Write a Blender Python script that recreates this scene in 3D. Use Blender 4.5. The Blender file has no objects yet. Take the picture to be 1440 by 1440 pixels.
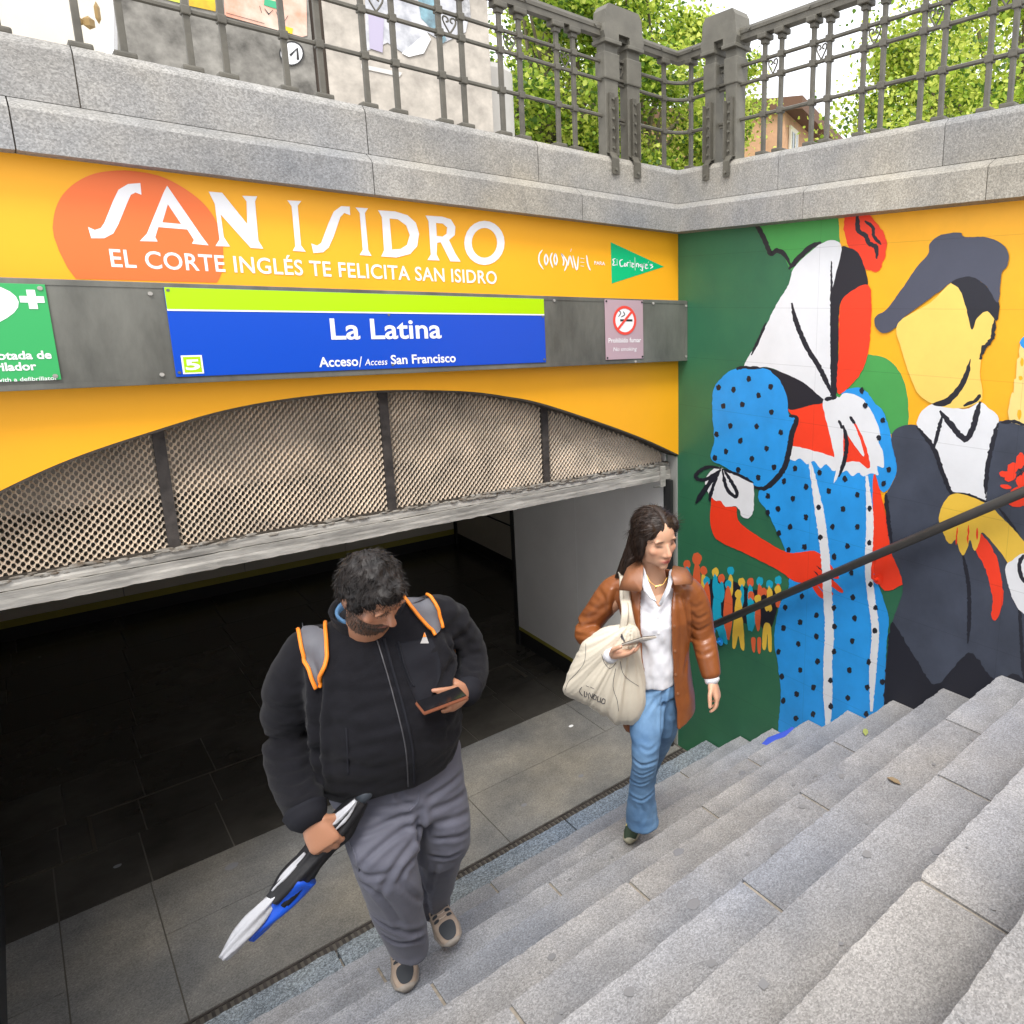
import bpy, bmesh, math, random
import numpy as np
from mathutils import Vector, Matrix, noise
from mathutils.geometry import tessellate_polygon
random.seed(7)
SC = bpy.context.scene
COL = SC.collection
# ------------------------------------------------------------ camera
CP = np.array([-3.3002, -3.7944, 3.3043])
YAW, PIT, ROL, FPX, PX, PY = 0.8049, -0.2010, 0.0165, 999.41, 1041.06, 646.78
_F = np.array([math.sin(YAW)*math.cos(PIT), math.cos(YAW)*math.cos(PIT), math.sin(PIT)])
_R0 = np.array([math.cos(YAW), -math.sin(YAW), 0]); _U0 = np.cross(_R0, _F)
_R = _R0*math.cos(ROL)+_U0*math.sin(ROL); _U = -_R0*math.sin(ROL)+_U0*math.cos(ROL)
cd = bpy.data.cameras.new('camera'); cam = bpy.data.objects.new('camera', cd); COL.objects.link(cam)
M = Matrix(((_R[0], _U[0], -_F[0], CP[0]), (_R[1], _U[1], -_F[1], CP[1]), (_R[2], _U[2], -_F[2], CP[2]), (0, 0, 0, 1)))
cam.matrix_world = M
cd.sensor_fit = 'HORIZONTAL'; cd.sensor_width = 36; cd.lens = FPX/1440*36
cd.shift_x = .5-PX/1440; cd.shift_y = -(.5-PY/1440)
cd.clip_start = .05; cd.clip_end = 2000
SC.camera = cam
# ------------------------------------------------------------ world + sun
SUN_EL, SUN_AZ = math.radians(58), math.radians(215)   # azimuth clockwise from +y
w = bpy.data.worlds.new('World'); SC.world = w; w.use_nodes = True
nt = w.node_tree; nt.nodes.clear()
sky = nt.nodes.new('ShaderNodeTexSky'); sky.sky_type = 'NISHITA'; sky.sun_disc = False
sky.sun_elevation = SUN_EL; sky.sun_rotation = SUN_AZ
sky.air_density = 1.0; sky.dust_density = 6.0; sky.ozone_density = 0.6
bg = nt.nodes.new('ShaderNodeBackground'); bg.inputs['Strength'].default_value = SKY_STR = 0.15
hs = nt.nodes.new('ShaderNodeHueSaturation'); hs.inputs['Saturation'].default_value = .35
wo = nt.nodes.new('ShaderNodeOutputWorld')
tc = nt.nodes.new('ShaderNodeTexCoord'); cn = nt.nodes.new('ShaderNodeTexNoise'); cn.inputs['Scale'].default_value = 2.2; cn.inputs['Detail'].default_value = 6
cr = nt.nodes.new('ShaderNodeMapRange'); cr.inputs[1].default_value = .3; cr.inputs[2].default_value = .6; cr.inputs[3].default_value = .6; cr.inputs[4].default_value = .95
cm = nt.nodes.new('ShaderNodeMix'); cm.data_type = 'RGBA'; cm.inputs[7].default_value = (8.4, 8.5, 8.9, 1)      # thin bright cloud over the clear sky
nt.links.new(tc.outputs['Generated'], cn.inputs[0]); nt.links.new(cn.outputs[0], cr.inputs[0]); nt.links.new(cr.outputs[0], cm.inputs[0])
nt.links.new(sky.outputs[0], hs.inputs['Color']); nt.links.new(hs.outputs[0], cm.inputs[6]); nt.links.new(cm.outputs[2], bg.inputs[0]); nt.links.new(bg.outputs[0], wo.inputs[0])
sd = bpy.data.lights.new('sun', 'SUN'); sd.energy = 1.6; sd.angle = math.radians(18); sd.color = (1, .96, .9)
so = bpy.data.objects.new('sun', sd); COL.objects.link(so)
sdir = Vector((math.sin(SUN_AZ)*math.cos(SUN_EL), math.cos(SUN_AZ)*math.cos(SUN_EL), math.sin(SUN_EL)))
so.rotation_euler = (-sdir).to_track_quat('-Z', 'Y').to_euler(); so.location = (0, 0, 30)
SC.view_settings.view_transform = 'Standard'; SC.view_settings.look = 'None'
SC.view_settings.gamma = 1; SC.view_settings.use_curve_mapping = False
SC.view_settings.exposure = 0.80
SC.cycles.max_bounces = 6; SC.cycles.diffuse_bounces = 4; SC.cycles.transparent_max_bounces = 4
# ------------------------------------------------------------ helpers
ORI = {}
def ray(u, v):
    return _F+(u-PX)/FPX*_R-(v-PY)/FPX*_U
def hit(u, v, ax, val):
    """point where the sight line through photo pixel (u,v) meets the plane axis=val"""
    r = ray(u, v); t = (val-CP[ax])/r[ax]
    return CP+t*r
def setprops(o, label=None, cat=None, group=None, kind=None):
    if label: o['label'] = label
    if cat: o['category'] = cat
    if group: o['group'] = group
    if kind: o['kind'] = kind
def mesh(name, verts, faces, mats, parent=None, origin=None, mi=None, smooth=False, cols=None):
    if origin is None:
        origin = ORI[parent.name] if parent is not None and parent.name in ORI else (0, 0, 0)
    origin = np.array(origin, float)
    v = np.asarray(verts, float).reshape(-1, 3)-origin
    me = bpy.data.meshes.new(name)
    me.from_pydata(v.tolist(), [], [tuple(int(i) for i in f) for f in faces])
    if not isinstance(mats, (list, tuple)): mats = [mats]
    for m in mats: me.materials.append(m)
    if mi is not None: me.polygons.foreach_set('material_index', np.asarray(mi, dtype=np.int32))
    if smooth: me.polygons.foreach_set('use_smooth', [True]*len(me.polygons))
    if cols is not None:
        ca = me.color_attributes.new('Col', 'FLOAT_COLOR', 'POINT')
        c4 = np.ones((len(v), 4)); c4[:, :3] = cols
        ca.data.foreach_set('color', c4.ravel())
    me.update()
    o = bpy.data.objects.new(name, me); COL.objects.link(o)
    if parent is not None:
        o.parent = parent; o.location = Vector(origin)-Vector(ORI[parent.name])
    else: o.location = Vector(origin)
    ORI[o.name] = tuple(origin)
    return o
def empty(name, origin, label=None, cat=None, group=None, kind=None):
    o = bpy.data.objects.new(name, None); COL.objects.link(o); o.location = origin; o.empty_display_size = .1
    ORI[o.name] = tuple(float(x) for x in origin)
    setprops(o, label, cat, group, kind); return o
class MB:
    """collects primitives into one mesh"""
    def __init__(s): s.v = []; s.f = []; s.mi = []
    def add(s, verts, faces, m=0):
        n = len(s.v); s.v.extend([tuple(map(float, p)) for p in verts]); s.f.extend([tuple(n+i for i in f) for f in faces]); s.mi.extend([m]*len(faces)); return s
    def box(s, a, b, m=0, bev=0):
        x0, y0, z0 = (min(a[i], b[i]) for i in range(3)); x1, y1, z1 = (max(a[i], b[i]) for i in range(3))
        if bev <= 0:
            return s.add([(x0,y0,z0),(x1,y0,z0),(x1,y1,z0),(x0,y1,z0),(x0,y0,z1),(x1,y0,z1),(x1,y1,z1),(x0,y1,z1)],
                  [(0,3,2,1),(4,5,6,7),(0,1,5,4),(1,2,6,5),(2,3,7,6),(3,0,4,7)], m)
        bm = bmesh.new(); bmesh.ops.create_cube(bm, size=1)
        for q in bm.verts: q.co = Vector(((x0+x1)/2+q.co.x*(x1-x0), (y0+y1)/2+q.co.y*(y1-y0), (z0+z1)/2+q.co.z*(z1-z0)))
        bmesh.ops.bevel(bm, geom=bm.edges[:], offset=bev, segments=2, affect='EDGES', profile=.6)
        bm.verts.index_update()
        s.add([q.co[:] for q in bm.verts], [[q.index for q in f.verts] for f in bm.faces], m); bm.free(); return s
    def tube(s, pts, r, n=8, m=0, caps=True, flat=1.0, up=None):
        pts = [Vector(p) for p in pts]; rs = r if isinstance(r, (list, tuple)) else [r]*len(pts)
        base = len(s.v); ref = Vector(up) if up else None
        for i, p in enumerate(pts):
            d = (pts[min(i+1, len(pts)-1)]-pts[max(i-1, 0)]).normalized()
            if ref is None:
                ref = Vector((0, 0, 1)) if abs(d.z) < .9 else Vector((1, 0, 0))
            a = d.cross(ref)
            if a.length < 1e-5: a = d.orthogonal()
            a.normalize(); b = a.cross(d); 
            if not up: ref = b
            for k in range(n):
                t = 2*math.pi*(k+.5)/n
                s.v.append(tuple(p+a*(rs[i]*math.cos(t))+b*(rs[i]*flat*math.sin(t))))
        for i in range(len(pts)-1):
            for k in range(n):
                a0 = base+i*n+k; a1 = base+i*n+(k+1) % n
                s.f.append((a0, a1, a1+n, a0+n)); s.mi.append(m)
        if caps:
            s.f.append(tuple(base+k for k in range(n))[::-1]); s.mi.append(m)
            s.f.append(tuple(base+(len(pts)-1)*n+k for k in range(n))); s.mi.append(m)
        return s
    def loft(s, rings, n=16, m=0, caps=True):
        """rings: (centre, half-axis a, half-axis b[, exponent])"""
        base = len(s.v)
        for R in rings:
            c, a, b = (Vector(x) for x in R[:3]); e = R[3] if len(R) > 3 else 1.0
            for k in range(n):
                t = 2*math.pi*k/n; ct, st = math.cos(t), math.sin(t)
                s.v.append(tuple(c+a*(math.copysign(abs(ct)**e, ct))+b*(math.copysign(abs(st)**e, st))))
        L = len(rings)
        for i in range(L-1):
            for k in range(n):
                a0 = base+i*n+k; a1 = base+i*n+(k+1) % n
                s.f.append((a0, a1, a1+n, a0+n)); s.mi.append(m)
        if caps:
            for i, rev in ((0, True), (L-1, False)):
                c = len(s.v); s.v.append(tuple(Vector(rings[i][0])))
                for k in range(n):
                    t = (base+i*n+k, base+i*n+(k+1) % n, c)
                    s.f.append(t[::-1] if rev else t); s.mi.append(m)
        return s
    def ell(s, c, ax, n=14, k=9, m=0):
        """ellipsoid; ax = three half-axis vectors or radii"""
        if not hasattr(ax[0], '__len__'): ax = [(ax[0],0,0),(0,ax[1],0),(0,0,ax[2])]
        A, B, C = (Vector(x) for x in ax); c = Vector(c); rings = []
        for i in range(1, k):
            p = math.pi*i/k; rings.append((c-C*math.cos(p), A*math.sin(p), B*math.sin(p)))
        base = len(s.v); s.loft(rings, n, m, caps=False)
        for i, q, rev in ((0, c-C, True), (k-2, c+C, False)):
            j = len(s.v); s.v.append(tuple(q))
            for t in range(n):
                f = (base+i*n+t, base+i*n+(t+1) % n, j); s.f.append(f[::-1] if rev else f); s.mi.append(m)
        return s
    def build(s, name, mats, parent=None, origin=None, smooth=False, **kw):
        o = mesh(name, s.v, s.f, mats, parent, origin, s.mi, smooth)
        setprops(o, **kw); return o
def tess(loops3, plane):
    """triangulate polygon loops (first outer, rest holes) given as 2D lists"""
    L = [[Vector((p[0], p[1], 0)) for p in lp] for lp in loops3]
    tris = tessellate_polygon(L); flat = [p for lp in loops3 for p in lp]
    return flat, tris
# ------------------------------------------------------------ materials
MATS = {}
def mat(name, col, rough=.6, metal=0, bump=0, bscale=200, bdist=.002, var=0, vscale=3, spec=.5, col2=None, sheen=0, vcol=False, detail=4, stretch=None, rnd=0, trans=0, emit=0, coat=0, seams=0):
    m = bpy.data.materials.new(name); m.use_nodes = True; t = m.node_tree; n = t.nodes; l = t.links
    b = n['Principled BSDF']; b.inputs['Base Color'].default_value = (*col, 1); b.inputs['Roughness'].default_value = rough
    b.inputs['Metallic'].default_value = metal; b.inputs['Specular IOR Level'].default_value = spec
    if sheen: b.inputs['Sheen Weight'].default_value = sheen; b.inputs['Sheen Roughness'].default_value = .5
    if coat: b.inputs['Coat Weight'].default_value = coat
    geo = n.new('ShaderNodeNewGeometry'); pos = geo.outputs['Position']
    if stretch:
        mp = n.new('ShaderNodeMapping'); mp.inputs['Scale'].default_value = stretch; l.new(pos, mp.inputs[0]); pos = mp.outputs[0]
    c = None
    if vcol:
        a = n.new('ShaderNodeVertexColor'); a.layer_name = 'Col'; c = a.outputs[0]
    if var or col2:
        nz = n.new('ShaderNodeTexNoise'); nz.inputs['Scale'].default_value = vscale; nz.inputs['Detail'].default_value = detail+3; nz.inputs['Roughness'].default_value = .62; l.new(pos, nz.inputs['Vector'])
        mr = n.new('ShaderNodeMapRange'); mr.inputs[1].default_value = .32; mr.inputs[2].default_value = .68; l.new(nz.outputs[0], mr.inputs[0])
        mx = n.new('ShaderNodeMix'); mx.data_type = 'RGBA'; l.new(mr.outputs[0], mx.inputs[0])
        if c is None: mx.inputs[6].default_value = (*[x*(1-var) for x in col], 1); mx.inputs[7].default_value = (*(col2 or [min(1, x*(1+var)) for x in col]), 1)
        else:
            mx.blend_type = 'MULTIPLY'; mx.inputs[0].default_value = 1; l.new(c, mx.inputs[6])
            for q in list(mx.inputs[0].links): l.remove(q)
            m2 = n.new('ShaderNodeMapRange'); m2.inputs[3].default_value = 1-var; m2.inputs[4].default_value = 1+var; l.new(mr.outputs[0], m2.inputs[0]); l.new(m2.outputs[0], mx.inputs[7])
        c = mx.outputs[2]
    if rnd:
        oi = n.new('ShaderNodeObjectInfo'); m3 = n.new('ShaderNodeMapRange'); m3.inputs[3].default_value = 1-rnd; m3.inputs[4].default_value = 1+rnd; l.new(oi.outputs['Random'], m3.inputs[0])
        mx3 = n.new('ShaderNodeMix'); mx3.data_type = 'RGBA'; mx3.blend_type = 'MULTIPLY'; mx3.inputs[0].default_value = 1
        if c is None: mx3.inputs[6].default_value = (*col, 1)
        else: l.new(c, mx3.inputs[6])
        l.new(m3.outputs[0], mx3.inputs[7]); c = mx3.outputs[2]
    if seams:          # faint board joints of the wall under the paint
        sp = n.new('ShaderNodeSeparateXYZ'); l.new(geo.outputs['Position'], sp.inputs[0]); res = None
        for out_, per, w_ in (('Z', .335, .0035), ('Y', 1.22, .003)):
            q = n.new('ShaderNodeMath'); q.operation = 'PINGPONG'; q.inputs[1].default_value = per/2; l.new(sp.outputs[out_], q.inputs[0])
            g = n.new('ShaderNodeMath'); g.operation = 'GREATER_THAN'; g.inputs[1].default_value = w_/2; l.new(q.outputs[0], g.inputs[0])
            r_ = n.new('ShaderNodeMapRange'); r_.inputs[3].default_value = .80; r_.inputs[4].default_value = 1; l.new(g.outputs[0], r_.inputs[0])
            if res is None: res = r_.outputs[0]
            else: mm = n.new('ShaderNodeMath'); mm.operation = 'MULTIPLY'; l.new(res, mm.inputs[0]); l.new(r_.outputs[0], mm.inputs[1]); res = mm.outputs[0]
        vs = n.new('ShaderNodeVectorMath'); vs.operation = 'SCALE'; l.new(c, vs.inputs[0]); l.new(res, vs.inputs['Scale']); c = vs.outputs[0]
    if c is not None: l.new(c, b.inputs['Base Color'])
    if bump:
        nb = n.new('ShaderNodeTexNoise'); nb.inputs['Scale'].default_value = bscale; nb.inputs['Detail'].default_value = detail; l.new(pos, nb.inputs['Vector'])
        bp = n.new('ShaderNodeBump'); bp.inputs['Strength'].default_value = bump; bp.inputs['Distance'].default_value = bdist; l.new(nb.outputs[0], bp.inputs['Height']); l.new(bp.outputs[0], b.inputs['Normal'])
    if trans:
        tr = n.new('ShaderNodeBsdfTranslucent'); ms = n.new('ShaderNodeMixShader'); ms.inputs[0].default_value = trans
        if c is not None: l.new(c, tr.inputs[0])
        else: tr.inputs[0].default_value = (*col, 1)
        out = n['Material Output']; l.new(b.outputs[0], ms.inputs[1]); l.new(tr.outputs[0], ms.inputs[2]); l.new(ms.outputs[0], out.inputs[0])
    m.diffuse_color = (*col, 1); MATS[name] = m
    return m
def granite(name, base, speck=.35, warm=0, rnd=.07, rough=.75, stain=.25, grain=1.0, shade_wear=0):
    """salt-and-pepper granite: three grain sizes, slow stains"""
    m = bpy.data.materials.new(name); m.use_nodes = True; t = m.node_tree; n = t.nodes; l = t.links; b = n['Principled BSDF']
    geo = n.new('ShaderNodeNewGeometry'); pos = geo.outputs['Position']
    def nz(sc, det=2):
        q = n.new('ShaderNodeTexNoise'); q.inputs['Scale'].default_value = sc; q.inputs['Detail'].default_value = det; l.new(pos, q.inputs['Vector']); return q.outputs[0]
    def rng(x, a, bb, c, d):
        q = n.new('ShaderNodeMapRange'); q.inputs[1].default_value = a; q.inputs[2].default_value = bb; q.inputs[3].default_value = c; q.inputs[4].default_value = d; l.new(x, q.inputs[0]); return q.outputs[0]
    def mul(x, y, op='MULTIPLY'):
        q = n.new('ShaderNodeMath'); q.operation = op; l.new(x, q.inputs[0]); l.new(y, q.inputs[1]); return q.outputs[0]
    v = n.new('ShaderNodeTexVoronoi'); v.inputs['Scale'].default_value = 210*grain; l.new(pos, v.inputs['Vector'])
    sep = n.new('ShaderNodeSeparateColor'); l.new(v.outputs['Color'], sep.inputs[0])
    g1 = rng(sep.outputs[0], 0, 1, 1-speck, 1+speck)
    g2 = rng(nz(90*grain, 3), .35, .65, 1-speck*.55, 1+speck*.55)
    g3 = rng(nz(2.2, 6), .3, .7, 1-stain, 1+stain*.6)
    g4 = rng(nz(11, 5), .3, .7, 1-stain*.35, 1+stain*.35)
    f = mul(mul(g1, g2), mul(g3, g4))
    oi = n.new('ShaderNodeObjectInfo'); f = mul(f, rng(oi.outputs['Random'], 0, 1, 1-rnd, 1+rnd))
    if shade_wear:         # shade and grime painted in: lighter worn nosings, darker towards the back of each tread, broken up by noise
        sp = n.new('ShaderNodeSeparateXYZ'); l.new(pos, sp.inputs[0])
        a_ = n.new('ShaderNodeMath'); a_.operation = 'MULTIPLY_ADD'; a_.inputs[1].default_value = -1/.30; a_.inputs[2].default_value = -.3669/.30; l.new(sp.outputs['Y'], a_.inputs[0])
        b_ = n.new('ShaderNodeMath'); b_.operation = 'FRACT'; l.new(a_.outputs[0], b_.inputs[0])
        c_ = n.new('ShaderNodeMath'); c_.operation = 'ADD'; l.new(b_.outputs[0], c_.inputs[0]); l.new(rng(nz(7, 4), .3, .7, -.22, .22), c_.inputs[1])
        f = mul(f, rng(c_.outputs[0], .0, .75, 1+shade_wear*.45, 1-shade_wear))
    # warm/cool drift
    mx = n.new('ShaderNodeMix'); mx.data_type = 'RGBA'
    mx.inputs[6].default_value = (base[0]*.95, base[1]*.99, base[2]*1.07, 1); mx.inputs[7].default_value = (base[0]*(1.06+warm), base[1]*(1.0+warm*.4), base[2]*(.90-warm), 1)
    l.new(rng(nz(1.1, 4), .35, .65, 0, 1), mx.inputs[0])
    vm = n.new('ShaderNodeVectorMath'); vm.operation = 'SCALE'; l.new(mx.outputs[2], vm.inputs[0]); l.new(f, vm.inputs['Scale'])
    l.new(vm.outputs[0], b.inputs['Base Color']); b.inputs['Roughness'].default_value = rough; b.inputs['Specular IOR Level'].default_value = .35
    bp = n.new('ShaderNodeBump'); bp.inputs['Strength'].default_value = .5; bp.inputs['Distance'].default_value = .0012; l.new(f, bp.inputs['Height']); l.new(bp.outputs[0], b.inputs['Normal'])
    MATS[name] = m; return m
G_STEP = granite('granite_step', (.268, .272, .282), .28, shade_wear=.24, rnd=.10, grain=1.5, stain=.22, warm=-.02)
G_COP = granite('granite_coping', (.275, .272, .262), .26, warm=.03, stain=.22)
G_FLOOR = granite('granite_landing', (.19, .185, .172), .22, rnd=.04, stain=.3)
G_BLUE = granite('granite_blue_strip', (.20, .235, .27), .5, rnd=.04)
M_MORTAR = mat('mortar_sand', (.27, .235, .19), .9, bump=.4, bscale=300, var=.3, vscale=30)
M_TILE = mat('dark_polished_tile', (.05, .046, .04), .26, var=.35, vscale=2.5, rnd=.2)
M_GROUT = mat('tile_grout', (.10, .09, .075), .9)
M_YEL = mat('yellow_vinyl', (.94, .43, .010), .5, bump=.15, bscale=45, bdist=.0015, var=.03, vscale=2)
M_CONC = mat('concrete', (.30, .28, .25), .9, bump=.6, bscale=40, var=.3, vscale=4)
M_STEEL = mat('weathered_steel', (.155, .155, .135), .55, metal=.35, var=.35, vscale=5, bump=.2, bscale=60, stretch=(1, 1, .35))
M_WHITE = mat('white_print', (.86, .86, .87), .45)
M_IRON = mat('grey_painted_iron', (.098, .090, .070), .55, var=.22, vscale=14, bump=.3, bscale=130)
M_IRONC = mat('grey_painted_cast_iron', (.13, .122, .098), .6, var=.2, vscale=9, bump=.35, bscale=90)
M_DARK = mat('black_frame', (.02, .02, .02), .6)
M_RUST = mat('rusty_mullion', (.045, .038, .034), .75, var=.5, vscale=18, bump=.4, bscale=80)
M_WOODG = mat('flaking_grey_paint', (.34, .325, .295), .75, var=.45, vscale=14, bump=.7, bscale=50, bdist=.004, stretch=(.25, 1, 1.6))
# ---- setting: street slab with the stairwell opening -----------------
ZS = 3.886; RISE = .1943; GO = .30; SX = -3.9; ZC = 4.215
def street():
    X = [-600, SX-.28, .28, 600]; Y = [-600, -6.2, .28, 600]
    v = [(x, y, ZS) for y in Y for x in X]; f = []
    for j in range(3):
        for i in range(3):
            if i == 1 and j == 1: continue
            a = j*4+i; f.append((a, a+1, a+5, a+4))
    return mesh('street_ground', v, f, mat('paving', (.26, .25, .235), .85, var=.15, vscale=1.2, bump=.3, bscale=60))
st = street(); setprops(st, kind='structure')
# ---- staircase -------------------------------------------------------
stair = empty('staircase', (SX/2, -.33, 0), kind='structure')
def step_block(k, x0, x1):
    yn = -.3669-GO*(k-1)+(.045 if k == 1 else 0); yb = -.3669-GO*k-.03; z = k*RISE; z0 = z-RISE-.02
    n = max(6, int((x1-x0)/.015)); mb = MB(); rs = random.Random(k*100+int(x0*50))
    for i in range(n+1):
        x = x0+(x1-x0)*i/n; j = noise.noise(Vector((x*14, k*7.3, 0)))*.006+noise.noise(Vector((x*48, k*3.3, 5)))*.0045
        c = max(0, noise.noise(Vector((x*4.2, k*5.1, 9)))-.42)*.05
        e = 0
        if i in (0, n): e = rs.random()*.006
        dz = noise.noise(Vector((x*3, k, 2)))*.003; r = .0035+abs(noise.noise(Vector((x*20, k, 3))))*.005+c*.6
        prof = [(yb, z0), (yb, z+dz*.4), (yb+.12, z-.0015+dz), (yn-r-.02+j, z-.001+dz), (yn-r*.45+j-e, z-r*.22), (yn-r*.1+j-e*1.4, z-r*.62), (yn+j-e, z-r-.004), (yn-.012+j*.3, z-.05), (yn-.02, z0)]
        mb.v.extend([(x, p[0], p[1]) for p in prof])
    P = 9
    for i in range(n):
        for q in range(P-1):
            a = i*P+q; mb.f.append((a, a+P, a+P+1, a+1)); mb.mi.append(0)
    mb.f.append(tuple(range(P))); mb.mi.append(0); mb.f.append(tuple(n*P+q for q in range(P))[::-1]); mb.mi.append(0)
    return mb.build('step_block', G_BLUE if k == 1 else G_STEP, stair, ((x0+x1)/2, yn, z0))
for k in range(1, 21):
    js = [-1.22, -2.53, -3.84] if k % 2 else [-.578, -1.885, -3.195]
    xs = [-.004]+js+[SX+.002]
    for a, b in zip(xs[:-1], xs[1:]):
        if a-b < .1: continue
        g = .0055
        step_block(k, b+g, a-g)
mb = MB()
for k in range(1, 21):          # bedding and sand joints just under the blocks
    yn = -.3669-GO*(k-1); mb.box((SX+.01, yn-.01, (k-1)*RISE-.05), (-.01, yn-GO-.1, k*RISE-.007 if k > 1 else RISE-.02))
mb.build('joint_mortar', M_MORTAR, stair)
# ---- landing ---------------------------------------------------------
fl = empty('landing_floor', (SX/2, .6, 0), kind='structure')
def slab(x0, x1, y0, y1, m, z=0, name='slab', g=.003, t=.04, b=.0015):
    return MB().box((x0+g, y0+g, z-t), (x1-g, y1-g, z), bev=b).build(name, m, fl, ((x0+x1)/2, (y0+y1)/2, z-t))
xj = [-4.6, -3.48, -3.09, -1.45, -.62, .02]
slab(-4.3, -3.48, .56, 1.135, G_FLOOR); slab(-4.3, -3.48, -.045, .56, G_FLOOR)
slab(-3.48, -3.09, -.045, 1.135, G_FLOOR)
slab(-3.09, -1.45, .62, 1.135, G_FLOOR); slab(-3.09, -1.45, -.045, .62, G_FLOOR)
slab(-1.45, -.02, -.045, .55, G_FLOOR); slab(-1.45, -.3, .55, 1.135, G_FLOOR); slab(-.3, -.02, .55, 1.135, G_FLOOR)
rows = [1.135, 1.70, 2.12, 2.68, 3.24, 3.8, 4.4, 5.0, 5.6, 6.2]
for j in range(len(rows)-1):
    x = -4.6+(.0 if j % 2 else .3)
    cuts = [-4.9]
    while cuts[-1] < 1.3: cuts.append(cuts[-1]+(.40 if j < 3 else .8))
    off = (-.0 if j == 0 else .04*j)
    for a, b in zip(cuts[:-1], cuts[1:]): 
        slab(a+off+.22, b+off+.22, rows[j], rows[j+1], M_TILE, name='floor_tile', g=.004)
MB().box((-5, -.3, -.10), (2, 6.5, -.006)).build('floor_bedding', M_GROUT, fl)
# thin metal doormat frame set in the tiles near the mouth
mf = MB(); mf.box((-3.72, 1.67, .0), (-3.30, 1.69, .004)); mf.box((-3.30, 1.67, .0), (-3.28, 2.1, .004)); mf.box((-3.30, 2.1, .0), (-1.5, 2.115, .004))
mf.build('floor_trim', mat('dull_brass_trim', (.09, .078, .06), .5, metal=.3), fl)
mf = MB(); mf.box((-.80, 2.10, .0), (-.30, 2.13, .004)); mf.box((-.32, 1.78, .0), (-.29, 2.10, .004)); mf.build('floor_trim', MATS['dull_brass_trim'], fl)
# drain grate
gr = empty('drain_grate', (SX/2, -.09, 0), 'long narrow dark iron drain grate between landing and stairs', 'grate')
g0, g1 = -.130, -.052
mb = MB(); mb.box((SX, g1-.010, -.02), (-.01, g1, .002)); mb.box((SX, g0, -.02), (-.01, g0+.010, .002)); mb.box((SX, g0, -.06), (-.01, g1, -.05))
mb.build('grate_frame', M_RUST, gr)
mb = MB(); x = SX+.02
while x < -.03:
    mb.box((x, g0+.012, -.015), (x+.014, g1-.012, 0)); x += .03
mb.build('grate_bar', M_RUST, gr, kind='stuff')
MB().box((SX, -.36, -.04), (-.01, g0-.002, -.001)).build('slab', G_FLOOR, fl)
# ============================================================ entrance wall
def catmull(pts, n=8, closed=False):
    P = [np.array(p, float) for p in pts]; out = []; L = len(P)
    for i in range(L if closed else L-1):
        p0, p1, p2, p3 = (P[(i-1) % L], P[i], P[(i+1) % L], P[(i+2) % L]) if closed else (P[max(i-1, 0)], P[i], P[i+1], P[min(i+2, L-1)])
        for k in range(n):
            t = k/n; out.append(.5*((2*p1)+(-p0+p2)*t+(2*p0-5*p1+4*p2-p3)*t*t+(-p0+3*p1-3*p2+p3)*t**3))
    if not closed: out.append(P[-1])
    return out
ARCH = catmull([(-3.9, 2.26), (-3.75, 2.375), (-3.58, 2.49), (-3.364, 2.613), (-3.156, 2.708), (-2.902, 2.789), (-2.628, 2.860), (-2.318, 2.897), (-1.973, 2.903), (-1.561, 2.872), (-1.30, 2.825), (-1.063, 2.763), (-.63, 2.60), (-.30, 2.462), (-.018, 2.325), (-.001, 2.316)], 6)
ew = empty('entrance_wall', (SX/2, 0, 0), 'wall over the underground station mouth, orange yellow sheet cut to a low arch', 'wall')
def archpanel(z1, y, m, name, thick):
    mb = MB(); n = len(ARCH)
    for x, z in ARCH: mb.v += [(x, y, z), (x, y, z1), (x, y+thick, z), (x, y+thick, z1)]
    for i in range(n-1):
        a = i*4; b = a+4
        mb.f += [(a, b, b+1, a+1), (a+2, a+3, b+3, b+2), (a, a+2, b+2, b), (a+1, b+1, b+3, a+3)]; mb.mi += [0]*4
    mb.f += [(0, 1, 3, 2), (n*4-4, n*4-2, n*4-1, n*4-3)]; mb.mi += [0]*2
    return mb.build(name, m, ew)
archpanel(2.992, -.004, M_YEL, 'arch_panel', .006)
archpanel(3.80, .006, M_CONC, 'arch_wall', .30)
MB().box((SX, -.004, 3.388), (-.001, .003, 3.835)).build('banner_panel', M_YEL, ew)
MB().box((SX, .32, 2.45), (0, .60, 3.86)).build('wall_core', M_CONC, ew)
M_ARED = mat('dark_arch_edge', (.05, .04, .03), .8, var=.4, vscale=20)
mb = MB()                                  # dirty steel edging under the arch
for (x0, z0), (x1, z1) in zip(ARCH[:-1], ARCH[1:]):
    mb.add([(x0, -.003, z0), (x1, -.003, z1), (x1, .125, z1-.004), (x0, .125, z0-.004), (x0, -.003, z0-.011), (x1, -.003, z1-.011), (x1, .125, z1-.018), (x0, .125, z0-.018)], [(0, 4, 5, 1), (4, 7, 6, 5), (7, 3, 2, 6), (0, 1, 2, 3)])
mb.build('arch_edge', M_ARED, ew)
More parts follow.
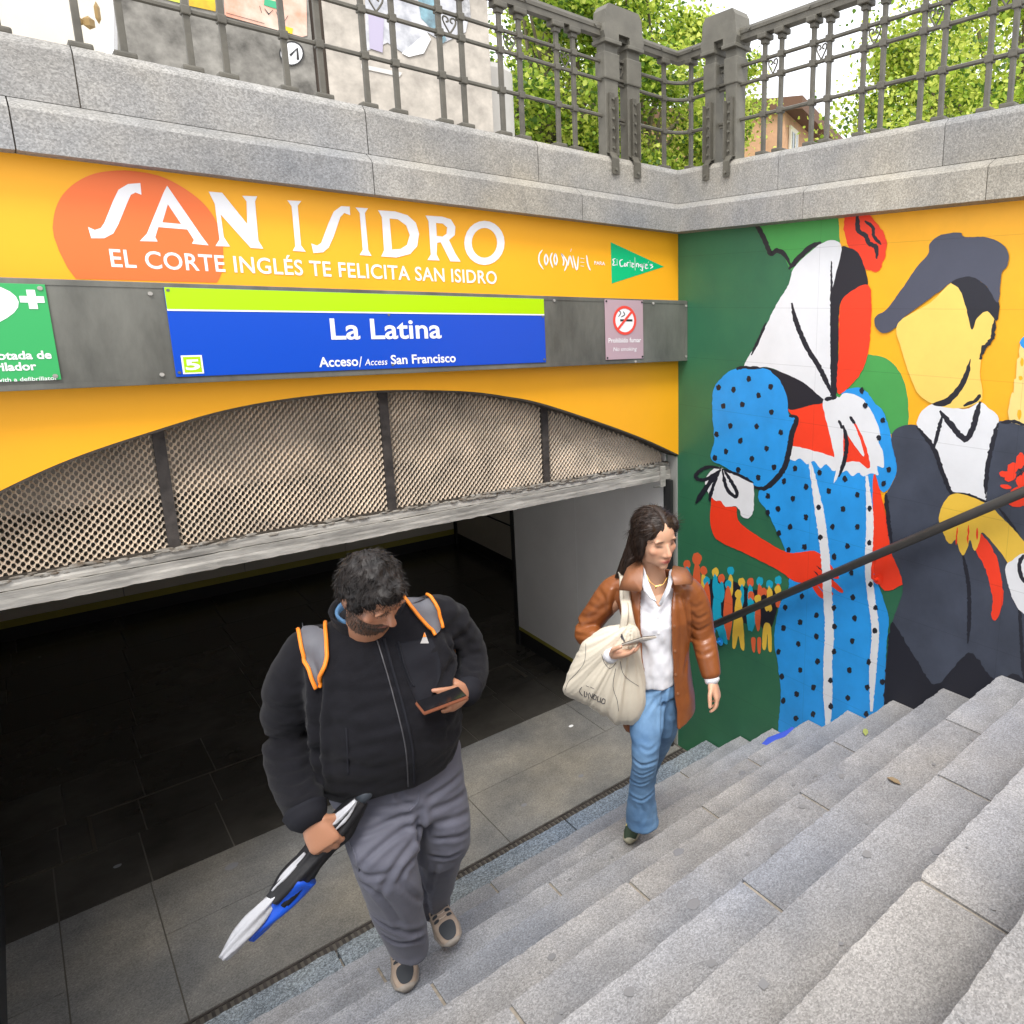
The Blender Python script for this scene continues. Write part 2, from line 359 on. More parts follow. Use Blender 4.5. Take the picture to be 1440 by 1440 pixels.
# printed artwork on the banner ------------------------------------------------
def jit(pts, amp, fr=.02, seed=0):
    out = []
    for i, p in enumerate(pts):
        q = pts[(i+1) % len(pts)]; d = np.array(q)-np.array(p)
        nrm = np.array([-d[1], d[0]]); L = np.linalg.norm(nrm)
        if L > 0: nrm = nrm/L
        a = amp*(noise.noise(Vector((p[0]*fr, p[1]*fr, seed)))+.7*noise.noise(Vector((p[0]*fr*5, p[1]*fr*5, seed+9))))
        out.append(tuple(np.array(p)+nrm*a))
    return out
def flatpoly(loops, to3, name, m, parent, mb=None, mi=0):
    flat, tris = tess(loops, None)
    v = [to3(*p) for p in flat]; own = mb is None; mb = mb or MB()
    fs = []
    for t in tris:
        a, b, c = (np.array(v[i]) for i in t)
        nrm = np.cross(b-a, c-a); fs.append(tuple(t) if nrm@(CP-a) > 0 else tuple(t[::-1]))
    mb.add(v, fs, mi)
    return mb.build(name, m, parent) if own else mb
def c1(y=0): return lambda a, b: hit(a/3, b/3, 1, y)
def c2(y=0): return lambda a, b: hit(400+a/2.571, b/2.571, 1, y)
M_ORAN = mat('orange_disc_print', (.87, .17, .035), .42)
disc = [(222, 960), (232, 890), (262, 825), (320, 770), (400, 732), (500, 719), (590, 725), (680, 745), (770, 790), (850, 850), (905, 920), (935, 1000), (942, 1080), (935, 1150), (915, 1192)]
disc = catmull(disc, 4)
bl = c1(0)
zb = 3.392
left = [(320, 1176), (285, 1130), (250, 1060), (228, 1000)]
flatpoly([[tuple(p) for p in disc]+left], c1(-.0055), 'orange_disc', M_ORAN, ew)
Smb = MB(); Y1 = -.0065
def glyph(f, *loops, sm=False):
    flatpoly([[tuple(p) for p in (catmull(l, 3, True) if sm else l)] for l in loops], f(Y1), None, None, None, Smb, 0)
glyph(c1, [(540, 776), (592, 772), (597, 822), (572, 812), (552, 822), (537, 855), (500, 945), (478, 985), (440, 1005), (385, 1005), (371, 957), (400, 970), (425, 962), (440, 940), (478, 845), (500, 800)])
glyph(c1, [(705, 783), (850, 995), (880, 1035), (810, 1028), (818, 1012), (790, 968), (668, 958), (655, 1000), (665, 1019), (590, 1017), (620, 985), (690, 812)], [(708, 862), (764, 945), (685, 938)])
glyph(c1, [(880, 808), (937, 813), (1043, 945), (1040, 850), (1022, 826), (1085, 828), (1076, 850), (1090, 1015), (1111, 1049), (1058, 1046), (931, 905), (944, 1000), (970, 1040), (909, 1038), (926, 1010), (906, 860)])
glyph(c1, [(1212, 845), (1271, 848), (1256, 868), (1270, 1035), (1290, 1062), (1235, 1058), (1246, 1038), (1230, 870)])
glyph(c2, [(205, 745), (236, 747), (238, 778), (216, 770), (202, 785), (178, 855), (160, 895), (140, 912), (105, 915), (97, 880), (118, 888), (133, 878), (160, 805), (178, 765)])
glyph(c2, [(257, 750), (302, 753), (291, 770), (303, 905), (315, 925), (272, 922), (283, 903), (272, 770)])
glyph(c2, [(338, 760), (400, 764), (445, 778), (475, 805), (487, 845), (480, 890), (455, 918), (405, 931), (350, 927), (360, 905), (352, 785)], [(380, 790), (410, 793), (440, 815), (453, 850), (443, 885), (420, 900), (389, 902)])
glyph(c2, [(510, 779), (570, 783), (602, 793), (618, 820), (616, 850), (595, 868), (617, 915), (637, 946), (600, 945), (565, 876), (552, 878), (550, 920), (561, 942), (517, 940), (529, 920), (521, 800)], [(548, 806), (572, 808), (588, 822), (586, 845), (572, 855), (551, 853)])
glyph(c2, [(723+73*math.cos(t*.2618), 878+80*math.sin(t*.2618)) for t in range(24)], [(723+46*math.cos(t*.2618), 878+54*math.sin(t*.2618)) for t in range(24)])
# handwritten artist name
def stroke(pts, wd, f, mb, mi=0, amp=0, seed=0, n=6, taper=True, sm=True):
    P = catmull(pts, n) if sm and len(pts) > 2 else [np.array(p, float) for p in pts]
    Lp = []; Rp = []; N = len(P)
    for i, p in enumerate(P):
        d = P[min(i+1, N-1)]-P[max(i-1, 0)]; d = d/(np.linalg.norm(d)+1e-9); nn = np.array([-d[1], d[0]])
        ww = wd/2*(min(1, .35+4*min(i, N-1-i)/N) if taper else 1)
        a = amp*noise.noise(Vector((i*.9, seed, 0))); b = amp*noise.noise(Vector((i*.9, seed, 7)))
        Lp.append(p+nn*(ww+a)); Rp.append(p-nn*(ww+b))
    v = [f(*q) for q in Lp]+[f(*q) for q in Rp]; fs = []
    for i in range(N-1):
        a = np.array(v[i]); nrm = np.cross(np.array(v[i+1])-a, np.array(v[N+i])-a); q = (i, i+1, N+i+1, N+i)
        fs.append(q if nrm@(CP-a) > 0 else q[::-1])
    mb.add(v, fs, mi)
cz = lambda a, b: hit(740+a/6.545, 320+b/6.545, 1, Y1)
for pts in ([(150, 205), (120, 250), (120, 320), (158, 385)], [(182, 240), (168, 290), (180, 350)], [(182, 240), (200, 300), (180, 350)], [(240, 230), (222, 290), (245, 372)], [(268, 235), (256, 290), (270, 352)], [(268, 235), (285, 300), (270, 352)],
            [(322, 235), (345, 300), (340, 352)], [(322, 235), (375, 320), (352, 400)], [(385, 352), (402, 262), (432, 375)], [(408, 222), (416, 195)], [(430, 258), (465, 390), (480, 265)], [(500, 282), (535, 288)], [(500, 318), (535, 322)], [(500, 352), (532, 357)], [(555, 255), (568, 340), (590, 395)]):
    stroke(pts, 13, cz, Smb)
flatpoly([[(778, 135), (1268, 360), (787, 515)]], lambda a, b: hit(740+a/6.545, 320+b/6.545, 1, -.0055), 'green_triangle', mat('green_print', (.0, .50, .19), .45), ew)
for pts in ([(822, 285), (798, 295), (808, 318), (797, 345), (835, 342)], [(835, 290), (838, 350)], [(890, 292), (862, 310), (870, 355), (900, 350)], [(905, 325), (922, 345), (905, 355), (905, 325)], [(930, 360), (930, 325), (948, 322)], [(955, 300), (958, 362)], [(945, 322), (970, 322)], [(972, 345), (990, 335), (975, 330), (975, 362), (995, 360)],
            [(1000, 275), (1003, 395)], [(1015, 365), (1015, 335), (1032, 335), (1035, 370)], [(1062, 335), (1045, 345), (1060, 362), (1065, 335), (1070, 395), (1050, 385)], [(1080, 370), (1085, 325)], [(1095, 355), (1115, 345), (1100, 340), (1100, 375), (1125, 372)], [(1120, 325), (1130, 312)], [(1165, 340), (1140, 342), (1165, 360), (1140, 378)]):
    stroke(pts, 10, cz, Smb)
def text(s, x0, x1, zbase, y, m, parent, H=None, name='lettering', mb=None, mi=0, bold=.012, shear=0, plane='y', track=1.0):
    cu = bpy.data.curves.new('t', 'FONT'); cu.body = s; cu.offset = bold; cu.shear = shear; cu.resolution_u = 4; cu.space_character = track
    o = bpy.data.objects.new('t', cu); COL.objects.link(o)
    dg = bpy.context.evaluated_depsgraph_get(); me = o.evaluated_get(dg).to_mesh()
    P = np.array([q.co[:] for q in me.vertices]); F = [tuple(f.vertices) for f in me.polygons]
    o.evaluated_get(dg).to_mesh_clear(); bpy.data.objects.remove(o); bpy.data.curves.remove(cu)
    sx = (x1-x0)/(P[:, 0].max()-P[:, 0].min()); sz = sx if H is None else H/.73
    v = [(x0+(p[0]-P[:, 0].min())*sx, y, zbase+p[1]*sz) for p in P]
    fs = []
    for f in F:
        a, b, c = (np.array(v[i]) for i in f[:3]); fs.append(f if np.cross(b-a, c-a)[1] < 0 else f[::-1])
    own = mb is None; mb = mb or MB(); mb.add(v, fs, mi)
    return mb.build(name, m, parent) if own else None
pa, pb = hit(157, 378, 1, 0), hit(698, 397, 1, 0); pc = hit(162, 357, 1, 0); pd = hit(690, 385, 1, 0)
text('EL CORTE INGLÉS TE FELICITA SAN ISIDRO', pa[0], pb[0], (pa[2]+pb[2])/2, Y1, None, None, H=.070, mb=Smb, bold=.014, track=1.05)
pa, pb = hit(835, 372, 1, 0), hit(850, 372, 1, 0)
text('PARA', pa[0], pb[0], pa[2], Y1, None, None, H=.022, mb=Smb)
Smb.build('banner_lettering', M_WHITE, ew)
# steel beam with the signs ------------------------------------------------------
bm_ = MB(); bm_.box((SX, -.098, 2.99), (-.003, .004, 3.394), bev=.004); bm_.box((SX, -.101, 2.992), (-.003, -.0985, 3.012)); bm_.box((SX, -.101, 3.372), (-.003, -.0985, 3.391)); bm_.box((-.03, -.102, 3.012), (-.003, -.0985, 3.372))
beam = bm_.build('sign_beam', M_STEEL, None, (SX/2, -.05, 2.99), label='dark weathered steel beam across the entrance wall carrying the signs', cat='beam')
for x, z in ((-.016, 3.36), (-.016, 3.02), (-.30, 3.37), (-.45, 3.0), (-2.85, 3.35), (-2.85, 3.03), (-1.03, 3.37)):
    MB().tube([(x, -.098, z), (x, -.105, z)], .008, 8).build('bolt', M_WOODG, beam)
YB = -.100
def sgn(name, u0v0, u1v1, m, label, cat='sign'):
    a = hit(*u0v0, 1, YB-.006); b = hit(*u1v1, 1, YB-.006)
    o = empty(name, ((a[0]+b[0])/2, YB, min(a[2], b[2])), label, cat)
    MB().box((a[0], YB-.006, a[2]), (b[0], YB-.0016, b[2]), bev=.0012).build('sign_plate', m, o)
    return o, a, b
M_BLUE = mat('blue_enamel', (.0, .066, .52), .3, spec=.5); M_LIME = mat('lime_enamel', (.40, .68, .0), .3); M_GREEN = mat('green_enamel', (.045, .40, .12), .3); M_MAUVE = mat('mauve_plastic', (.47, .33, .37), .35); M_RED = mat('red_print', (.80, .07, .05), .4)
s1, A, B = sgn('station_sign', (230, 403.5), (768, 509.5), M_BLUE, 'long blue station name sign with lime green stripe reading La Latina')
x0, x1, zt, zb_ = A[0], B[0], A[2], min(hit(242, 531, 1, YB)[2], B[2]); YS = YB-.0066
MB().box((x0+.001, YS-.0012, zt-.086), (x1-.001, YS, zt-.0005)).build('lime_stripe', M_LIME, s1)
MB().box((x0+.001, YS-.0012, zt-.093), (x1-.001, YS, zt-.0865)).build('white_line', M_WHITE, s1)
def px(u, v): return hit(u, v, 1, YS)
def tx(s, ua, ub, v, H, parent, **k):
    a = px(ua, v[0]); b = px(ub, v[1]); return text(s, a[0], b[0], (a[2]+b[2])/2, YS-.001, M_WHITE, parent, H=H, **k)
a = px(466, 477); b = px(621, 474)
tx('La Latina', 466, 621, (477.5, 474.5), .098, s1, bold=.018)
tx('Acceso', 449, 504, (516, 514), .046, s1, bold=.02); tx('/', 505, 510, (516, 516), .052, s1, bold=.0); tx('Access', 513, 545, (514, 512.5), .032, s1, bold=.004, shear=.2); tx('San Francisco', 550, 641, (512, 509), .046, s1, bold=.02)
a = px(254, 500); b = px(287, 525)
MB().box((a[0], YS-.0012, b[2]), (b[0], YS, a[2])).build('line_number_ground', M_WHITE, s1)
MB().box((a[0]+.006, YS-.0022, b[2]+.006), (b[0]-.006, YS-.0014, a[2]-.006)).build('line_number_square', M_LIME, s1)
c = (a[0]+b[0])/2; text('5', c-.024, c+.024, b[2]+.018, YS-.003, M_WHITE, s1, H=a[2]-b[2]-.034, bold=.03)
for x in (x0+.012, (x0+x1)/2, x1-.012):
    for z in (zt-.099 if x != x0+.012 else zt-.012, zb_+.02): MB().tube([(x, YS, z), (x, YS-.003, z)], .006, 8).build('screw', M_STEEL, s1)
s2, A, B = sgn('no_smoking_sign', (850.5, 421), (905, 504), M_MAUVE, 'small mauve no smoking sign at the right end of the beam')
x0, x1, zt, zb_ = A[0], B[0], A[2], B[2]; cx = (x0+x1)/2; cz_ = zt-.125; W = x1-x0
def disc_(cx, cz, r, y, m, name, par, r2=0):
    o = [(cx+r*math.cos(i*.19635), cz+r*math.sin(i*.19635)) for i in range(32)]
    L = [o]+([[(cx+r2*math.cos(i*.19635), cz+r2*math.sin(i*.19635)) for i in range(32)]] if r2 else [])
    return flatpoly(L, lambda p, q: (p, y, q), name, m, par)
disc_(cx, cz_, .085, YS-.0002, M_WHITE, 'white_disc', s2); disc_(cx, cz_, .090, YS-.002, M_RED, 'red_ring', s2, .073)
mb = MB(); mb.box((cx-.035, YS-.0012, cz_-.006), (cx+.06, YS-.0004, cz_+.007)); stroke([(cx-.05, cz_+.02), (cx-.03, cz_+.045), (cx-.045, cz_+.06)], .006, lambda p, q: (p, YS-.001, q), mb); stroke([(cx-.03, cz_+.02), (cx+.0, cz_+.035), (cx-.012, cz_+.055)], .006, lambda p, q: (p, YS-.001, q), mb)
mb.build('cigarette', M_DARK, s2)
mb = MB(); stroke([(cx-.055, cz_-.055), (cx+.055, cz_+.055)], .016, lambda p, q: (p, YS-.0022, q), mb, taper=False, sm=False); mb.build('red_bar', M_RED, s2)
text('Prohibido fumar', x0+.02, x1-.02, zb_+.105, YS-.001, M_WHITE, s2, H=.030, bold=.015); text('No smoking', x0+.055, x1-.055, zb_+.052, YS-.001, M_WHITE, s2, H=.026, bold=.0, shear=.15)
for x in (x0+.01, x1-.01):
    for z in (zt-.01, zb_+.012): MB().tube([(x, YS, z), (x, YS-.003, z)], .006, 8).build('screw', M_DARK, s2)
s3, A, B = sgn('defibrillator_sign', (-70, 392), (62.5, 401), M_GREEN, 'green defibrillator sign with white heart and cross at the left end of the beam')
for ch in list(s3.children): bpy.data.objects.remove(ch)
b = hit(88, 535, 1, YB); tr = hit(63, 400, 1, YB); x1 = tr[0]; x0 = x1-.50; zt = tr[2]; zb_ = b[2]+.004
MB().box((x0, YB-.006, zb_), (x1, YB-.0016, zt), bev=.0012).build('sign_plate', M_GREEN, s3)
a = px(30, 402); mb = MB()
cxx, czz = (px(29.5, 421)[0]+px(60.5, 421)[0])/2, px(45, 421)[2]
mb.box((cxx-.032, YS-.001, czz-.0115), (cxx+.032, YS, czz+.0115)); mb.box((cxx-.0115, YS-.0014, czz-.034), (cxx+.0115, YS-.0002, czz+.034)); mb.build('cross', M_WHITE, s3)
hx, hz = px(31, 440)[0]-.178, px(31, 437)[2]
heart = [(hx+.0107*16*math.sin(t)**3*1.02, hz+.0108*(13*math.cos(t)-5*math.cos(2*t)-2*math.cos(3*t)-math.cos(4*t))*.72+.0) for t in [i*2*math.pi/48 for i in range(48)]]
flatpoly([heart], lambda p, q: (p, YS-.0006, q), 'heart', M_WHITE, s3)
e = px(73, 504); text('Estación dotada de', e[0]-.305, e[0], e[2], YS-.001, M_WHITE, s3, H=.030, bold=.028)
e = px(52, 520); text('desfibrilador', e[0]-.195, e[0], e[2], YS-.001, M_WHITE, s3, H=.030, bold=.028)
e = px(81.5, 534); text('Station equipped with a defibrillator', e[0]-.31, e[0], e[2], YS-.001, M_WHITE, s3, H=.015, bold=.008)
for x in (x0+.015, x1-.015):
    for z in (zt-.014, zb_+.014): MB().tube([(x, YS, z), (x, YS-.003, z)], .008, 8).build('screw', M_WOODG, s3)
# ============================================================ grille + lintel
grl = empty('arch_grille', (SX/2, .12, 2.2), 'beige expanded metal grille filling the arch over the entrance', 'grille')
M_MESH = mat('beige_expanded_metal', (.80, .69, .56), .5, var=.22, vscale=6, metal=.1, spec=.5)
MUL = [-3.78, -2.868, -1.938, -1.0015, -.06]
def archz(x): return float(np.interp(x, [p[0] for p in ARCH], [p[1] for p in ARCH]))
PXM, PZM = .0265, .0325        # mesh pitch (across, down)
for i in range(4):
    xa, xb = MUL[i], MUL[i+1]; mb = MB(); V = []; Fc = []
    nr = int((2.92-2.24)/(PZM/2))
    for r in range(nr):
        z0 = 2.245+r*PZM/2; off = (r % 2)*PXM/2; x = xa-PXM+off; s = 1
        # each strand zigzags between its bonds; face tilted so the top catches the sky
        prev = None; k = 0
        while x < xb+.03:
            up = (k % 2 == 0)
            zc = z0+(PZM*.25 if up else -PZM*.25)
            if xa-.002 < x < xb+.002 and zc < archz(x)-.016 and zc > 2.245:
                w1 = .0058; a = (x-.0035, .118+.0065, zc+w1); b_ = (x-.0035, .118-.0065, zc-w1*.75); c_ = (x+.0035, .118+.0065, zc+w1); d_ = (x+.0035, .118-.0065, zc-w1*.75)
                n = len(V); V += [a, b_, d_, c_]; Fc.append((n, n+1, n+2, n+3))
                if prev is not None: Fc.append((prev+3, prev+2, n+1, n))
                prev = n
            else: prev = None
            x += PXM/2; k += 1
    mb.add(V, Fc); mb.build('mesh_panel', M_MESH, grl, kind='stuff')
for x in MUL[1:-1]: MB().box((x-.021, .098, 2.24), (x+.021, .128, archz(x)-.006)).build('mullion', M_RUST, grl)
mb = MB(); mb.box((SX, .10, 2.232), (-.01, .13, 2.252)); mb.build('sill_rail', M_ARED, grl)
lt = empty('lintel', (SX/2, .1, 2.13), 'flaking grey painted double beam under the grille', 'beam')
def rough_beam(y0, z0, y1, z1, name, seed):
    mb = MB(); n = 170
    for i in range(n+1):
        x = SX+(-.012-SX)*i/n; j = lambda a: noise.noise(Vector((x*22, a, seed)))*.004+noise.noise(Vector((x*3, a, seed)))*.004
        mb.v += [(x, y0+j(1)*.6, z0+j(2)), (x, y0+j(3)*.8, (z0+z1)/2-.004), (x, y0+.003+j(5)*.5, (z0+z1)/2+.006), (x, y0+j(3)*.6, z1+j(4)), (x, y1, z1+j(4)), (x, y1, z0)]
    for i in range(n):
        for q in range(6):
            a = i*6+q; b = i*6+(q+1) % 6; mb.f.append((a, b, b+6, a+6)[::-1]); mb.mi.append(0)
    mb.f += [(0, 1, 2, 3, 4, 5), tuple(n*6+q for q in range(6))[::-1]]; mb.mi += [0, 0]
    return mb.build(name, M_WOODG, lt)
rough_beam(.070, 2.128, .20, 2.196, 'lower_beam', 1); rough_beam(.082, 2.2, .20, 2.240, 'upper_beam', 5)
mb = MB(); rs = random.Random(3)
for i in range(420):                        # crust of old paint and mortar along the top edge
    x = rs.uniform(-3.8, -.03) if i < 200 else rs.uniform(-1.5, -.03); s = rs.uniform(.006, .02); mb.ell((x, .084+rs.uniform(-.006, .012), 2.242+rs.uniform(-.010, .012)), (s*rs.uniform(1, 2.2), s*.6, s*.5), 6, 4)
mb.build('paint_crust', mat('rusty_crust', (.27, .19, .12), .9, var=.6, vscale=25, col2=(.34, .33, .30)), lt, kind='stuff')
MB().box((-.115, .05, 2.085), (-.075, .069, 2.235), bev=.002).build('bracket', M_WOODG, lt)
MB().tube([(-.18, .058, 2.094), (-.12, .058, 2.088)], .004, 6).build('latch_pin', M_STEEL, lt)
# ============================================================ interior
M_PAN = mat('pale_wall_panel', (.86, .84, .81), .38, var=.06, vscale=1.5)
M_PANB = mat('beige_wall_panel', (.62, .57, .48), .45, rnd=.05); M_YST = mat('yellow_skirting_strip', (.36, .31, .05), .5)
iw = empty('hall_side_wall', (0, 1.2, 0), 'pale grey panelled side wall just inside the station entrance', 'wall')
ys = [.125, .60, 1.325, 2.41]
for a, b in zip(ys[:-1], ys[1:]): MB().box((-.022, a+.003, .205), (-.002, b-.003, 2.6)).build('wall_panel', M_PAN, iw)
MB().box((-.019, .125, .165), (-.002, 2.41, .202)).build('yellow_strip', M_YST, iw)
MB().box((-.008, .125, -.005), (.0, 2.41, .163)).build('skirting', M_DARK, iw)
for y in ys[1:-1]: MB().box((-.0205, y-.0025, .205), (-.004, y+.0025, 2.6)).build('cover_strip', M_WHITE if y > 1 else M_PAN, iw)
MB().box((.001, .012, -.05), (.30, 2.44, 2.8)).build('wall_core', M_CONC, iw)
MB().box((-.03, 2.412, -.005), (.30, 2.47, 2.6)).build('corner_post', M_DARK, iw)
fa = empty('hall_far_wall', (-2, 6, 0), 'dim beige panelled wall at the back of the station hall', 'wall')
for a in [-4.9, -3.8, -2.7, -1.6, -.5]: MB().box((a+.004, 5.98, .22), (a+1.096 if a < -.6 else .95, 6.0, 2.6)).build('wall_panel', M_PANB, fa)
MB().box((-4.9, 5.985, .14), (.97, 6.0, .215)).build('yellow_strip', M_YST, fa); MB().box((-4.9, 5.99, 0), (.97, 6.0, .138)).build('skirting', M_DARK, fa)
for y0, y1 in ((2.475, 3.6), (3.6, 4.75), (4.75, 5.96)): 
    for z0, z1 in ((.16, .60), (.63, 1.5), (1.53, 2.6)): MB().box((.96, y0+.003, z0), (.98, y1-.003, z1)).build('wall_panel', M_PANB, fa)
MB().box((.93, 5.93, 0), (.99, 5.98, 2.6)).build('corner_post', M_DARK, fa)
MB().box((.955, 2.47, 0), (.979, 5.93, .155)).build('skirting', M_DARK, fa); MB().box((.962, 2.47, .605), (.979, 5.93, .627)).build('cover_strip', M_DARK, fa)
shell = MB(); shell.box((-5.0, 6.001, -.05), (1.1, 6.2, 2.8)); shell.box((.981, 2.47, -.05), (1.2, 6.001, 2.8)); shell.box((-5.1, .32, -.05), (-4.9, 6.2, 2.8)); shell.box((-5.1, .33, 2.44), (1.2, 6.2, 2.6))
shell.build('hall_shell', mat('dark_plaster', (.25, .235, .21), .9), None, (-2, 3, 0), label='unlit plaster shell and ceiling of the station hall', cat='hall')
jb = MB(); jb.box((SX-.1, -.0, -.05), (-3.72, .10, 2.4)); jb.box((-4.6, .10, -.05), (-3.70, .33, 2.45)); jb.box((-4.9, .33, -.05), (-3.685, 1.9, 2.44))
jb.build('left_jamb', mat('dark_jamb', (.045, .05, .055), .5, var=.3, vscale=6, rnd=.1), None, (-3.8, .3, 0), label='dark metal door jamb at the left edge of the entrance', cat='jamb')
sg = empty('shutter_guide', (-.03, .06, 0), 'black vertical shutter guide beside the mural wall', 'guide')
mb = MB(); mb.box((-.055, .015, 0), (-.036, .10, 2.13)); mb.box((-.036, .085, 0), (-.012, .10, 2.13)); mb.build('channel', M_DARK, sg)
MB().box((-.0105, .004, 0), (-.0012, .11, 2.30)).build('edge_plate', mat('pale_edge', (.30, .30, .28), .6), sg)
# ============================================================ coping stones
cp = empty('coping', (0, 0, 3.832), 'grey granite coping in two stepped courses round the stairwell', 'coping')
def coping_block(ax, a, b, course, name='coping_stone', corner=None):
    """ax 'x': runs along x on the entrance side; 'y': runs along y over the mural"""
    if course == 0: prof = [(-.0985, 3.833), (-.0985, 3.974), (-.085, 3.988), (-.030, 4.020), (.30, 4.020), (.30, 3.833)]
    else: prof = [(-.0315, 4.022), (-.0315, 4.203), (-.026, 4.214), (.0, 4.240), (.30, 4.240), (.30, 4.022)]
    n = max(2, int(abs(b-a)/.03)); mb = MB(); P = len(prof); g = .0022
    for i in range(n+1):
        for q, (o, z) in enumerate(prof):
            s = a+(b-a)*i/n
            if corner == 1 and i == n: s = o if True else s      # mitre at the inner corner
            elif i == n: s = b-g*np.sign(b-a)
            if i == 0: s = a+g*np.sign(b-a)
            jt = noise.noise(Vector((s*30, o*9, z*9+(5 if ax == 'y' else 0))))*.0016
            if corner == 1 and i == n: jt = 0
            mb.v.append((s, o+jt, z+jt*.7) if ax == 'x' else (o+jt, s, z+jt*.7))
    for i in range(n):
        for q in range(P):
            A0 = i*P+q; B0 = i*P+(q+1) % P; f = (A0, B0, B0+P, A0+P)
            mb.f.append(f if (ax == 'y') == (b > a) else f[::-1]); mb.mi.append(0)
    mb.f += [tuple(range(P)), tuple(n*P+q for q in range(P))[::-1]]; mb.mi += [0, 0]
    return mb.build(name, G_COP, cp, (a, .1, prof[0][1]) if ax == 'x' else (.1, a, prof[0][1]))
JX = [[-4.45, -3.162, -1.968, -.82, 0], [-4.2, -2.965, -1.957, -1.058, 0]]
JY = [[-4.6, -3.35, -2.228, -1.163, 0], [-4.1, -3.05, -1.963, -.915, 0]]
JY0 = JY
for c in (0, 1):
    for ax, J in (('x', JX[c]), ('y', JY[c])):
        for i in range(len(J)-1): coping_block(ax, J[i], J[i+1], c, corner=1 if J[i+1] == 0 else None)
    coping_block('y', -5.6, JY[c][0], c); coping_block('y', -6.6, -5.6, c)
mb = MB(); mb.box((SX-.3, -.080, 3.84), (-.002, .28, 3.975)); mb.box((-.080, -6.5, 3.84), (.28, -.02, 3.974)); mb.box((SX-.3, -.020, 4.0), (0, .28, 4.205)); mb.box((-.020, -6.5, 4.0), (.28, .02, 4.204))
mb.build('joint_mortar', M_MORTAR, cp)
# ============================================================ mural wall
mw = empty('mural_wall', (0, -3, 0), 'right hand stairwell wall painted with a festive mural of a dancing couple', 'wall')
MB().box((.0, -6.5, -.05), (.28, .008, 3.84)).build('wall_body', M_CONC, mw)
def pm(name, col, b2=None): return mat(name, col, .48, bump=.3, bscale=55, bdist=.0016, var=.045, vscale=5, seams=1)
P_ORA = pm('mural_orange_yellow', (.92, .43, .01)); P_DG = mat('mural_dark_green', (.022, .125, .07), .48, bump=.3, bscale=55, bdist=.0016, var=.12, vscale=1.2, col2=(.035, .165, .075), seams=1)
P_LG = pm('mural_light_green', (.06, .33, .075)); P_BLK = pm('mural_black', (.012, .013, .022)); P_NAVY = mat('mural_slate', (.048, .058, .085), .5, bump=.3, bscale=55, bdist=.0016, var=.25, vscale=3, seams=1)
P_RED = pm('mural_red', (.86, .045, .012)); P_WH = pm('mural_white', (.74, .755, .78)); P_BLU = mat('mural_blue', (.018, .30, .76), .48, bump=.3, bscale=55, bdist=.0016, var=.10, vscale=4, seams=1)
P_SKIN = pm('mural_pale_yellow', (.88, .60, .13)); P_OCH = pm('mural_ochre', (.78, .50, .055)); P_CAP = pm('mural_cap_grey', (.065, .072, .105)); P_CHURCH = pm('mural_cream', (.88, .65, .22)); P_CYAN = pm('mural_cyan', (.01, .38, .56)); P_COR = pm('mural_coral', (.72, .12, .04))
MCOL = [P_ORA, P_DG, P_LG, P_BLK, P_NAVY, P_RED, P_WH, P_BLU, P_SKIN, P_OCH, P_CAP, P_CHURCH, P_CYAN, P_COR]
ORA, DG, LG, BLK, NAVY, RED, WH, BLU, SKN, OCH, CAP, CHU, CYA, COR = range(14)
LAY = [0]
def W6(lay): 
    return lambda a, b: hit(940+a/2.88, 280+b/2.88, 0, -.0012-.00006*lay)
class Paint:
    def __init__(s, name): s.mb = MB(); s.name = name
    def poly(s, pts, c, amp=2.4, sm=True, holes=None, n=5):
        LAY[0] += 1
        P = catmull(pts, n, True) if sm else pts
        if sm and amp:            # refine and roughen the painted edge
            Q = []
            for i, p in enumerate(P):
                q = P[(i+1) % len(P)]; k = max(1, int(np.linalg.norm(np.array(q)-p)/9)); Q += [tuple(np.array(p)+(np.array(q)-p)*t/k) for t in range(k)]
            P = jit(Q, amp, .05, LAY[0])
        flatpoly([[tuple(p) for p in P]], W6(LAY[0]), None, None, None, s.mb, c)
    def line(s, pts, wd, c=BLK, amp=4, sm=True):
        LAY[0] += 1
        P = catmull(pts, 5) if sm else [np.array(p, float) for p in pts]; Q = []
        for a, b in zip(P[:-1], P[1:]):
            k = max(1, int(np.linalg.norm(b-a)/7)); Q += [a+(b-a)*t/k for t in range(k)]
        Q.append(P[-1]); stroke(Q, wd, W6(LAY[0]), s.mb, c, amp, LAY[0]*1.7, sm=False)
    def dot(s, x, y, rx, ry, c, rot=0, L=None, amp=1.5):
        if L is None: LAY[0] += 1; L = LAY[0]
        pts = []
        for i in range(14):
            t = i*2*math.pi/14; a = 1+amp*.08*noise.noise(Vector((x*.1+math.cos(t)*2, y*.1+math.sin(t)*2, 3)))*2
            X, Y = rx*math.cos(t)*a, ry*math.sin(t)*a; pts.append((x+X*math.cos(rot)-Y*math.sin(rot), y+X*math.sin(rot)+Y*math.cos(rot)))
        flatpoly([pts], W6(L), None, None, None, s.mb, c)
    def done(s): return s.mb.build(s.name, MCOL, mw)
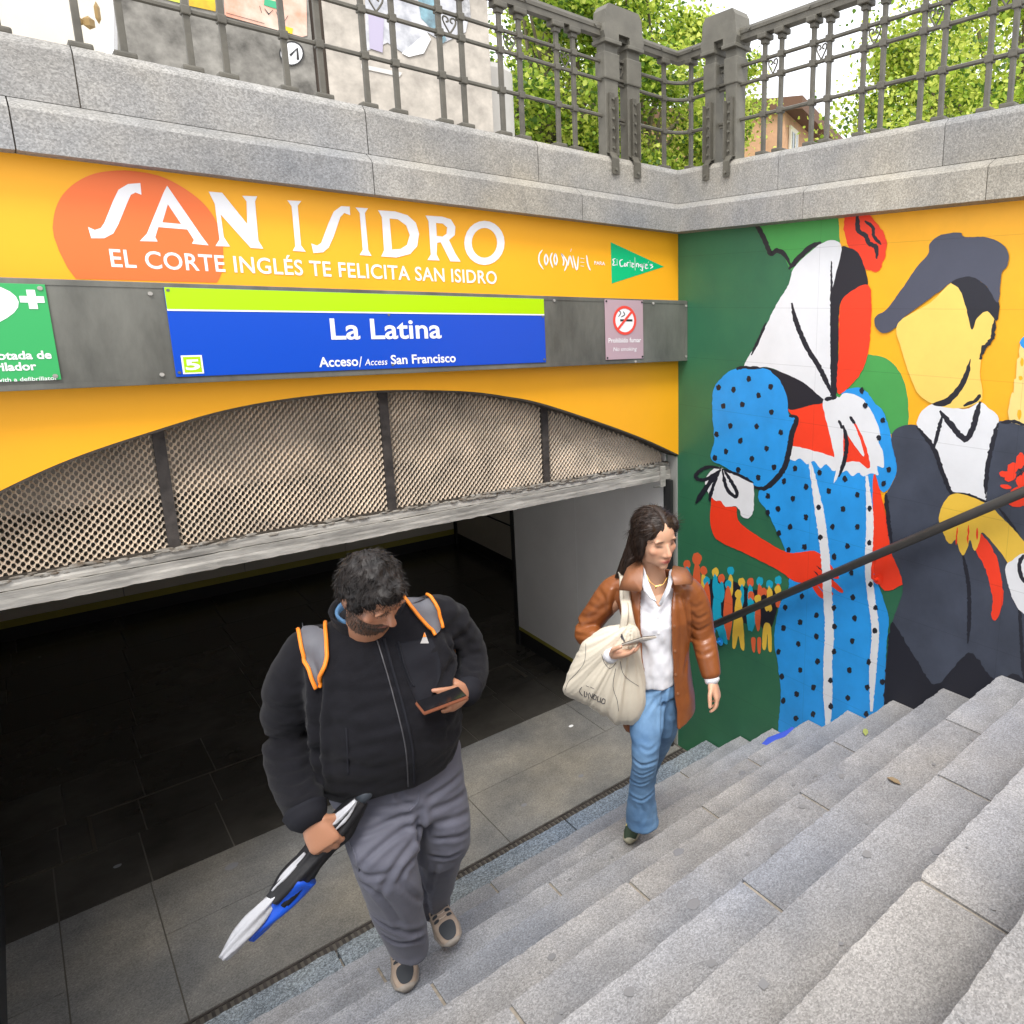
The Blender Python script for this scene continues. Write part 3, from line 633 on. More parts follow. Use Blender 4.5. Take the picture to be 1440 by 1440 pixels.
# background
MB().box((-.0011, -6.2, .0), (-.0001, -.001, 3.832)).build('painted_ground', P_ORA, mw)
p = Paint('painted_background')
p.poly([(15, 60), (360, 60), (700, 700), (800, 1100), (900, 1540), (985, 1530), (970, 1700), (885, 1900), (880, 2300), (-30, 2600), (-30, 60)], DG, 0, sm=False)
p.poly([(300, 60), (400, 60), (540, 240), (660, 400), (700, 720), (350, 720)], DG, 0, sm=False)
p.poly([(350, 60), (380, 130), (412, 215), (460, 215), (500, 290), (640, 420), (690, 200), (692, 150), (680, 60), (600, 20), (450, 20)], LG, 1)
p.line([(335, 70), (362, 112), (385, 155), (402, 195), (415, 222), (440, 208), (470, 225), (498, 275)], 20)
p.line([(488, 285), (530, 235), (575, 195), (620, 176)], 20)
p.poly([(660, 820), (700, 770), (750, 715), (790, 640), (830, 632), (890, 650), (940, 705), (965, 780), (972, 850), (965, 925), (905, 955), (860, 900), (760, 860)], LG, 2)
p.poly([(895, 1720), (975, 1640), (985, 1520), (900, 1480), (860, 1560), (880, 1700)], DG, 1)
p.done()
p = Paint('painted_crowd')
p.poly([(150, 1560), (175, 1540), (260, 1545), (330, 1580), (440, 1590), (430, 1700), (395, 1760), (360, 1700), (320, 1720), (250, 1700), (200, 1700), (165, 1720)], BLK, 3)
def person_(x, y, hc, bc, h=120, w=18, r=14):
    p.dot(x, y, r, r*1.35, hc); p.dot(x, y+r+h*.5, w, h*.55, bc)
for a in [(75, 1480, COR, CYA, 130), (115, 1457, COR, COR, 200, 18, 19), (143, 1504, COR, OCH, 150, 12), (190, 1512, OCH, CYA, 90, 12), (155, 1547, CYA, COR, 170, 16), (215, 1537, COR, CYA, 80, 12), (252, 1505, CYA, OCH, 90, 10), (197, 1572, CYA, CYA, 150, 18), (242, 1560, CYA, COR, 200, 18), (297, 1552, OCH, CYA, 80, 10), (332, 1552, COR, CYA, 90, 12), (370, 1548, CYA, COR, 80, 10),
          (335, 1607, COR, CYA, 130, 18), (385, 1592, COR, BLK, 60, 18), (410, 1560, CYA, OCH, 60, 12), (445, 1544, CYA, COR, 50, 10), (443, 1582, OCH, COR, 60, 10), (283, 1600, OCH, OCH, 150, 17), (362, 1620, OCH, COR, 110, 12), (405, 1655, OCH, BLK, 60, 12)]: person_(*a)
p.poly([(265, 1700), (283, 1660), (300, 1700), (308, 1820), (292, 1815), (284, 1760), (272, 1815), (258, 1808)], OCH, 2); p.poly([(190, 1690), (215, 1690), (240, 1800), (205, 1770)], CYA, 2)
p.poly([(385, 1730), (400, 1715), (415, 1735), (418, 1825), (405, 1825), (400, 1760), (395, 1822), (380, 1815)], OCH, 2); p.poly([(335, 1780), (352, 1780), (350, 1832), (340, 1828)], COR, 1); p.poly([(360, 1780), (375, 1780), (372, 1838), (362, 1832)], COR, 1)
p.done()
# ---- the woman
p = Paint('painted_woman')
p.poly([(715, 60), (745, 40), (785, 45), (835, 85), (872, 140), (885, 185), (870, 255), (850, 292), (800, 285), (778, 250), (742, 210), (715, 150)], RED, 5)
p.line([(768, 50), (768, 122), (800, 150), (812, 180), (840, 195), (842, 242)], 19); p.line([(795, 88), (828, 115), (832, 150), (862, 185)], 14)
p.poly([(365, 1185), (470, 1020), (560, 1050), (660, 1080), (780, 1100), (835, 1110), (835, 1250), (830, 1400), (828, 1480), (850, 1560), (880, 1650), (892, 1710), (884, 1800), (880, 1900), (876, 2150), (872, 2250), (480, 2250), (455, 1990), (440, 1860), (428, 1790), (445, 1660), (488, 1560), (470, 1420), (440, 1350), (400, 1265)], BLU, 3)
p.poly([(700, 790), (760, 762), (800, 778), (832, 822), (870, 860), (890, 920), (912, 1010), (926, 1095), (895, 1170), (862, 1182), (840, 1120), (830, 1000), (780, 850)], BLU, 3)
p.poly([(485, 850), (560, 840), (640, 812), (700, 830), (760, 900), (800, 980), (818, 1095), (760, 1080), (660, 1060), (580, 1040), (485, 1012), (512, 900)], RED, 2)
p.poly([(697, 795), (740, 788), (790, 815), (830, 875), (858, 950), (850, 985), (868, 1020), (872, 1085), (845, 1082), (850, 1118), (822, 1110), (790, 1122), (772, 1108), (745, 1122), (722, 1100), (700, 1105), (690, 1078), (760, 1062), (812, 1090), (810, 1040), (785, 960), (745, 890), (700, 850)], WH, 3)
p.poly([(482, 1000), (560, 1012), (662, 1042), (690, 1080), (668, 1100), (640, 1075), (615, 1090), (590, 1062), (560, 1075), (535, 1050), (508, 1060), (478, 1035)], WH, 3)
p.poly([(380, 683), (460, 700), (545, 740), (640, 812), (560, 838), (492, 852), (480, 800), (445, 735)], BLK, 2)
p.poly([(700, 195), (735, 198), (765, 215), (790, 262), (808, 348), (772, 358), (722, 392), (692, 440), (688, 600), (678, 800), (645, 790), (650, 600), (652, 400), (680, 260)], BLK, 2)
p.poly([(808, 348), (822, 430), (812, 600), (785, 690), (740, 752), (684, 782), (690, 600), (696, 430), (735, 378)], RED, 3)
p.poly([(700, 188), (665, 166), (620, 180), (560, 225), (505, 285), (487, 345), (430, 440), (370, 565), (306, 680), (400, 680), (460, 702), (545, 742), (632, 812), (656, 795), (656, 600), (658, 400), (692, 250)], WH, 2)
p.line([(395, 500), (365, 570), (335, 632)], 11); p.line([(500, 420), (515, 490), (560, 600), (610, 680), (668, 800)], 20); p.line([(660, 250), (660, 500), (662, 790)], 10)
p.poly([(180, 780), (205, 735), (255, 692), (330, 680), (400, 690), (450, 735), (480, 800), (487, 872), (518, 890), (495, 980), (480, 1060), (440, 1140), (375, 1170), (300, 1130), (220, 1080), (172, 1050), (186, 970), (178, 880)], BLU, 3)
p.line([(488, 878), (520, 888), (500, 950), (488, 1020), (468, 1090), (425, 1145), (385, 1172), (345, 1165)], 22)
p.line([(275, 690), (300, 682), (380, 684)], 12)
p.poly([(628, 812), (690, 803), (708, 900), (706, 1050), (690, 1112), (668, 1152), (678, 1080), (655, 960), (635, 880)], WH, 2); p.poly([(688, 805), (715, 840), (770, 955), (792, 1042), (742, 980), (700, 900)], WH, 2)
p.line([(708, 915), (722, 990), (712, 1060), (690, 1125)], 16); p.line([(690, 895), (705, 930)], 10); p.line([(735, 880), (755, 910)], 12)
p.line([(632, 812), (660, 806), (682, 800)], 16)
# arms
p.poly([(182, 1185), (232, 1240), (275, 1250), (282, 1300), (340, 1350), (480, 1430), (590, 1425), (645, 1468), (690, 1530), (665, 1535), (640, 1520), (700, 1575), (704, 1595), (680, 1582), (630, 1550), (668, 1600), (640, 1598), (600, 1560), (635, 1610), (612, 1612), (570, 1560), (510, 1548), (440, 1500), (300, 1430), (205, 1385), (172, 1330), (170, 1250)], RED, 2)
p.line([(588, 1505), (640, 1560)], 5); p.line([(600, 1485), (670, 1545)], 5)
p.poly([(830, 1115), (862, 1200), (898, 1370), (898, 1410), (870, 1405), (822, 1430), (828, 1300)], RED, 2)
p.poly([(822, 1432), (870, 1405), (1000, 1372), (1110, 1340), (1125, 1362), (1112, 1412), (1050, 1480), (950, 1560), (890, 1586), (860, 1572), (825, 1490)], RED, 4)
p.poly([(205, 1085), (270, 1115), (340, 1150), (346, 1225), (340, 1275), (320, 1293), (298, 1285), (290, 1262), (272, 1245), (232, 1245), (212, 1222), (190, 1220), (165, 1195), (148, 1150), (165, 1110)], WH, 3)
for l, w_ in (([(215, 1090), (160, 1085), (120, 1105), (112, 1130), (150, 1135), (212, 1095)], 14), ([(212, 1095), (160, 1160), (110, 1232)], 20), ([(218, 1095), (235, 1170), (270, 1205), (275, 1180), (225, 1098)], 14), ([(215, 1092), (290, 1120), (345, 1150)], 12), ([(200, 1110), (172, 1190), (168, 1225)], 14)): p.line(l, w_)
# stripes
p.line([(572, 1060), (600, 1200), (630, 1400), (642, 1560), (652, 1750), (645, 1900), (648, 2200)], 36, WH, 4); p.line([(803, 1120), (816, 1300), (810, 1480), (820, 1600), (838, 1750), (828, 1900), (822, 2075)], 30, WH, 4)
LAY[0] += 1
for x, y in [(325,728),(414,760),(203,762),(263,772),(365,795),(222,838),(299,832),(417,862),(251,918),(358,920),(455,945),(195,952),(291,978),(397,1010),(233,1022),(338,1052),(188,1048),(282,1096),(428,1085),(364,1128),(783,776),(797,836),(868,896),(852,966),(893,1096),(871,1152),(513,1090),(468,1143),(557,1165),(613,1108),(715,1133),(649,1183),(765,1197),(403,1202),(504,1213),(444,1255),(608,1248),(707,1255),(815,1253),(557,1288),(402,1270),(493,1328),(664,1327),(765,1327),(447,1353),(615,1370),(725,1405),(551,1408),(813,1393),(671,1447),(487,1420),(740,1513),(818,1561),(541,1608),(747,1613),(600,1685),(670,1655),(533,1713),(473,1653),(754,1697),(838,1655),(466,1737),(672,1731),(599,1771),(836,1748),(526,1802),(745,1790),(446,1833),(670,1833),(811,1875),(604,1873),(534,1908),(733,1907),(459,1933),(866,1955),(656,1949),(805,1977),(587,1977),(519,2005),(466,2032),(726,2020),(657,2054),(585,2086),(516,2102),(800,2085)]:
    p.dot(x, y, 9.5, 12, BLK, L=LAY[0], amp=3)
p.done()
# ---- church on the skyline, right edge
p = Paint('painted_church')
p.poly([(1385, 930), (1388, 790), (1398, 785), (1400, 730), (1408, 725), (1412, 650), (1422, 640), (1425, 590), (1500, 560), (1560, 640), (1565, 930)], CHU, 1, n=2); p.dot(1470, 580, 48, 34, BLU); p.dot(1421, 872, 9, 20, ORA); p.dot(1426, 725, 8, 10, ORA); p.dot(1432, 660, 7, 18, ORA)
p.done()
# ---- the man
p = Paint('painted_man')
p.poly([(904, 952), (1002, 915), (1100, 1000), (1300, 1000), (1330, 912), (1360, 900), (1440, 920), (1700, 1000), (1850, 1300), (1900, 1800), (1880, 2300), (872, 2300), (872, 2100), (880, 1900), (905, 1720), (950, 1570), (900, 1420), (885, 1290), (882, 1200), (926, 1100)], NAVY, 2)
p.poly([(900, 1720), (940, 1760), (1000, 1860), (1075, 1965), (1150, 1905), (1215, 1835), (1260, 1870), (1320, 1945), (1440, 1950), (1500, 2300), (868, 2300), (872, 2100), (880, 1900)], BLK, 7)
p.poly([(1006, 905), (1035, 850), (1090, 828), (1200, 850), (1262, 822), (1300, 850), (1338, 890), (1318, 1000), (1290, 1100), (1285, 1218), (1240, 1212), (1150, 1192), (1110, 1100), (1075, 1010), (1030, 950)], WH, 3)
p.poly([(928, 505), (1060, 420), (1160, 335), (1215, 440), (1232, 525), (1250, 478), (1292, 452), (1322, 480), (1312, 560), (1275, 620), (1262, 700), (1272, 790), (1255, 825), (1170, 848), (1080, 832), (1015, 792), (980, 720), (948, 620)], SKN, 2)
p.poly([(1145, 335), (1180, 312), (1230, 312), (1290, 355), (1338, 420), (1328, 492), (1292, 455), (1250, 480), (1228, 528), (1205, 440), (1180, 370)], BLK, 4)
p.line([(1322, 490), (1308, 570), (1280, 600), (1262, 650)], 18, amp=8); p.poly([(1224, 648), (1212, 730), (1170, 795), (1120, 838), (1065, 828), (1130, 802), (1180, 745), (1205, 690)], BLK, 4)
p.line([(1262, 790), (1245, 815), (1195, 838)], 14, amp=6)
p.poly([(835, 500), (842, 472), (885, 445), (940, 370), (1010, 270), (1050, 225), (1062, 175), (1105, 145), (1180, 135), (1200, 152), (1290, 155), (1355, 185), (1378, 230), (1370, 275), (1348, 305), (1335, 420), (1290, 355), (1230, 315), (1165, 325), (1100, 372), (1000, 445), (942, 488), (920, 520), (880, 542), (848, 532)], CAP, 2)
p.line([(1098, 858), (1150, 920), (1200, 972), (1232, 930), (1262, 820)], 24, amp=6); p.line([(1108, 880), (1090, 950), (1076, 1005)], 15, amp=5)
p.line([(1005, 920), (1075, 1010), (1110, 1110), (1148, 1190), (1200, 1198), (1290, 1225)], 18, amp=5); p.line([(1335, 905), (1305, 1020), (1288, 1120), (1285, 1210)], 18, amp=6)
p.line([(1190, 1430), (1215, 1560), (1218, 1700), (1212, 1800)], 16, amp=5); p.line([(880, 1190), (890, 1300), (905, 1400)], 16, amp=6); p.line([(1345, 905), (1400, 900), (1445, 918)], 12, amp=5)
p.line([(1330, 1240), (1390, 1320), (1440, 1400), (1500, 1470)], 12, amp=4); p.line([(1420, 1640), (1430, 1800), (1440, 1950)], 14, amp=6)
p.poly([(1250, 1350), (1290, 1380), (1330, 1455), (1352, 1560), (1356, 1625), (1330, 1702), (1308, 1690), (1312, 1610), (1285, 1500), (1245, 1420)], RED, 4)
p.poly([(1150, 1195), (1210, 1200), (1300, 1240), (1340, 1280), (1400, 1340), (1470, 1430), (1470, 1500), (1390, 1490), (1360, 1450), (1320, 1400), (1272, 1350), (1258, 1390), (1240, 1425), (1222, 1380), (1212, 1412), (1195, 1442), (1180, 1425), (1165, 1380), (1145, 1396), (1128, 1385), (1108, 1335), (1095, 1290), (1115, 1230)], OCH, 2)
for l in ([(1170, 1330), (1165, 1400)], [(1215, 1320), (1212, 1395)], [(1250, 1330), (1250, 1380)]): p.line(l, 6, RED, 3)
p.poly([(1395, 1460), (1440, 1435), (1520, 1430), (1560, 1560), (1520, 1700), (1440, 1680), (1395, 1620), (1365, 1500)], WH, 3); p.line([(1440, 1440), (1420, 1480), (1435, 1540), (1470, 1560)], 16, amp=4)
for x, y, a, b, r in [(1425, 1060, 18, 34, .1), (1452, 1052, 16, 32, .7), (1395, 1090, 22, 24, .6), (1365, 1115, 26, 14, .2), (1385, 1125, 26, 16, -.5), (1366, 1165, 22, 9, .2), (1440, 1140, 34, 36, 0), (1432, 1200, 46, 40, 0), (1405, 1225, 34, 22, .2), (1480, 1090, 22, 30, 1), (1490, 1160, 34, 34, 0)]: p.dot(x, y, a, b, RED, r)
p.line([(1418, 1092), (1430, 1105), (1410, 1125)], 7); p.line([(1440, 1100), (1425, 1118)], 6)
p.done()
# ============================================================ handrail
hr = empty('handrail', (-.09, -1.5, 1.0), 'round dark grey steel handrail along the mural wall', 'handrail')
M_RAIL = mat('dark_grey_rail', (.075, .072, .068), .42, metal=.4, var=.12, vscale=8, spec=.5)
A_ = hit(1440, 691.5, 0, -.09); B_ = hit(1003, 879, 0, -.09); d_ = (A_-B_)/np.linalg.norm(A_-B_)
p0, p1 = B_-d_*.10, B_+d_*6.2
MB().tube([p0+np.array([.03, .0, -.03]), p0, p1], .0245, 16).build('rail_tube', M_RAIL, hr, smooth=True)
for t in (.0, 1.50, 3.0, 4.5):
    q = B_+d_*(t+.02) ; mb = MB(); z = q[2]-.16
    mb.tube([q+np.array([0, 0, -.02]), q+np.array([0, .01, -.075]), (q[0]+.02, q[1]+.02, z+.02), (q[0]+.05, q[1]+.02, z), (-.004, q[1]+.02, z)], .008, 8); mb.tube([(-.0185, q[1]+.02, z), (-.017, q[1]+.02, z)], .03, 16); mb.tube([(-.030, q[1]+.02, z), (-.0185, q[1]+.02, z)], .010, 6)
    mb.build('rail_bracket', [P_BLU, P_RED, P_NAVY, P_NAVY][int(t/1.5)] if t < 2 else M_RAIL, hr)
# ============================================================ iron railing
rl = empty('iron_railing', (0, 0, 4.24), 'tall grey wrought iron railing with small hearts on the stone coping', 'railing')
ZB = 4.24; ZT = 4.908; RA, RB_, RC = 4.777, 4.675, 4.476
def XY(side, s, o=.05): return (s, o) if side == 'x' else (o, s)      # s runs along the coping
def V3(side, s, z, o=.05): x, y = XY(side, s, o); return (x, y, z)
def fillet(z, r=.13):
    pts = [(-.45, .05, z)]
    for i in range(7):
        t = math.pi/2*i/6; pts.append((.05-r+r*math.sin(t), .05-r+r*math.cos(t), z))
    pts.append((.05, -.45, z)); return pts
for side, pts in (('x', [(-2.932, -2.803), (-2.591, -2.470), (-2.246, -2.104), (-1.911, -1.772), (-1.543, -1.429), (-1.215, -1.100), (-.868, -.757)]), ('y', [(-.719, -.849), (-1.083, -1.193), (-1.42, -1.54), (-1.77, -1.887), (-2.122, -2.235), (-2.47, -2.59), (-2.82, -2.94), (-3.17, -3.29), (-3.52, -3.64)])):
    if side == 'x': pts = [(-3.97, -3.85), (-3.62, -3.50), (-3.275, -3.15)]+pts
    for a, b in pts:
        for s in (a, b):
            mb = MB(); c = V3(side, s, 0); hw = .0115
            mb.box((c[0]-hw, c[1]-hw, ZB+.02), (c[0]+hw, c[1]+hw, ZT-.02), bev=.003); mb.box((c[0]-.036, c[1]-.036, ZB), (c[0]+.036, c[1]+.036, ZB+.026), bev=.008)
            mb.box((c[0]-.020, c[1]-.020, ZT-.055), (c[0]+.020, c[1]+.020, ZT-.03), bev=.004); mb.box((c[0]-.038, c[1]-.034, ZT-.03), (c[0]+.038, c[1]+.034, ZT), bev=.006)
            for z in (RA, RB_, RC): mb.box((c[0]-.017, c[1]-.022, z-.018), (c[0]+.017, c[1]+.022, z+.018), bev=.005)
            mb.build('baluster', M_IRON, rl, (c[0], c[1], ZB))
        m_ = (a+b)/2; mb = MB(); z = (RA+RB_)/2-.002; sg_ = 1 if side == 'x' else -1
        for q in (-1, 1):
            pts2 = [(m_, z-.040), (m_+q*.022, z-.008), (m_+q*.034, z+.018), (m_+q*.026, z+.034), (m_+q*.010, z+.030), (m_+q*.006, z+.016), (m_+q*.017, z+.010)]
            mb.tube([V3(side, u, v) for u, v in [tuple(k) for k in catmull(pts2, 4)]], .0045, 6)
        mb.tube([V3(side, m_, z-.052), V3(side, m_, z-.038)], .008, 6); mb.build('heart_scroll', M_IRON, rl, V3(side, m_, z))
for z, nm in ((RA, 'rail'), (RB_, 'rail'), (RC, 'rail')):
    mb = MB(); P = [(-4.4, .05, z)]+fillet(z)+[(.05, -4.6, z)]
    mb.tube(P, .0115, 6, up=(0, 0, 1)); mb.build('rail', M_IRON, rl, (0, 0, z))
mb = MB()
def sweep(path, prof, mb):       # profile (offset across, z) carried along a path in plan
    n = len(path); L = len(prof); b0 = len(mb.v)
    for i in range(n):
        d = np.array(path[min(i+1, n-1)])-np.array(path[max(i-1, 0)]); d = d/np.linalg.norm(d); nn = np.array([-d[1], d[0]])
        k = 1.0
        if 0 < i < n-1:
            e = np.array(path[i])-np.array(path[i-1]); e = e/np.linalg.norm(e); k = 1/max(.5, abs(e@d))
        for o, z in prof: mb.v.append((path[i][0]+nn[0]*o*k, path[i][1]+nn[1]*o*k, z))
    for i in range(n-1):
        for q in range(L):
            a = b0+i*L+q; b = b0+i*L+(q+1) % L; mb.f.append((a, b, b+L, a+L)); mb.mi.append(0)
sweep([(-4.4, .05), (.05, .05), (.05, -4.6)], [(.026, ZT), (.026, ZT+.030), (.032, ZT+.034), (.032, ZT+.052), (.022, ZT+.070), (-.022, ZT+.070), (-.032, ZT+.052), (-.032, ZT+.034), (-.026, ZT+.030), (-.026, ZT)], mb)
mb.build('top_rail', M_IRON, rl)
for side in 'xy':
    s = -1.2
    for s in [-.12]+[-.62-.45*i for i in range(8)]:
        c = V3(side, s, ZT+.045, .014); d = (c[0], c[1]-.006, c[2]) if side == 'x' else (c[0]-.006, c[1], c[2]); MB().tube([c, d], .008, 6).build('rivet', M_IRONC, rl)
for c in ((-.075, .05), (.05, -.035-.04)):
    mb = MB(); hw = .011; mb.box((c[0]-hw, c[1]-hw, ZB+.02), (c[0]+hw, c[1]+hw, ZT-.02)); mb.box((c[0]-.036, c[1]-.03, ZB), (c[0]+.036, c[1]+.03, ZB+.024), bev=.007); mb.box((c[0]-.034, c[1]-.03, ZT-.03), (c[0]+.034, c[1]+.03, ZT), bev=.005)
    for z in (RA, RB_, RC): mb.box((c[0]-.017, c[1]-.017, z-.017), (c[0]+.017, c[1]+.017, z+.017), bev=.005)
    mb.build('baluster', M_IRON, rl, (*c, ZB))
# paired cast piers either side of the corner
for side, cols in (('x', (-.516, -.350)), ('y', (-.297, -.480))):
    pr_ = empty('iron_pier', V3(side, sum(cols)/2, ZB), ('twin column cast iron pier on the entrance side of the corner' if side == 'x' else 'twin column cast iron pier on the mural side of the corner'), 'pier', 'cast iron piers at the railing corner')
    for s in cols:
        mb = MB()
        def bb(s0, s1, o0, o1, z0, z1, bev=.004):
            a = XY(side, s0, o0); b = XY(side, s1, o1); mb.box((*a, z0), (*b, z1), bev=bev)
        bb(s-.048, s+.048, .01, .09, ZB, 4.905); bb(s-.056, s+.056, .0, .10, 4.678, 4.828, .008)
        mb.build('column', M_IRONC, pr_)
        mb = MB(); bb(s-.030, s+.000, -.018, .009, ZB+.002, 4.60, .002); bb(s+.0, s+.007, -.05, .009, ZB+.002, 4.575, .002)
        mb.build('angle_bar', M_IRON, pr_)
        for i in range(6):
            z = 4.29+i*.055; a = V3(side, s-.016, z, -.018); b = V3(side, s-.016, z, -.030); MB().tube([a, b], .0075, 6).build('rivet', M_IRONC, pr_)
        mb = MB(); w2 = .026; q0 = s-.02      # strap hooked over the coping
        path = [(.012, 4.262), (-.018, 4.255), (-.040, 4.225), (-.0405, 4.135)]
        for i in range(3):
            (o0, z0), (o1, z1) = path[i], path[i+1]; L = math.hypot(o1-o0, z1-z0); no, nz_ = -(z1-z0)/L*-.007, (o1-o0)/L*-.007
            vv = []
            for ss in (q0-w2, q0+w2): vv += [V3(side, ss, z0, o0), V3(side, ss, z1, o1), V3(side, ss, z1+nz_*0+.0, o1-.007*(1 if i else .3)), V3(side, ss, z0+(.007 if i < 2 else 0), o0-(.007 if i else 0))]
            mb.add(vv, [(0, 1, 2, 3), (7, 6, 5, 4), (0, 4, 5, 1), (1, 5, 6, 2), (2, 6, 7, 3), (3, 7, 4, 0)])
        mb.build('strap', M_IRON, pr_); MB().tube([V3(side, q0, 4.162, -.047), V3(side, q0, 4.162, -.058)], .009, 6).build('bolt', M_IRONC, pr_)
    lo, hi = min(cols)-.055, max(cols)+.055; mid = (lo+hi)/2; mb = MB()
    # cap plate with rounded shoulders and a notch in its lower edge
    out = [(lo, 4.895), (lo-.012, 4.93), (lo, 4.975), (lo+.006, 5.05), (lo+.03, 5.085), (hi-.03, 5.085), (hi-.006, 5.05), (hi, 4.975), (hi+.012, 4.93), (hi, 4.895), (mid+.075, 4.895), (mid+.04, 4.895), (mid+.04, 4.935), (mid-.04, 4.935), (mid-.04, 4.895)]
    flat, tris = tess([out], None)
    for o, fl_ in ((-.012, 1), (.112, 0)):
        vv = [V3(side, s_, z_, o) for s_, z_ in flat]; mb.add(vv, [tuple(t) for t in tris])
    n = len(out); a0 = 0; b0 = n
    for i in range(n): mb.f.append((i, (i+1) % n, n+(i+1) % n, n+i)); mb.mi.append(0)
    mb.build('cap', M_IRONC, pr_)
    mb = MB(); bb(min(cols)-.062, min(cols)+.058, -.02, .12, 4.872, 4.894, .004); bb(max(cols)-.058, max(cols)+.062, -.02, .12, 4.872, 4.894, .004); mb.build('cap_moulding', M_IRONC, pr_)
    mb = MB(); bb(cols[0]+(.05 if cols[1] > cols[0] else -.05), cols[1]-(.05 if cols[1] > cols[0] else -.05), .03, .07, 4.69, 4.705, 0); bb(cols[0]+(.05 if cols[1] > cols[0] else -.05), cols[1]-(.05 if cols[1] > cols[0] else -.05), .03, .07, 4.80, 4.815, 0)
    zc = 4.752; q = (cols[0]+cols[1])/2
    for k in (-1, 1): mb.tube([V3(side, q, zc-.035, .04), V3(side, q+k*.022, zc, .04), V3(side, q+k*.018, zc+.028, .04), V3(side, q, zc+.014, .04)], .005, 6)
    bb(q-.035, q+.035, .04, .055, 4.45, 4.462, 0); mb.build('heart_scroll', M_IRON, pr_)
# ============================================================ beyond the railing
def dirp(u, v, dist):        # point on the sight line at a horizontal distance
    r = ray(u, v); return CP+r*dist/math.hypot(r[0], r[1])
# two poster-covered concrete slabs (kiosk)
def place_wall(u0, u1, D, h, name, m, label, cat, thick=.5):
    a = dirp(u0, 100, D); b = dirp(u1, 100, D*1.02); a[2] = b[2] = 0
    d = (b-a)/np.linalg.norm(b-a); nn = np.array([-d[1], d[0], 0]); nn = nn if nn@(a-CP) > 0 else -nn
    o = empty(name, ((a+b)/2)[:2].tolist()+[ZS], label, cat)
    v = []
    for z in (ZS-.1, ZS+h):
        for q in (a, b, b+nn*thick, a+nn*thick): v.append((q[0], q[1], z))
    mesh(name.split('_')[0]+'_body', v, [(0, 1, 5, 4), (1, 2, 6, 5), (2, 3, 7, 6), (3, 0, 4, 7), (4, 5, 6, 7), (3, 2, 1, 0)], m, o)
    def on(u, vv, off=.004):
        r = ray(u, vv); t = ((a-nn*off-CP)@nn)/(r@nn); return CP+r*t
    return o, on
M_KIO = mat('stained_render', (.33, .315, .28), .9, col2=(.085, .08, .07), vscale=6.5, bump=.5, bscale=30, detail=6)
M_KIO2 = mat('pale_scraped_render', (.56, .51, .44), .9, col2=(.33, .30, .26), vscale=8, bump=.5, bscale=25, detail=6)
k1, on1 = place_wall(165, 443, 6.0, 3.0, 'stained_wall', M_KIO, 'dark stained rendered kiosk wall with colourful posters behind the railing', 'kiosk wall')
k2, on2 = place_wall(461, 690, 6.1, 3.0, 'scraped_wall', M_KIO2, 'pale kiosk wall with torn poster scraps behind the railing', 'kiosk wall')
gp = empty('kiosk_gap_infill', tuple(dirp(452, 100, 6.2)[:2])+(ZS,), 'dark brown gap post between the two kiosk walls', 'post')  # dark block standing in for the dark gap between the walls
a = dirp(440, 100, 6.15); b = dirp(464, 100, 6.25); MB().box((a[0], a[1], ZS-.1), (b[0]+.02, b[1]+.14, ZS+3)).build('post_body', mat('dark_gap_brown', (.075, .058, .045), .85, var=.4, vscale=8, stretch=(1, 1, .2), bump=.5, bscale=60), gp)
def poster(on, q, m, parent, off=.006, name='poster'):
    cs = [on(u, v, off) for u, v in q]; n = len(cs)
    return flatpoly([q], lambda u, v: on(u, v, off), name, m, parent)
PC = lambda n, c, c2=None, s=6: mat(n, c, .6, col2=c2 or c, vscale=s, var=.01)
poster(on1, [(262, -40), (305, -30), (303, 16), (266, 8)], PC('poster_yellow', (.75, .55, .02), (.55, .30, .02), 12), k1); poster(on1, [(225, -60), (262, -50), (260, 6), (228, -2)], PC('poster_lime', (.55, .60, .08)), k1)
poster(on1, [(312, -60), (430, -40), (432, 50), (425, 52), (316, 22)], PC('poster_pink', (.72, .62, .52), (.72, .33, .22), 7), k1); poster(on1, [(372, -2), (396, 4), (394, 14), (371, 7)], PC('poster_green', (.05, .40, .20)), k1, .009); poster(on1, [(398, 36), (412, 40), (411, 48), (398, 44)], PC('poster_gold', (.8, .55, .02)), k1, .009)
mb = MB()
for l in ([(365, 8), (368, 18)], [(372, 12), (378, 20), (384, 14)], [(388, 16), (392, 26)], [(396, 20), (400, 30), (405, 22)], [(318, 18), (372, 33)]): stroke(l, 2, lambda u, v: on1(u, v, .010), mb, sm=False)
mb.build('poster_print', M_DARK, k1)
c = on1(410, 76, .01); rr = .088
disc_pts = [(410+16.5*math.cos(t*.2618), 75+16.5*math.sin(t*.2618)) for t in range(24)]
poster(on1, disc_pts, M_WHITE, k1, .01, 'round_sticker'); mb = MB(); stroke(disc_pts+[disc_pts[0]], 2, lambda u, v: on1(u, v, .012), mb, taper=False, sm=False); stroke([(408, 78), (418, 68), (419, 84)], 3.6, lambda u, v: on1(u, v, .013), mb, taper=False, sm=False); mb.build('sticker_mark', M_DARK, k1)
poster(on2, [(512, -50), (640, -30), (660, 20), (655, 45), (625, 60), (600, 45), (575, 80), (545, 60), (515, 72)], PC('poster_white_scrap', (.66, .66, .68), (.30, .31, .34), 9), k2); poster(on2, [(585, -20), (612, -12), (616, 30), (628, 56), (622, 62), (606, 40), (592, 25)], PC('poster_teal', (.25, .45, .52), (.08, .10, .12), 10), k2, .009)
poster(on2, [(518, 20), (540, 24), (538, 74), (520, 68)], PC('poster_lilac', (.42, .38, .50)), k2, .009); poster(on2, [(508, 90), (566, 102), (562, 108), (508, 96)], PC('poster_strip', (.6, .58, .54)), k2, .007)
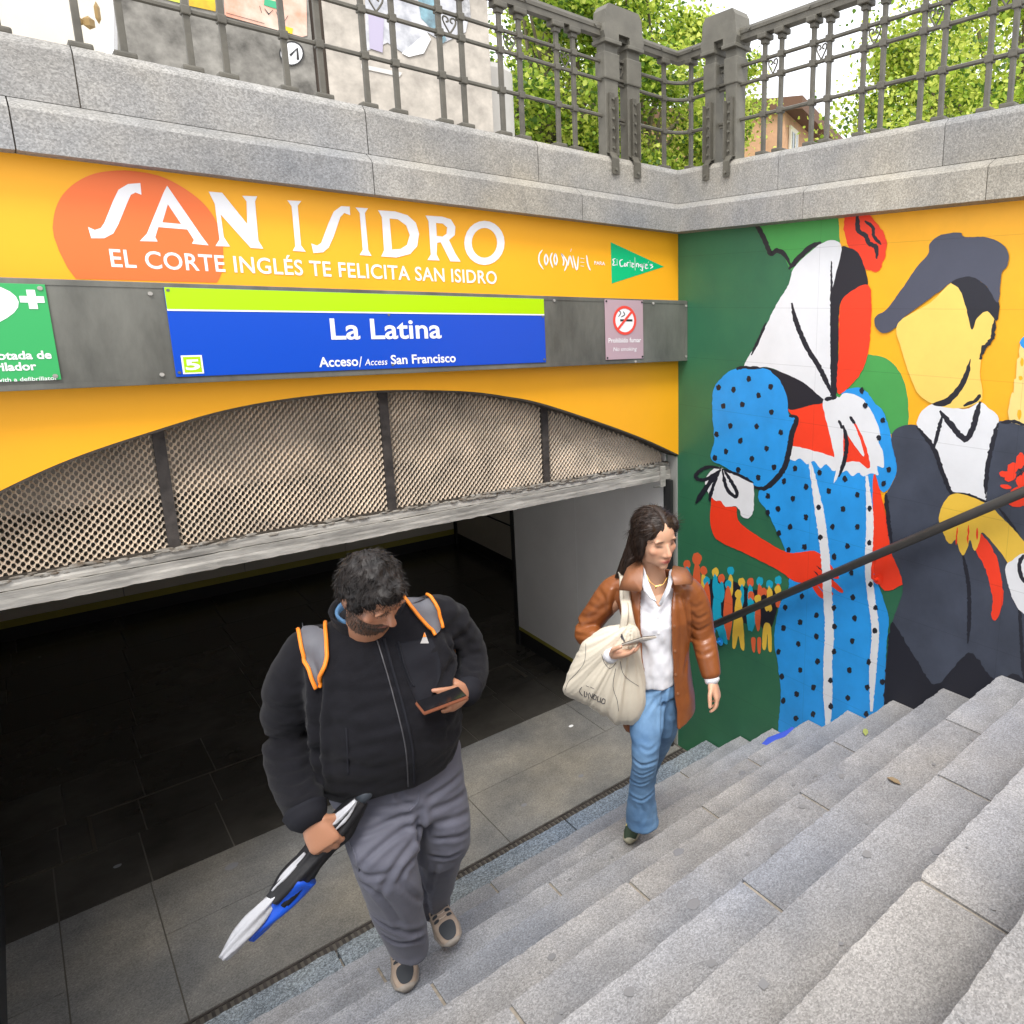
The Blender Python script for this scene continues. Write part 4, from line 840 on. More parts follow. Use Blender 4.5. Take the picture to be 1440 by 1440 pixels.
poster(on2, [(565, 75), (600, 45), (606, 55), (596, 75), (575, 80)], M_WHITE, k2, .010)
poster(on2, [(640, -30), (658, -28), (662, 25), (650, 20)], PC('poster_ink', (.12, .12, .13), (.6, .6, .6), 20), k2, .009)
# leaning white board at the left of the kiosk
bo = empty('leaning_board', tuple(dirp(158, 60, 5.4)[:2])+(ZS,), 'white leaning board edge beside the left end of the kiosk', 'board')
a, b = dirp(140, -60, 5.4), dirp(158, -60, 5.4); c, d = dirp(160, 90, 5.2), dirp(151, 90, 5.2)
mesh('board_panel', [a, b, c, d]+[q+np.array([.02, .04, 0]) for q in (a, b, c, d)], [(0, 1, 2, 3), (7, 6, 5, 4), (0, 4, 5, 1), (1, 5, 6, 2), (2, 6, 7, 3), (3, 7, 4, 0)], M_WHITE, bo)
# round grey column
cpt = dirp(690, 150, 7.3); MB().tube([(cpt[0], cpt[1], ZS-.1), (cpt[0], cpt[1], dirp(690, 103, 7.3)[2]), (cpt[0], cpt[1], dirp(690, 95, 7.3)[2])], [.20, .20, .17], 24).build('street_cabinet', mat('pale_grey_metal', (.50, .48, .44), .5, var=.08, vscale=3), None, (cpt[0], cpt[1], ZS), smooth=False, label='round pale grey street cabinet behind the railing left of the trees', cat='cabinet')
# cream corner building far left, building behind column, brick house on the right
M_CREAM = mat('cream_stucco', (.88, .82, .70), .85, var=.05, vscale=.6); M_BRICK = mat('orange_render', (.62, .36, .22), .85, var=.15, vscale=3); M_ROOF = mat('brown_eave', (.16, .085, .055), .85); M_GLS = mat('window_glass', (.22, .25, .28), .15)
def building(u0, u1, D0, D1, ztop, name, m, label, wins, ledges, eave=None):
    a = dirp(u0, 100, D0); b = dirp(u1, 100, D1); a[2] = b[2] = 0; d = (b-a)/np.linalg.norm(b-a); nn = np.array([-d[1], d[0], 0]); nn = nn if nn@(a-CP) > 0 else -nn; L = np.linalg.norm(b-a)
    o = empty(name, ((a+b)/2)[:2].tolist()+[ZS], label, 'building')
    def bx(s0, s1, o0, o1, z0, z1, nm, mm, par=o):
        v = [];
        for z in (z0, z1):
            for s, q in ((s0, o0), (s1, o0), (s1, o1), (s0, o1)): p_ = a+d*s+nn*q; v.append((p_[0], p_[1], z))
        return mesh(nm, v, [(0, 1, 5, 4), (1, 2, 6, 5), (2, 3, 7, 6), (3, 0, 4, 7), (4, 5, 6, 7), (3, 2, 1, 0)], mm, par)
    bx(0, L, 0, 6, ZS, ztop, 'building_wall', m)
    for s, z, w_, h_ in wins:
        wf = bx(s-w_/2-.12, s+w_/2+.12, -.06, -.01, z-.12, z+h_+.12, 'window', M_CREAM); bx(s-w_/2, s+w_/2, -.075, -.062, z, z+h_, 'pane', M_GLS, wf); bx(s-.03, s+.03, -.09, -.076, z, z+h_, 'glazing_bar', M_CREAM, wf)
    for z0, z1, pj in ledges: bx(-.1, L+.1, -pj, 0, z0, z1, 'cornice', m)
    if eave: bx(-.15, L+.3, -eave[0], 6.4, ztop, ztop+eave[1], 'roof', M_ROOF)
    return o, bx, L
o, bx, L = building(-420, 168, 17, 21, 16, 'cream_building', M_CREAM, 'bright cream stucco building seen behind the railing at the far left', [(q_, 12.0, 1.1, 2.2) for q_ in (2, 5, 8, 11, 13.4)], [(6.5, 6.75, .25), (11.2, 11.5, .3), (5.6, 5.75, .12)])
M_BR = mat('brown_ornament', (.30, .2, .08), .6)
for u, v, s in ((125, 32, .10), (113, 30, .06), (137, 18, .05)):
    q = dirp(u, v, 19.3); mb = MB(); mb.ell(q, (s, s, s*(1.2 if s > .055 else 4)), 4, 3); mb.build('ornament', M_BR, o)
for z in (8.1, 8.2): pass
o2, bx, L = building(690, 735, 34, 35, 13.0, 'balcony_building', M_CREAM, 'cream building with small iron balconies between the kiosk and the trees', [(.8, 11.2, .8, 1.4)], [(10.2, 10.5, .35), (12.7, 13, .5)])
mb = MB()
for i in range(14): 
    for z0 in (10.5,): s = .1+i*.11; q = None; mb.v += []
bx(.05, 1.7, -.5, -.44, 10.9, 11.6, 'balcony', M_DARK)
o3, bx, L = building(1106, 1171, 18, 22.2, 8.0, 'brick_house', M_BRICK, 'orange house with deep brown eaves seen between two trees on the right', [(.62, 6.7, .42, .95), (2.6, 6.7, .42, .95)], [(6.25, 6.4, .12)], eave=(.45, .28))
# ============================================================ trees
def leafmat(name, c, c2): 
    m = mat(name, c, .55, col2=c2, vscale=1.4, trans=.5, detail=3); return m
LM = [leafmat('plane_leaf_bright', (.50, .60, .07), (.78, .82, .20)), leafmat('plane_leaf_mid', (.26, .42, .04), (.46, .58, .08)), leafmat('plane_leaf_dark', (.06, .13, .02), (.12, .22, .03))]
M_BARK = mat('plane_bark', (.17, .14, .10), .9, var=.4, vscale=3, bump=.6, bscale=12)
def tree(u, D, zc, R, Rz, nclump, nleaf, seed, label, mats, leaf=.066, keep=None):
    rs = np.random.RandomState(seed); base = dirp(u, 100, D); bx_, by_ = base[0], base[1]
    t = empty('plane_tree', (bx_, by_, ZS), label, 'tree', 'plane trees beyond the railing')
    mb = MB(); mb.tube([(bx_, by_, ZS-.1), (bx_+.05, by_, ZS+1.2), (bx_+.1, by_+.1, zc-.5), (bx_, by_+.1, zc+Rz*.5)], [.2, .16, .12, .04], 10)
    cl = []
    for i in range(nclump):
        while True:
            p_ = rs.uniform(-1, 1, 3)
            if .25 < np.linalg.norm(p_) < 1: break
        n_ = np.linalg.norm(p_); p_ = p_/n_*(n_**.55); c = np.array([bx_, by_, zc])+p_*np.array([R, R, Rz]); cl.append(c)
    for c in cl[::3]:
        mid = (np.array([bx_, by_, zc-Rz*.5])+c)/2+rs.normal(0, .15, 3); mb.tube([(bx_+.05, by_+.05, zc-Rz*.7), mid, c], [.07, .04, .012], 6)
    mb.build('trunk', M_BARK, t)
    C = np.array(cl); idx = rs.randint(0, nclump, nleaf); sz = rs.uniform(.22, .50, nclump)*R/3
    P = C[idx]+rs.normal(0, 1, (nleaf, 3))*sz[idx][:, None]*np.array([1, 1, .6])
    if keep is not None:
        P = P[np.array([keep(q) for q in P])]; 
    nL = len(P); s = leaf*rs.uniform(.6, 1.3, nL)
    nrm = rs.normal(0, 1, (nL, 3))+np.array([0, 0, 1.1]); nrm /= np.linalg.norm(nrm, axis=1)[:, None]
    a = np.cross(nrm, rs.normal(0, 1, (nL, 3))); a /= np.linalg.norm(a, axis=1)[:, None]; b = np.cross(nrm, a)
    # five-point leaf folded along the midrib
    q = [(-.5, 0, 0), (-.25, -.45, .10), (.22, -.40, .12), (.62, 0, 0), (.22, .40, .12), (-.25, .45, .10)]
    V = np.zeros((nL, 6, 3))
    for i, (x, y, z) in enumerate(q): V[:, i] = P+s[:, None]*(a*x+b*y+nrm*z)
    V = V.reshape(-1, 3); k = np.arange(nL)*6
    F = np.concatenate([np.stack([k, k+1, k+2, k+3], 1), np.stack([k, k+3, k+4, k+5], 1)])
    me = bpy.data.meshes.new('crown'); me.vertices.add(len(V)); me.vertices.foreach_set('co', (V-np.array([bx_, by_, ZS])).ravel())
    me.loops.add(len(F)*4); me.loops.foreach_set('vertex_index', F.ravel().astype(np.int32)); me.polygons.add(len(F)); me.polygons.foreach_set('loop_start', np.arange(len(F), dtype=np.int32)*4)
    for m in mats: me.materials.append(m)
    mi = np.array([noise.noise(Vector(C[i]*.9)) for i in range(nclump)])[idx][:nL] if keep is None else None
    dd = rs.rand(nL); ch = np.where(dd < .5, 0, np.where(dd < .82, 1, 2)) if len(mats) > 2 else np.zeros(nL, int)
    me.polygons.foreach_set('material_index', np.concatenate([ch, ch]).astype(np.int32)); me.update(calc_edges=True); me.validate()
    o = bpy.data.objects.new('crown', me); COL.objects.link(o); o.parent = t; o['kind'] = 'stuff'; ORI[o.name] = (bx_, by_, ZS)
    return t
tree(775, 13.5, 6.9, 2.0, 2.6, 75, 30000, 3, 'darker green leafy plane tree nearest the kiosk', [LM[1], LM[2], LM[0]], .072)
tree(885, 14.5, 7.0, 2.3, 2.9, 105, 66000, 5, 'bright green plane tree behind the railing corner', [LM[0], LM[1], LM[2]])
tree(1012, 19, 5.7, 1.35, 1.7, 55, 20000, 8, 'low bright plane tree right of the railing corner, left of the brick house', [LM[0], LM[1], LM[0]], .09)
tree(1440, 13.5, 6.6, 2.9, 2.5, 115, 72000, 11, 'bright green plane tree beyond the mural side railing', [LM[0], LM[1], LM[2]], .066)
tree(1322, 17, 6.9, 1.6, 2.3, 50, 18000, 14, 'smaller pale plane tree just right of the brick house', [LM[0], LM[0], LM[1]], .072)
# ============================================================ small things on the stairs
def flatblob(x, y, z, rx, ry, m, name, label, cat, seed, group=None, pts=None, h=.0022):
    P = pts or [(x+rx*math.cos(t*.4488)*(1+.3*noise.noise(Vector((math.cos(t*.4488), math.sin(t*.4488), seed)))), y+ry*math.sin(t*.4488)*(1+.3*noise.noise(Vector((math.cos(t*.4488), math.sin(t*.4488), seed+4))))) for t in range(14)]
    n = len(P); mb = MB(); mb.v = [(p_[0], p_[1], z+.0006) for p_ in P]+[(x+(p_[0]-x)*.8, y+(p_[1]-y)*.8, z+h) for p_ in P]
    for i in range(n): mb.f.append((i, (i+1) % n, n+(i+1) % n, n+i)); mb.mi.append(0)
    mb.f.append(tuple(range(n, 2*n))); mb.mi.append(0)
    return mb.build(name, m, None, (x, y, z), label=label, cat=cat, group=group)
M_GUM = mat('old_gum', (.19, .19, .20), .8)
def tread_pt(u, v):
    for k in range(20, 0, -1):
        q = hit(u, v, 2, k*RISE)
        yn = -.3669-GO*(k-1)
        if yn-GO-.02 < q[1] <= yn+.01: return q, k
    return None, 0
for i, (u, v, r, lab) in enumerate([(1044, 1087, .022, 'dark round gum spot on the stairs, the farthest one up by the mural'), (954, 1198, .024, 'dark gum spot on the step right of the woman\'s shoe'), (975, 1271, .026, 'dark smudge of gum on the step below and right of the woman'), (1318, 1196, .020, 'dark gum spot at the back of a wide step near the right edge'), (1092, 1190, .018, 'faint gum spot on the middle steps')]):
    q, k = tread_pt(u, v)
    if q is not None: flatblob(q[0], q[1], k*RISE, r, r*.8, M_GUM, 'gum_spot', lab, 'gum spot', i, 'old gum spots on the steps')
for i, (u, v, s, c, lab) in enumerate([(1217, 1031, .028, (.30, .34, .10), 'small yellow green leaf lying on the steps near the mural'), (1257, 1100, .026, (.22, .16, .09), 'small curled brown leaf lying on the middle of the steps')]):
    q, k = tread_pt(u, v)
    if q is not None:
        z = k*RISE; mb = MB(); a = .6+i
        L = [(-1.2, 0, .1), (-.4, -.5, .25), (.5, -.45, .3), (1.2, 0, .15), (.5, .45, .35), (-.4, .5, .3)]
        mb.add([(q[0]+s*(x*math.cos(a)-y*math.sin(a)), q[1]+s*(x*math.sin(a)+y*math.cos(a)), z+.003+s*zz) for x, y, zz in L], [(0, 1, 2, 3), (0, 3, 4, 5)])
        mb.build('fallen_leaf', mat('leaf_litter_%d' % i, c, .7), None, (q[0], q[1], z), label=lab, cat='leaf')
flatblob(0, 0, 0, 0, 0, mat('blue_paint_spill', (.04, .09, .52), .5), 'paint_spill', 'spill of blue mural paint on a step beside the wall', 'paint spill', 1, pts=[tuple(hit(u, v, 2, 3*RISE)[:2]) for u, v in [(1071, 1045), (1080, 1036), (1098, 1030), (1112, 1022), (1120, 1015), (1122, 1018), (1108, 1031), (1095, 1040), (1078, 1049)]]) if False else None
q = [hit(u, v, 2, 3*RISE) for u, v in [(1070, 1046), (1078, 1039), (1092, 1036), (1084, 1044), (1076, 1048)]]
def spill(k, uv, name='paint_spill'):
    P = [tuple(hit(u, v, 2, k*RISE)[:2]) for u, v in uv]; cx = sum(p_[0] for p_ in P)/len(P); cy = sum(p_[1] for p_ in P)/len(P)
    return flatblob(cx, cy, k*RISE, 0, 0, MATS.get('blue_paint_spill') or mat('blue_paint_spill', (.05, .09, .5), .5), name, 'blue paint dripped on the step at the foot of the mural', 'paint', 1, None, P)
spill(4, [(1071, 1046), (1080, 1037), (1096, 1031), (1108, 1026), (1114, 1022), (1117, 1024), (1104, 1036), (1090, 1041), (1078, 1048)])
for i, (u, v) in enumerate([(803, 1021), (858, 1126), (817, 1091), (737, 1132), (165, 1218), (1000, 0)]):
    if v: q = hit(u, v, 2, 0.0); flatblob(q[0], q[1], .0, .02, .016, M_GUM if i else M_WHITE, 'gum_spot', ['pale fleck on the landing between the two people', 'dark gum spot on the landing left of the woman\'s knee', 'pale fleck of paper on the landing below the tote bag', 'small dark spot on the landing right of the man', 'dark blot on the landing left of the man\'s hand'][i], 'spot', 20+i)
rsg = random.Random(12)
mbg = MB()
for i in range(170):          # a scatter of small old stains and grit in the corners of the treads
    k = rsg.randint(2, 13); yn = -.3669-GO*(k-1); x = rsg.uniform(-3.4, -.05); y = yn-rsg.uniform(.02, .28); r = rsg.choice([.004, .006, .009, .014]); n0 = len(mbg.v)
    mbg.v += [(x+r*math.cos(t)*rsg.uniform(.7, 1.3), y+r*math.sin(t)*rsg.uniform(.7, 1.3), k*RISE+.0022) for t in [j*.785 for j in range(8)]]; mbg.f.append(tuple(range(n0, n0+8))); mbg.mi.append(0)
mbg.build('tread_stain', mat('faint_stain', (.19, .19, .195), .85), stair, kind='stuff')
q = hit(326, 1218, 2, 0); flatblob(q[0], q[1], 0, .035, .03, M_GUM, 'gum_spot', 'round dark stain on the landing left of the man\'s hand', 'spot', 33)
# ============================================================ people: helpers
from mathutils.bvhtree import BVHTree
def fuse(mb, voxel=.006, smooth=3, lam=.5):
    """melt overlapping closed forms into one continuous skin"""
    me = bpy.data.meshes.new('tmp'); me.from_pydata(mb.v, [], mb.f); o = bpy.data.objects.new('tmp', me); COL.objects.link(o)
    bm = bmesh.new(); bm.from_mesh(me); bmesh.ops.recalc_face_normals(bm, faces=bm.faces); bm.to_mesh(me); bm.free()
    r = o.modifiers.new('r', 'REMESH'); r.mode = 'VOXEL'; r.voxel_size = voxel; r.adaptivity = 0
    dg = bpy.context.evaluated_depsgraph_get(); ev = o.evaluated_get(dg); m2 = ev.to_mesh()
    n = len(m2.vertices); V = np.empty(n*3); m2.vertices.foreach_get('co', V); V = V.reshape(-1, 3)
    F = np.array([tuple(p.vertices) if len(p.vertices) == 4 else tuple(p.vertices)+(p.vertices[2],) for p in m2.polygons]) if len(m2.polygons) else np.zeros((0, 4), int)
    E_ = np.empty(len(m2.edges)*2, dtype=np.int32); m2.edges.foreach_get('vertices', E_); E_ = E_.reshape(-1, 2)
    ev.to_mesh_clear(); bpy.data.objects.remove(o); bpy.data.meshes.remove(me)
    deg = np.bincount(E_.ravel(), minlength=n)[:, None]
    for _ in range(smooth):
        S = np.zeros_like(V); np.add.at(S, E_[:, 0], V[E_[:, 1]]); np.add.at(S, E_[:, 1], V[E_[:, 0]]); V = V+lam*(S/np.maximum(deg, 1)-V)
    return V, F
def normals(V, F):
    fn = np.cross(V[F[:, 2]]-V[F[:, 0]], V[F[:, 3 if F.shape[1] > 3 else 1]]-V[F[:, 1]]); N = np.zeros_like(V)
    for k in range(F.shape[1]): np.add.at(N, F[:, k], fn)
    L = np.linalg.norm(N, axis=1)[:, None]; return N/np.maximum(L, 1e-9)
def displace(V, F, fn):
    N = normals(V, F); 
    d = np.array([fn(p) for p in V]); return V+N*d[:, None]
def clean(F): return [tuple(dict.fromkeys(int(i) for i in f)) for f in F]
def nz3(p, s, seed=0): return noise.noise(Vector((p[0]*s[0]+seed, p[1]*s[1], p[2]*s[2])))
def fold(p, s, seed=0):       # soft ridges
    a = nz3(p, s, seed); return 1-abs(a)*2.4
def creases(V, F, lines, flip=1):
    """press sewn-in folds into a garment: each line = (points, depth, half width)"""
    lines = [(p_, d_*(.95 if d_ >= .012 else flip), s_) for p_, d_, s_ in lines]
    bvh = BVHTree.FromPolygons([tuple(q) for q in V], clean(F)); N = normals(V, F); D = np.zeros(len(V))
    for pts, dep, s in lines:
        P = [surf(bvh, q[0], q[1], 0) for q in catmull(pts, 22)]; P = [q for q in P if q is not None]
        if len(P) < 2: continue
        P = np.array(P); L = len(P); near = np.where((np.abs(V-P.mean(0)).max(1) < np.abs(P-P.mean(0)).max()+.08))[0]
        d = np.full(len(near), 9.); tt = np.zeros(len(near))
        for i in range(L):
            q = np.linalg.norm(V[near]-P[i], axis=1); m_ = q < d; d[m_] = q[m_]; tt[m_] = i/(L-1)
        tap = np.clip(np.minimum(tt, 1-tt)*5+.25, 0, 1); D[near] += tap*(-dep*np.exp(-(d/s)**2)+dep*.62*np.exp(-((d-1.9*s)/s)**2))
    return V+N*D[:, None]
class Fig:
    def __init__(s, B):
        s.B = np.array(B, float); h = (CP-s.B)[:2]; h = h/np.linalg.norm(h); s.h = np.array([h[0], h[1], 0]); s.e = np.array([-h[1], h[0], 0]); s.z = np.array([0, 0, 1.])
    def J(s, u, v, off=0.0):
        r = ray(u, v); t = ((s.B-CP)@s.h+off)/(r@s.h); return CP+t*r
    def ring(s, uL, uR, v, off, dep, ex=1.0, vR=None, rot=0.0):
        L = s.J(uL, v, off); R = s.J(uR, v if vR is None else vR, off); a = (R-L)/2; c = (L+R)/2; b = s.h*dep
        if rot: ca, sa = math.cos(rot), math.sin(rot); a, b = a*ca+b*sa*(np.linalg.norm(a)/dep)*0+s.h*np.linalg.norm(a)*sa*0, b
        return (c, a, b, ex)
def limb(mb, pts, rs, n=14, flat=1.0, side=None):
    """tapered limb along smooth path; rs radii at the points"""
    P = catmull(pts, 4); K = len(pts); R = np.interp(np.linspace(0, K-1, len(P)), range(K), rs)
    rings = []; ref = np.array(side if side is not None else (0.3, 0.2, 1.0), float)
    for i, p in enumerate(P):
        d = P[min(i+1, len(P)-1)]-P[max(i-1, 0)]; d = d/np.linalg.norm(d); a = np.cross(d, ref); a /= np.linalg.norm(a)+1e-9; b = np.cross(a, d)
        rings.append((p, a*R[i], b*R[i]*flat))
    d0 = P[1]-P[0]; d0 /= np.linalg.norm(d0); d1 = P[-1]-P[-2]; d1 /= np.linalg.norm(d1)
    rings = [(P[0]-d0*R[0]*.55, rings[0][1]*.55, rings[0][2]*.55)]+rings+[(P[-1]+d1*R[-1]*.45, rings[-1][1]*.6, rings[-1][2]*.6)]
    mb.loft(rings, n)
def unit(v): v = np.array(v, float); return v/np.linalg.norm(v)
def hand(mb, W, d, n, side, curl, sc=1.0, thumb=(.5, .3), spread=.06, tip_info=None):
    """W wrist, d wrist->knuckles, n out of the palm, side towards the thumb; curl = bends of index..little"""
    d = unit(d); side = unit(np.array(side)-d*(np.array(side)@d)); n0 = np.cross(d, side); n = n0 if n0@np.array(n) > 0 else -n0
    mb.loft([(W-d*.02*sc, side*.023*sc, n*.019*sc), (W+d*.012*sc, side*.026*sc, n*.019*sc), (W+d*.045*sc, side*.036*sc, n*.0175*sc, .8), (W+d*.08*sc, side*.041*sc, n*.0145*sc, .8), (W+d*.096*sc, side*.038*sc, n*.011*sc)], 16)
    mb.ell(W+d*.038*sc+side*.024*sc+n*.010*sc, (d*.032*sc, side*.017*sc, n*.015*sc))
    L = [.070, .079, .073, .057]; pos = [.030, .0105, -.0095, -.029]; rr = [.0092, .0095, .0090, .0080]; tips = []
    for i in range(4):
        base = W+d*(.088-(abs(i-1.2)*.004))*sc+side*pos[i]*sc; c = curl[i] if hasattr(curl[i], '__len__') else (curl[i]*.9, curl[i]*1.1, curl[i]*.7)
        P = [base-d*.012*sc, base]; ang = 0; q = base; dd = unit(d+side*spread*(1.5-i))
        for k, f in enumerate((.45, .31, .24)):
            ang += c[k]; q = q+(dd*math.cos(ang)+n*math.sin(ang))*L[i]*f*sc; P.append(q)
        R = [rr[i]*1.05*sc, rr[i]*1.05*sc, rr[i]*.98*sc, rr[i]*.88*sc, rr[i]*.74*sc]
        limb(mb, P, R, 10, side=side); tips.append(q)
    b = W+d*.030*sc+side*.030*sc+n*.006*sc; t1 = unit(side*.75+d*.75+n*thumb[0]); t2 = unit(d*.9+side*.2+n*thumb[1])
    q1 = b+t1*.032*sc; q2 = q1+t2*.030*sc; q3 = q2+unit(t2+d*.1)*.026*sc; limb(mb, [b-t1*.012*sc, b, q1, q2, q3], [.013*sc, .013*sc, .0112*sc, .0105*sc, .0085*sc], 10, side=n); tips.append(q3)
    return tips, (d, side, n)
def head(mb, C, f, up, sc=1.0, nose=1.0, jaw=1.0, brow=1.0):
    """C between the ears at eye level; returns local frame"""
    f = unit(f); up = unit(np.array(up)-f*(np.array(up)@f)); s = np.cross(f, up)
    g = lambda x, y, z: C+(s*x+f*y+up*z)*sc
    A = lambda a, b, c: (s*a*sc, f*b*sc, up*c*sc)
    mb.ell(g(0, -.012, .030), A(.075, .096, .088), 28, 20); mb.ell(g(0, .022, -.020), A(.064, .066, .085), 24, 16); mb.ell(g(0, .036, -.058), A(.050*jaw, .052, .048), 22, 14); mb.ell(g(0, .066, -.094), A(.022*jaw, .018, .017), 12, 8)
    for q in (-1, 1): mb.ell(g(q*.040, .052, -.022), A(.023, .022, .022), 12, 8); mb.ell(g(q*.030, .078-.006*(1-brow), .022), A(.024, .010, .008), 12, 8); (mb.ell(g(q*.048, .012, -.066), A(.018, .036, .026), 12, 8) if brow else mb.ell(g(q*.040, .014, -.060), A(.016, .040, .030), 12, 8))
    mb.loft([(g(0, .080, .010), s*.007*sc, f*.008*sc), (g(0, .091, -.008), s*.008*sc, f*.010*sc), (g(0, .101*nose, -.026), s*.0115*sc, f*.012*sc), (g(0, .103*nose, -.036), s*.012*sc, f*.011*sc), (g(0, .094, -.044), s*.009*sc, f*.008*sc)], 12)
    for q in (-1, 1): mb.ell(g(q*.0125, .088, -.039), A(.0075, .010, .0068), 10, 7)
    mb.ell(g(0, .0845, -.0605), A(.021, .0095, .0048), 14, 8); mb.ell(g(0, .0835, -.0705), A(.019, .0095, .0058), 14, 8)
    for q in (-1, 1): 
        mb.loft([(g(q*.072, -.006, -.032), s*.006*sc, f*.008*sc), (g(q*.079, -.010, -.018), s*.006*sc, f*.014*sc), (g(q*.083, -.013, .004), s*.006*sc, f*.018*sc), (g(q*.082, -.012, .020), s*.005*sc, f*.013*sc)], 10)
    return lambda P: np.stack([(P-C)@s, (P-C)@f, (P-C)@up], 1)/sc, g
def face_fx(V, F, loc, skin, lipc, beard=0, beardc=(.05, .04, .035), sockets=.0085):
    """press in the eye sockets and return skin colours"""
    L = loc(V); N = normals(V, F); d = np.zeros(len(V)); gs = lambda x, y, z, r: np.exp(-(((L[:, 0]-x)**2+(L[:, 1]-y)**2+(L[:, 2]-z)**2)/(2*r*r)))
    for q in (-1, 1): d -= sockets*gs(q*.031, .078, .002, .0115); d -= .003*gs(q*.020, .082, -.055, .006)
    d -= .0035*gs(0, .094, -.0655, .004)*0
    V2 = V+N*d[:, None]; col = np.tile(np.array(skin), (len(V), 1)); near = np.linalg.norm(L, axis=1) < .16
    def mixc(w_, c): 
        nonlocal col
        w_ = np.clip(w_, 0, 1)[:, None]; col = col*(1-w_)+np.array(c)*w_
    rosy = (skin[0]*1.05, skin[1]*.78, skin[2]*.72)
    for q in (-1, 1): mixc(gs(q*.042, .060, -.028, .018)*.5, rosy)
    mixc(gs(0, .105, -.034, .012)*.5, rosy)
    if beard:
        b = ((L[:, 2] < -.045+.25*np.maximum(0, .045-L[:, 1])) & (L[:, 1] > -.02) & (L[:, 2] > -.13) & near).astype(float); b *= 1-np.exp(-((L[:, 0]/.016)**2+((L[:, 2]+.066)/.0075)**2)); mo = gs(0, .09, -.052, .012)*((np.abs(L[:, 0]) < .03))
        side_ = ((np.abs(L[:, 0]) > .052) & (L[:, 1] < .05) & (L[:, 1] > -.02) & (L[:, 2] < .03) & (L[:, 2] > -.12)).astype(float)*.6
        mixc(np.maximum(np.maximum(b, mo*1.2), side_)*beard, beardc)
    lip = np.exp(-((L[:, 0]/.0205)**2+((L[:, 2]+.0655)/.0085)**2))*(L[:, 1] > .07); mixc(lip*1.3, lipc)
    mixc(np.exp(-((L[:, 0]/.019)**2+((L[:, 2]+.0655)/.0018)**2))*(L[:, 1] > .07)*.8, np.array(lipc)*.35)
    for q in (-1, 1):
        mixc(np.exp(-(((L[:, 0]-q*.031)/.0155)**4+((L[:, 2]-.0225-.06*(.03-abs(q*.031)))/.0042)**2))*(L[:, 1] > .05)*.92, (.03, .022, .018))       # brows
        mixc(np.exp(-(((L[:, 0]-q*.031)/.0125)**4+((L[:, 2]-.0005)/.0048)**2))*(L[:, 1] > .05)*.85, (.035, .020, .016))      # lash line, lids lowered
        mixc(np.exp(-(((L[:, 0]-q*.0095)/.004)**2+((L[:, 2]+.0435)/.0028)**2))*(L[:, 1] > .08)*.8, (.12, .04, .03))
    return V2, col, near
def strands(name, roots, dirs, L, m, parent, org, wd=.0016, seg=5, seed=0, curl=.3, grav=.3, jitr=.25, label=None):
    rs = np.random.RandomState(seed); V = []; F = []
    for r, d in zip(roots, dirs):
        l = L*rs.uniform(.65, 1.2); d = unit(d+rs.normal(0, jitr, 3)); side = unit(np.cross(d, rs.normal(0, 1, 3))); q = np.array(r, float); b = len(V); cv = rs.normal(0, curl, 3)
        for i in range(seg+1):
            t = i/seg; w_ = wd*(1-t*.85); V += [q-side*w_, q+side*w_]; d = unit(d+cv/seg+np.array([0, 0, -grav])/seg); q = q+d*l/seg
            if i: F.append((b+2*i-2, b+2*i-1, b+2*i+1, b+2*i))
    o = mesh(name, V, F, m, parent, org, smooth=True); o['kind'] = 'stuff'; return o
M_SKIN = lambda n, r=.5: mat(n, (.5, .3, .2), r, vcol=True, var=.06, vscale=60, bump=.12, bscale=500, spec=.4)
def skinmat(n):
    m = mat(n, (.5, .3, .2), .48, vcol=True, bump=.12, bscale=450, spec=.4); b = m.node_tree.nodes['Principled BSDF']; b.inputs['Subsurface Weight'].default_value = .12; b.inputs['Subsurface Radius'].default_value = (.012, .005, .003); b.inputs['Subsurface Scale'].default_value = .5; return m
def surf(bvh, u, v, off=.002, u2=None):
    r = unit(ray(u, v)); loc, nn, i, dist = bvh.ray_cast(Vector(CP), Vector(r))
    if loc is None: return None
    nn = np.array(nn); nn = nn if nn@r < 0 else -nn
    return np.array(loc)+nn*off
def ribbon(bvh, left, right, m, name, parent, org, off=.006, n=14, thick=.004, ext=None):
    """strip lying on a garment between two drawn edges (photo pixels)"""
    Lc = catmull(left, n); Rc = catmull(right, n); k = min(len(Lc), len(Rc)); W = 6; V = []; 
    for i in range(k):
        for j in range(W+1):
            t = j/W; q = Lc[i]*(1-t)+Rc[i]*t; s = surf(bvh, q[0], q[1], off+(.003*math.sin(math.pi*t)))
            V.append(s)
    ok_ = [i for i, s in enumerate(V) if s is not None]; V = [V[min(ok_, key=lambda j: abs(j-i))] if s is None else s for i, s in enumerate(V)]
    F = []
    for i in range(k-1):
        for j in range(W): a = i*(W+1)+j; F.append((a, a+1, a+W+2, a+W+1))
    V = np.array(V)
    for _ in range(5):           # iron out
        G = V.reshape(k, W+1, 3); G2 = G.copy(); G2[1:-1] = (G[:-2]+2*G[1:-1]+G[2:])/4; V = G2.reshape(-1, 3)
    N = normals(V, np.array(F)); s = np.sign(((CP-V)*N).sum(1))[:, None]; N = N*s; n0 = len(V); V2 = np.concatenate([V, V-N*thick]); F2 = list(F)+[tuple(n0+i for i in f[::-1]) for f in F]
    border = [j for j in range(W+1)]+[i*(W+1)+W for i in range(1, k)]+[(k-1)*(W+1)+j for j in range(W-1, -1, -1)]+[i*(W+1) for i in range(k-2, 0, -1)]
    for i in range(len(border)): a, b = border[i], border[(i+1) % len(border)]; F2.append((a, b, n0+b, n0+a))
    return mesh(name, V2, F2, m, parent, org, smooth=True)
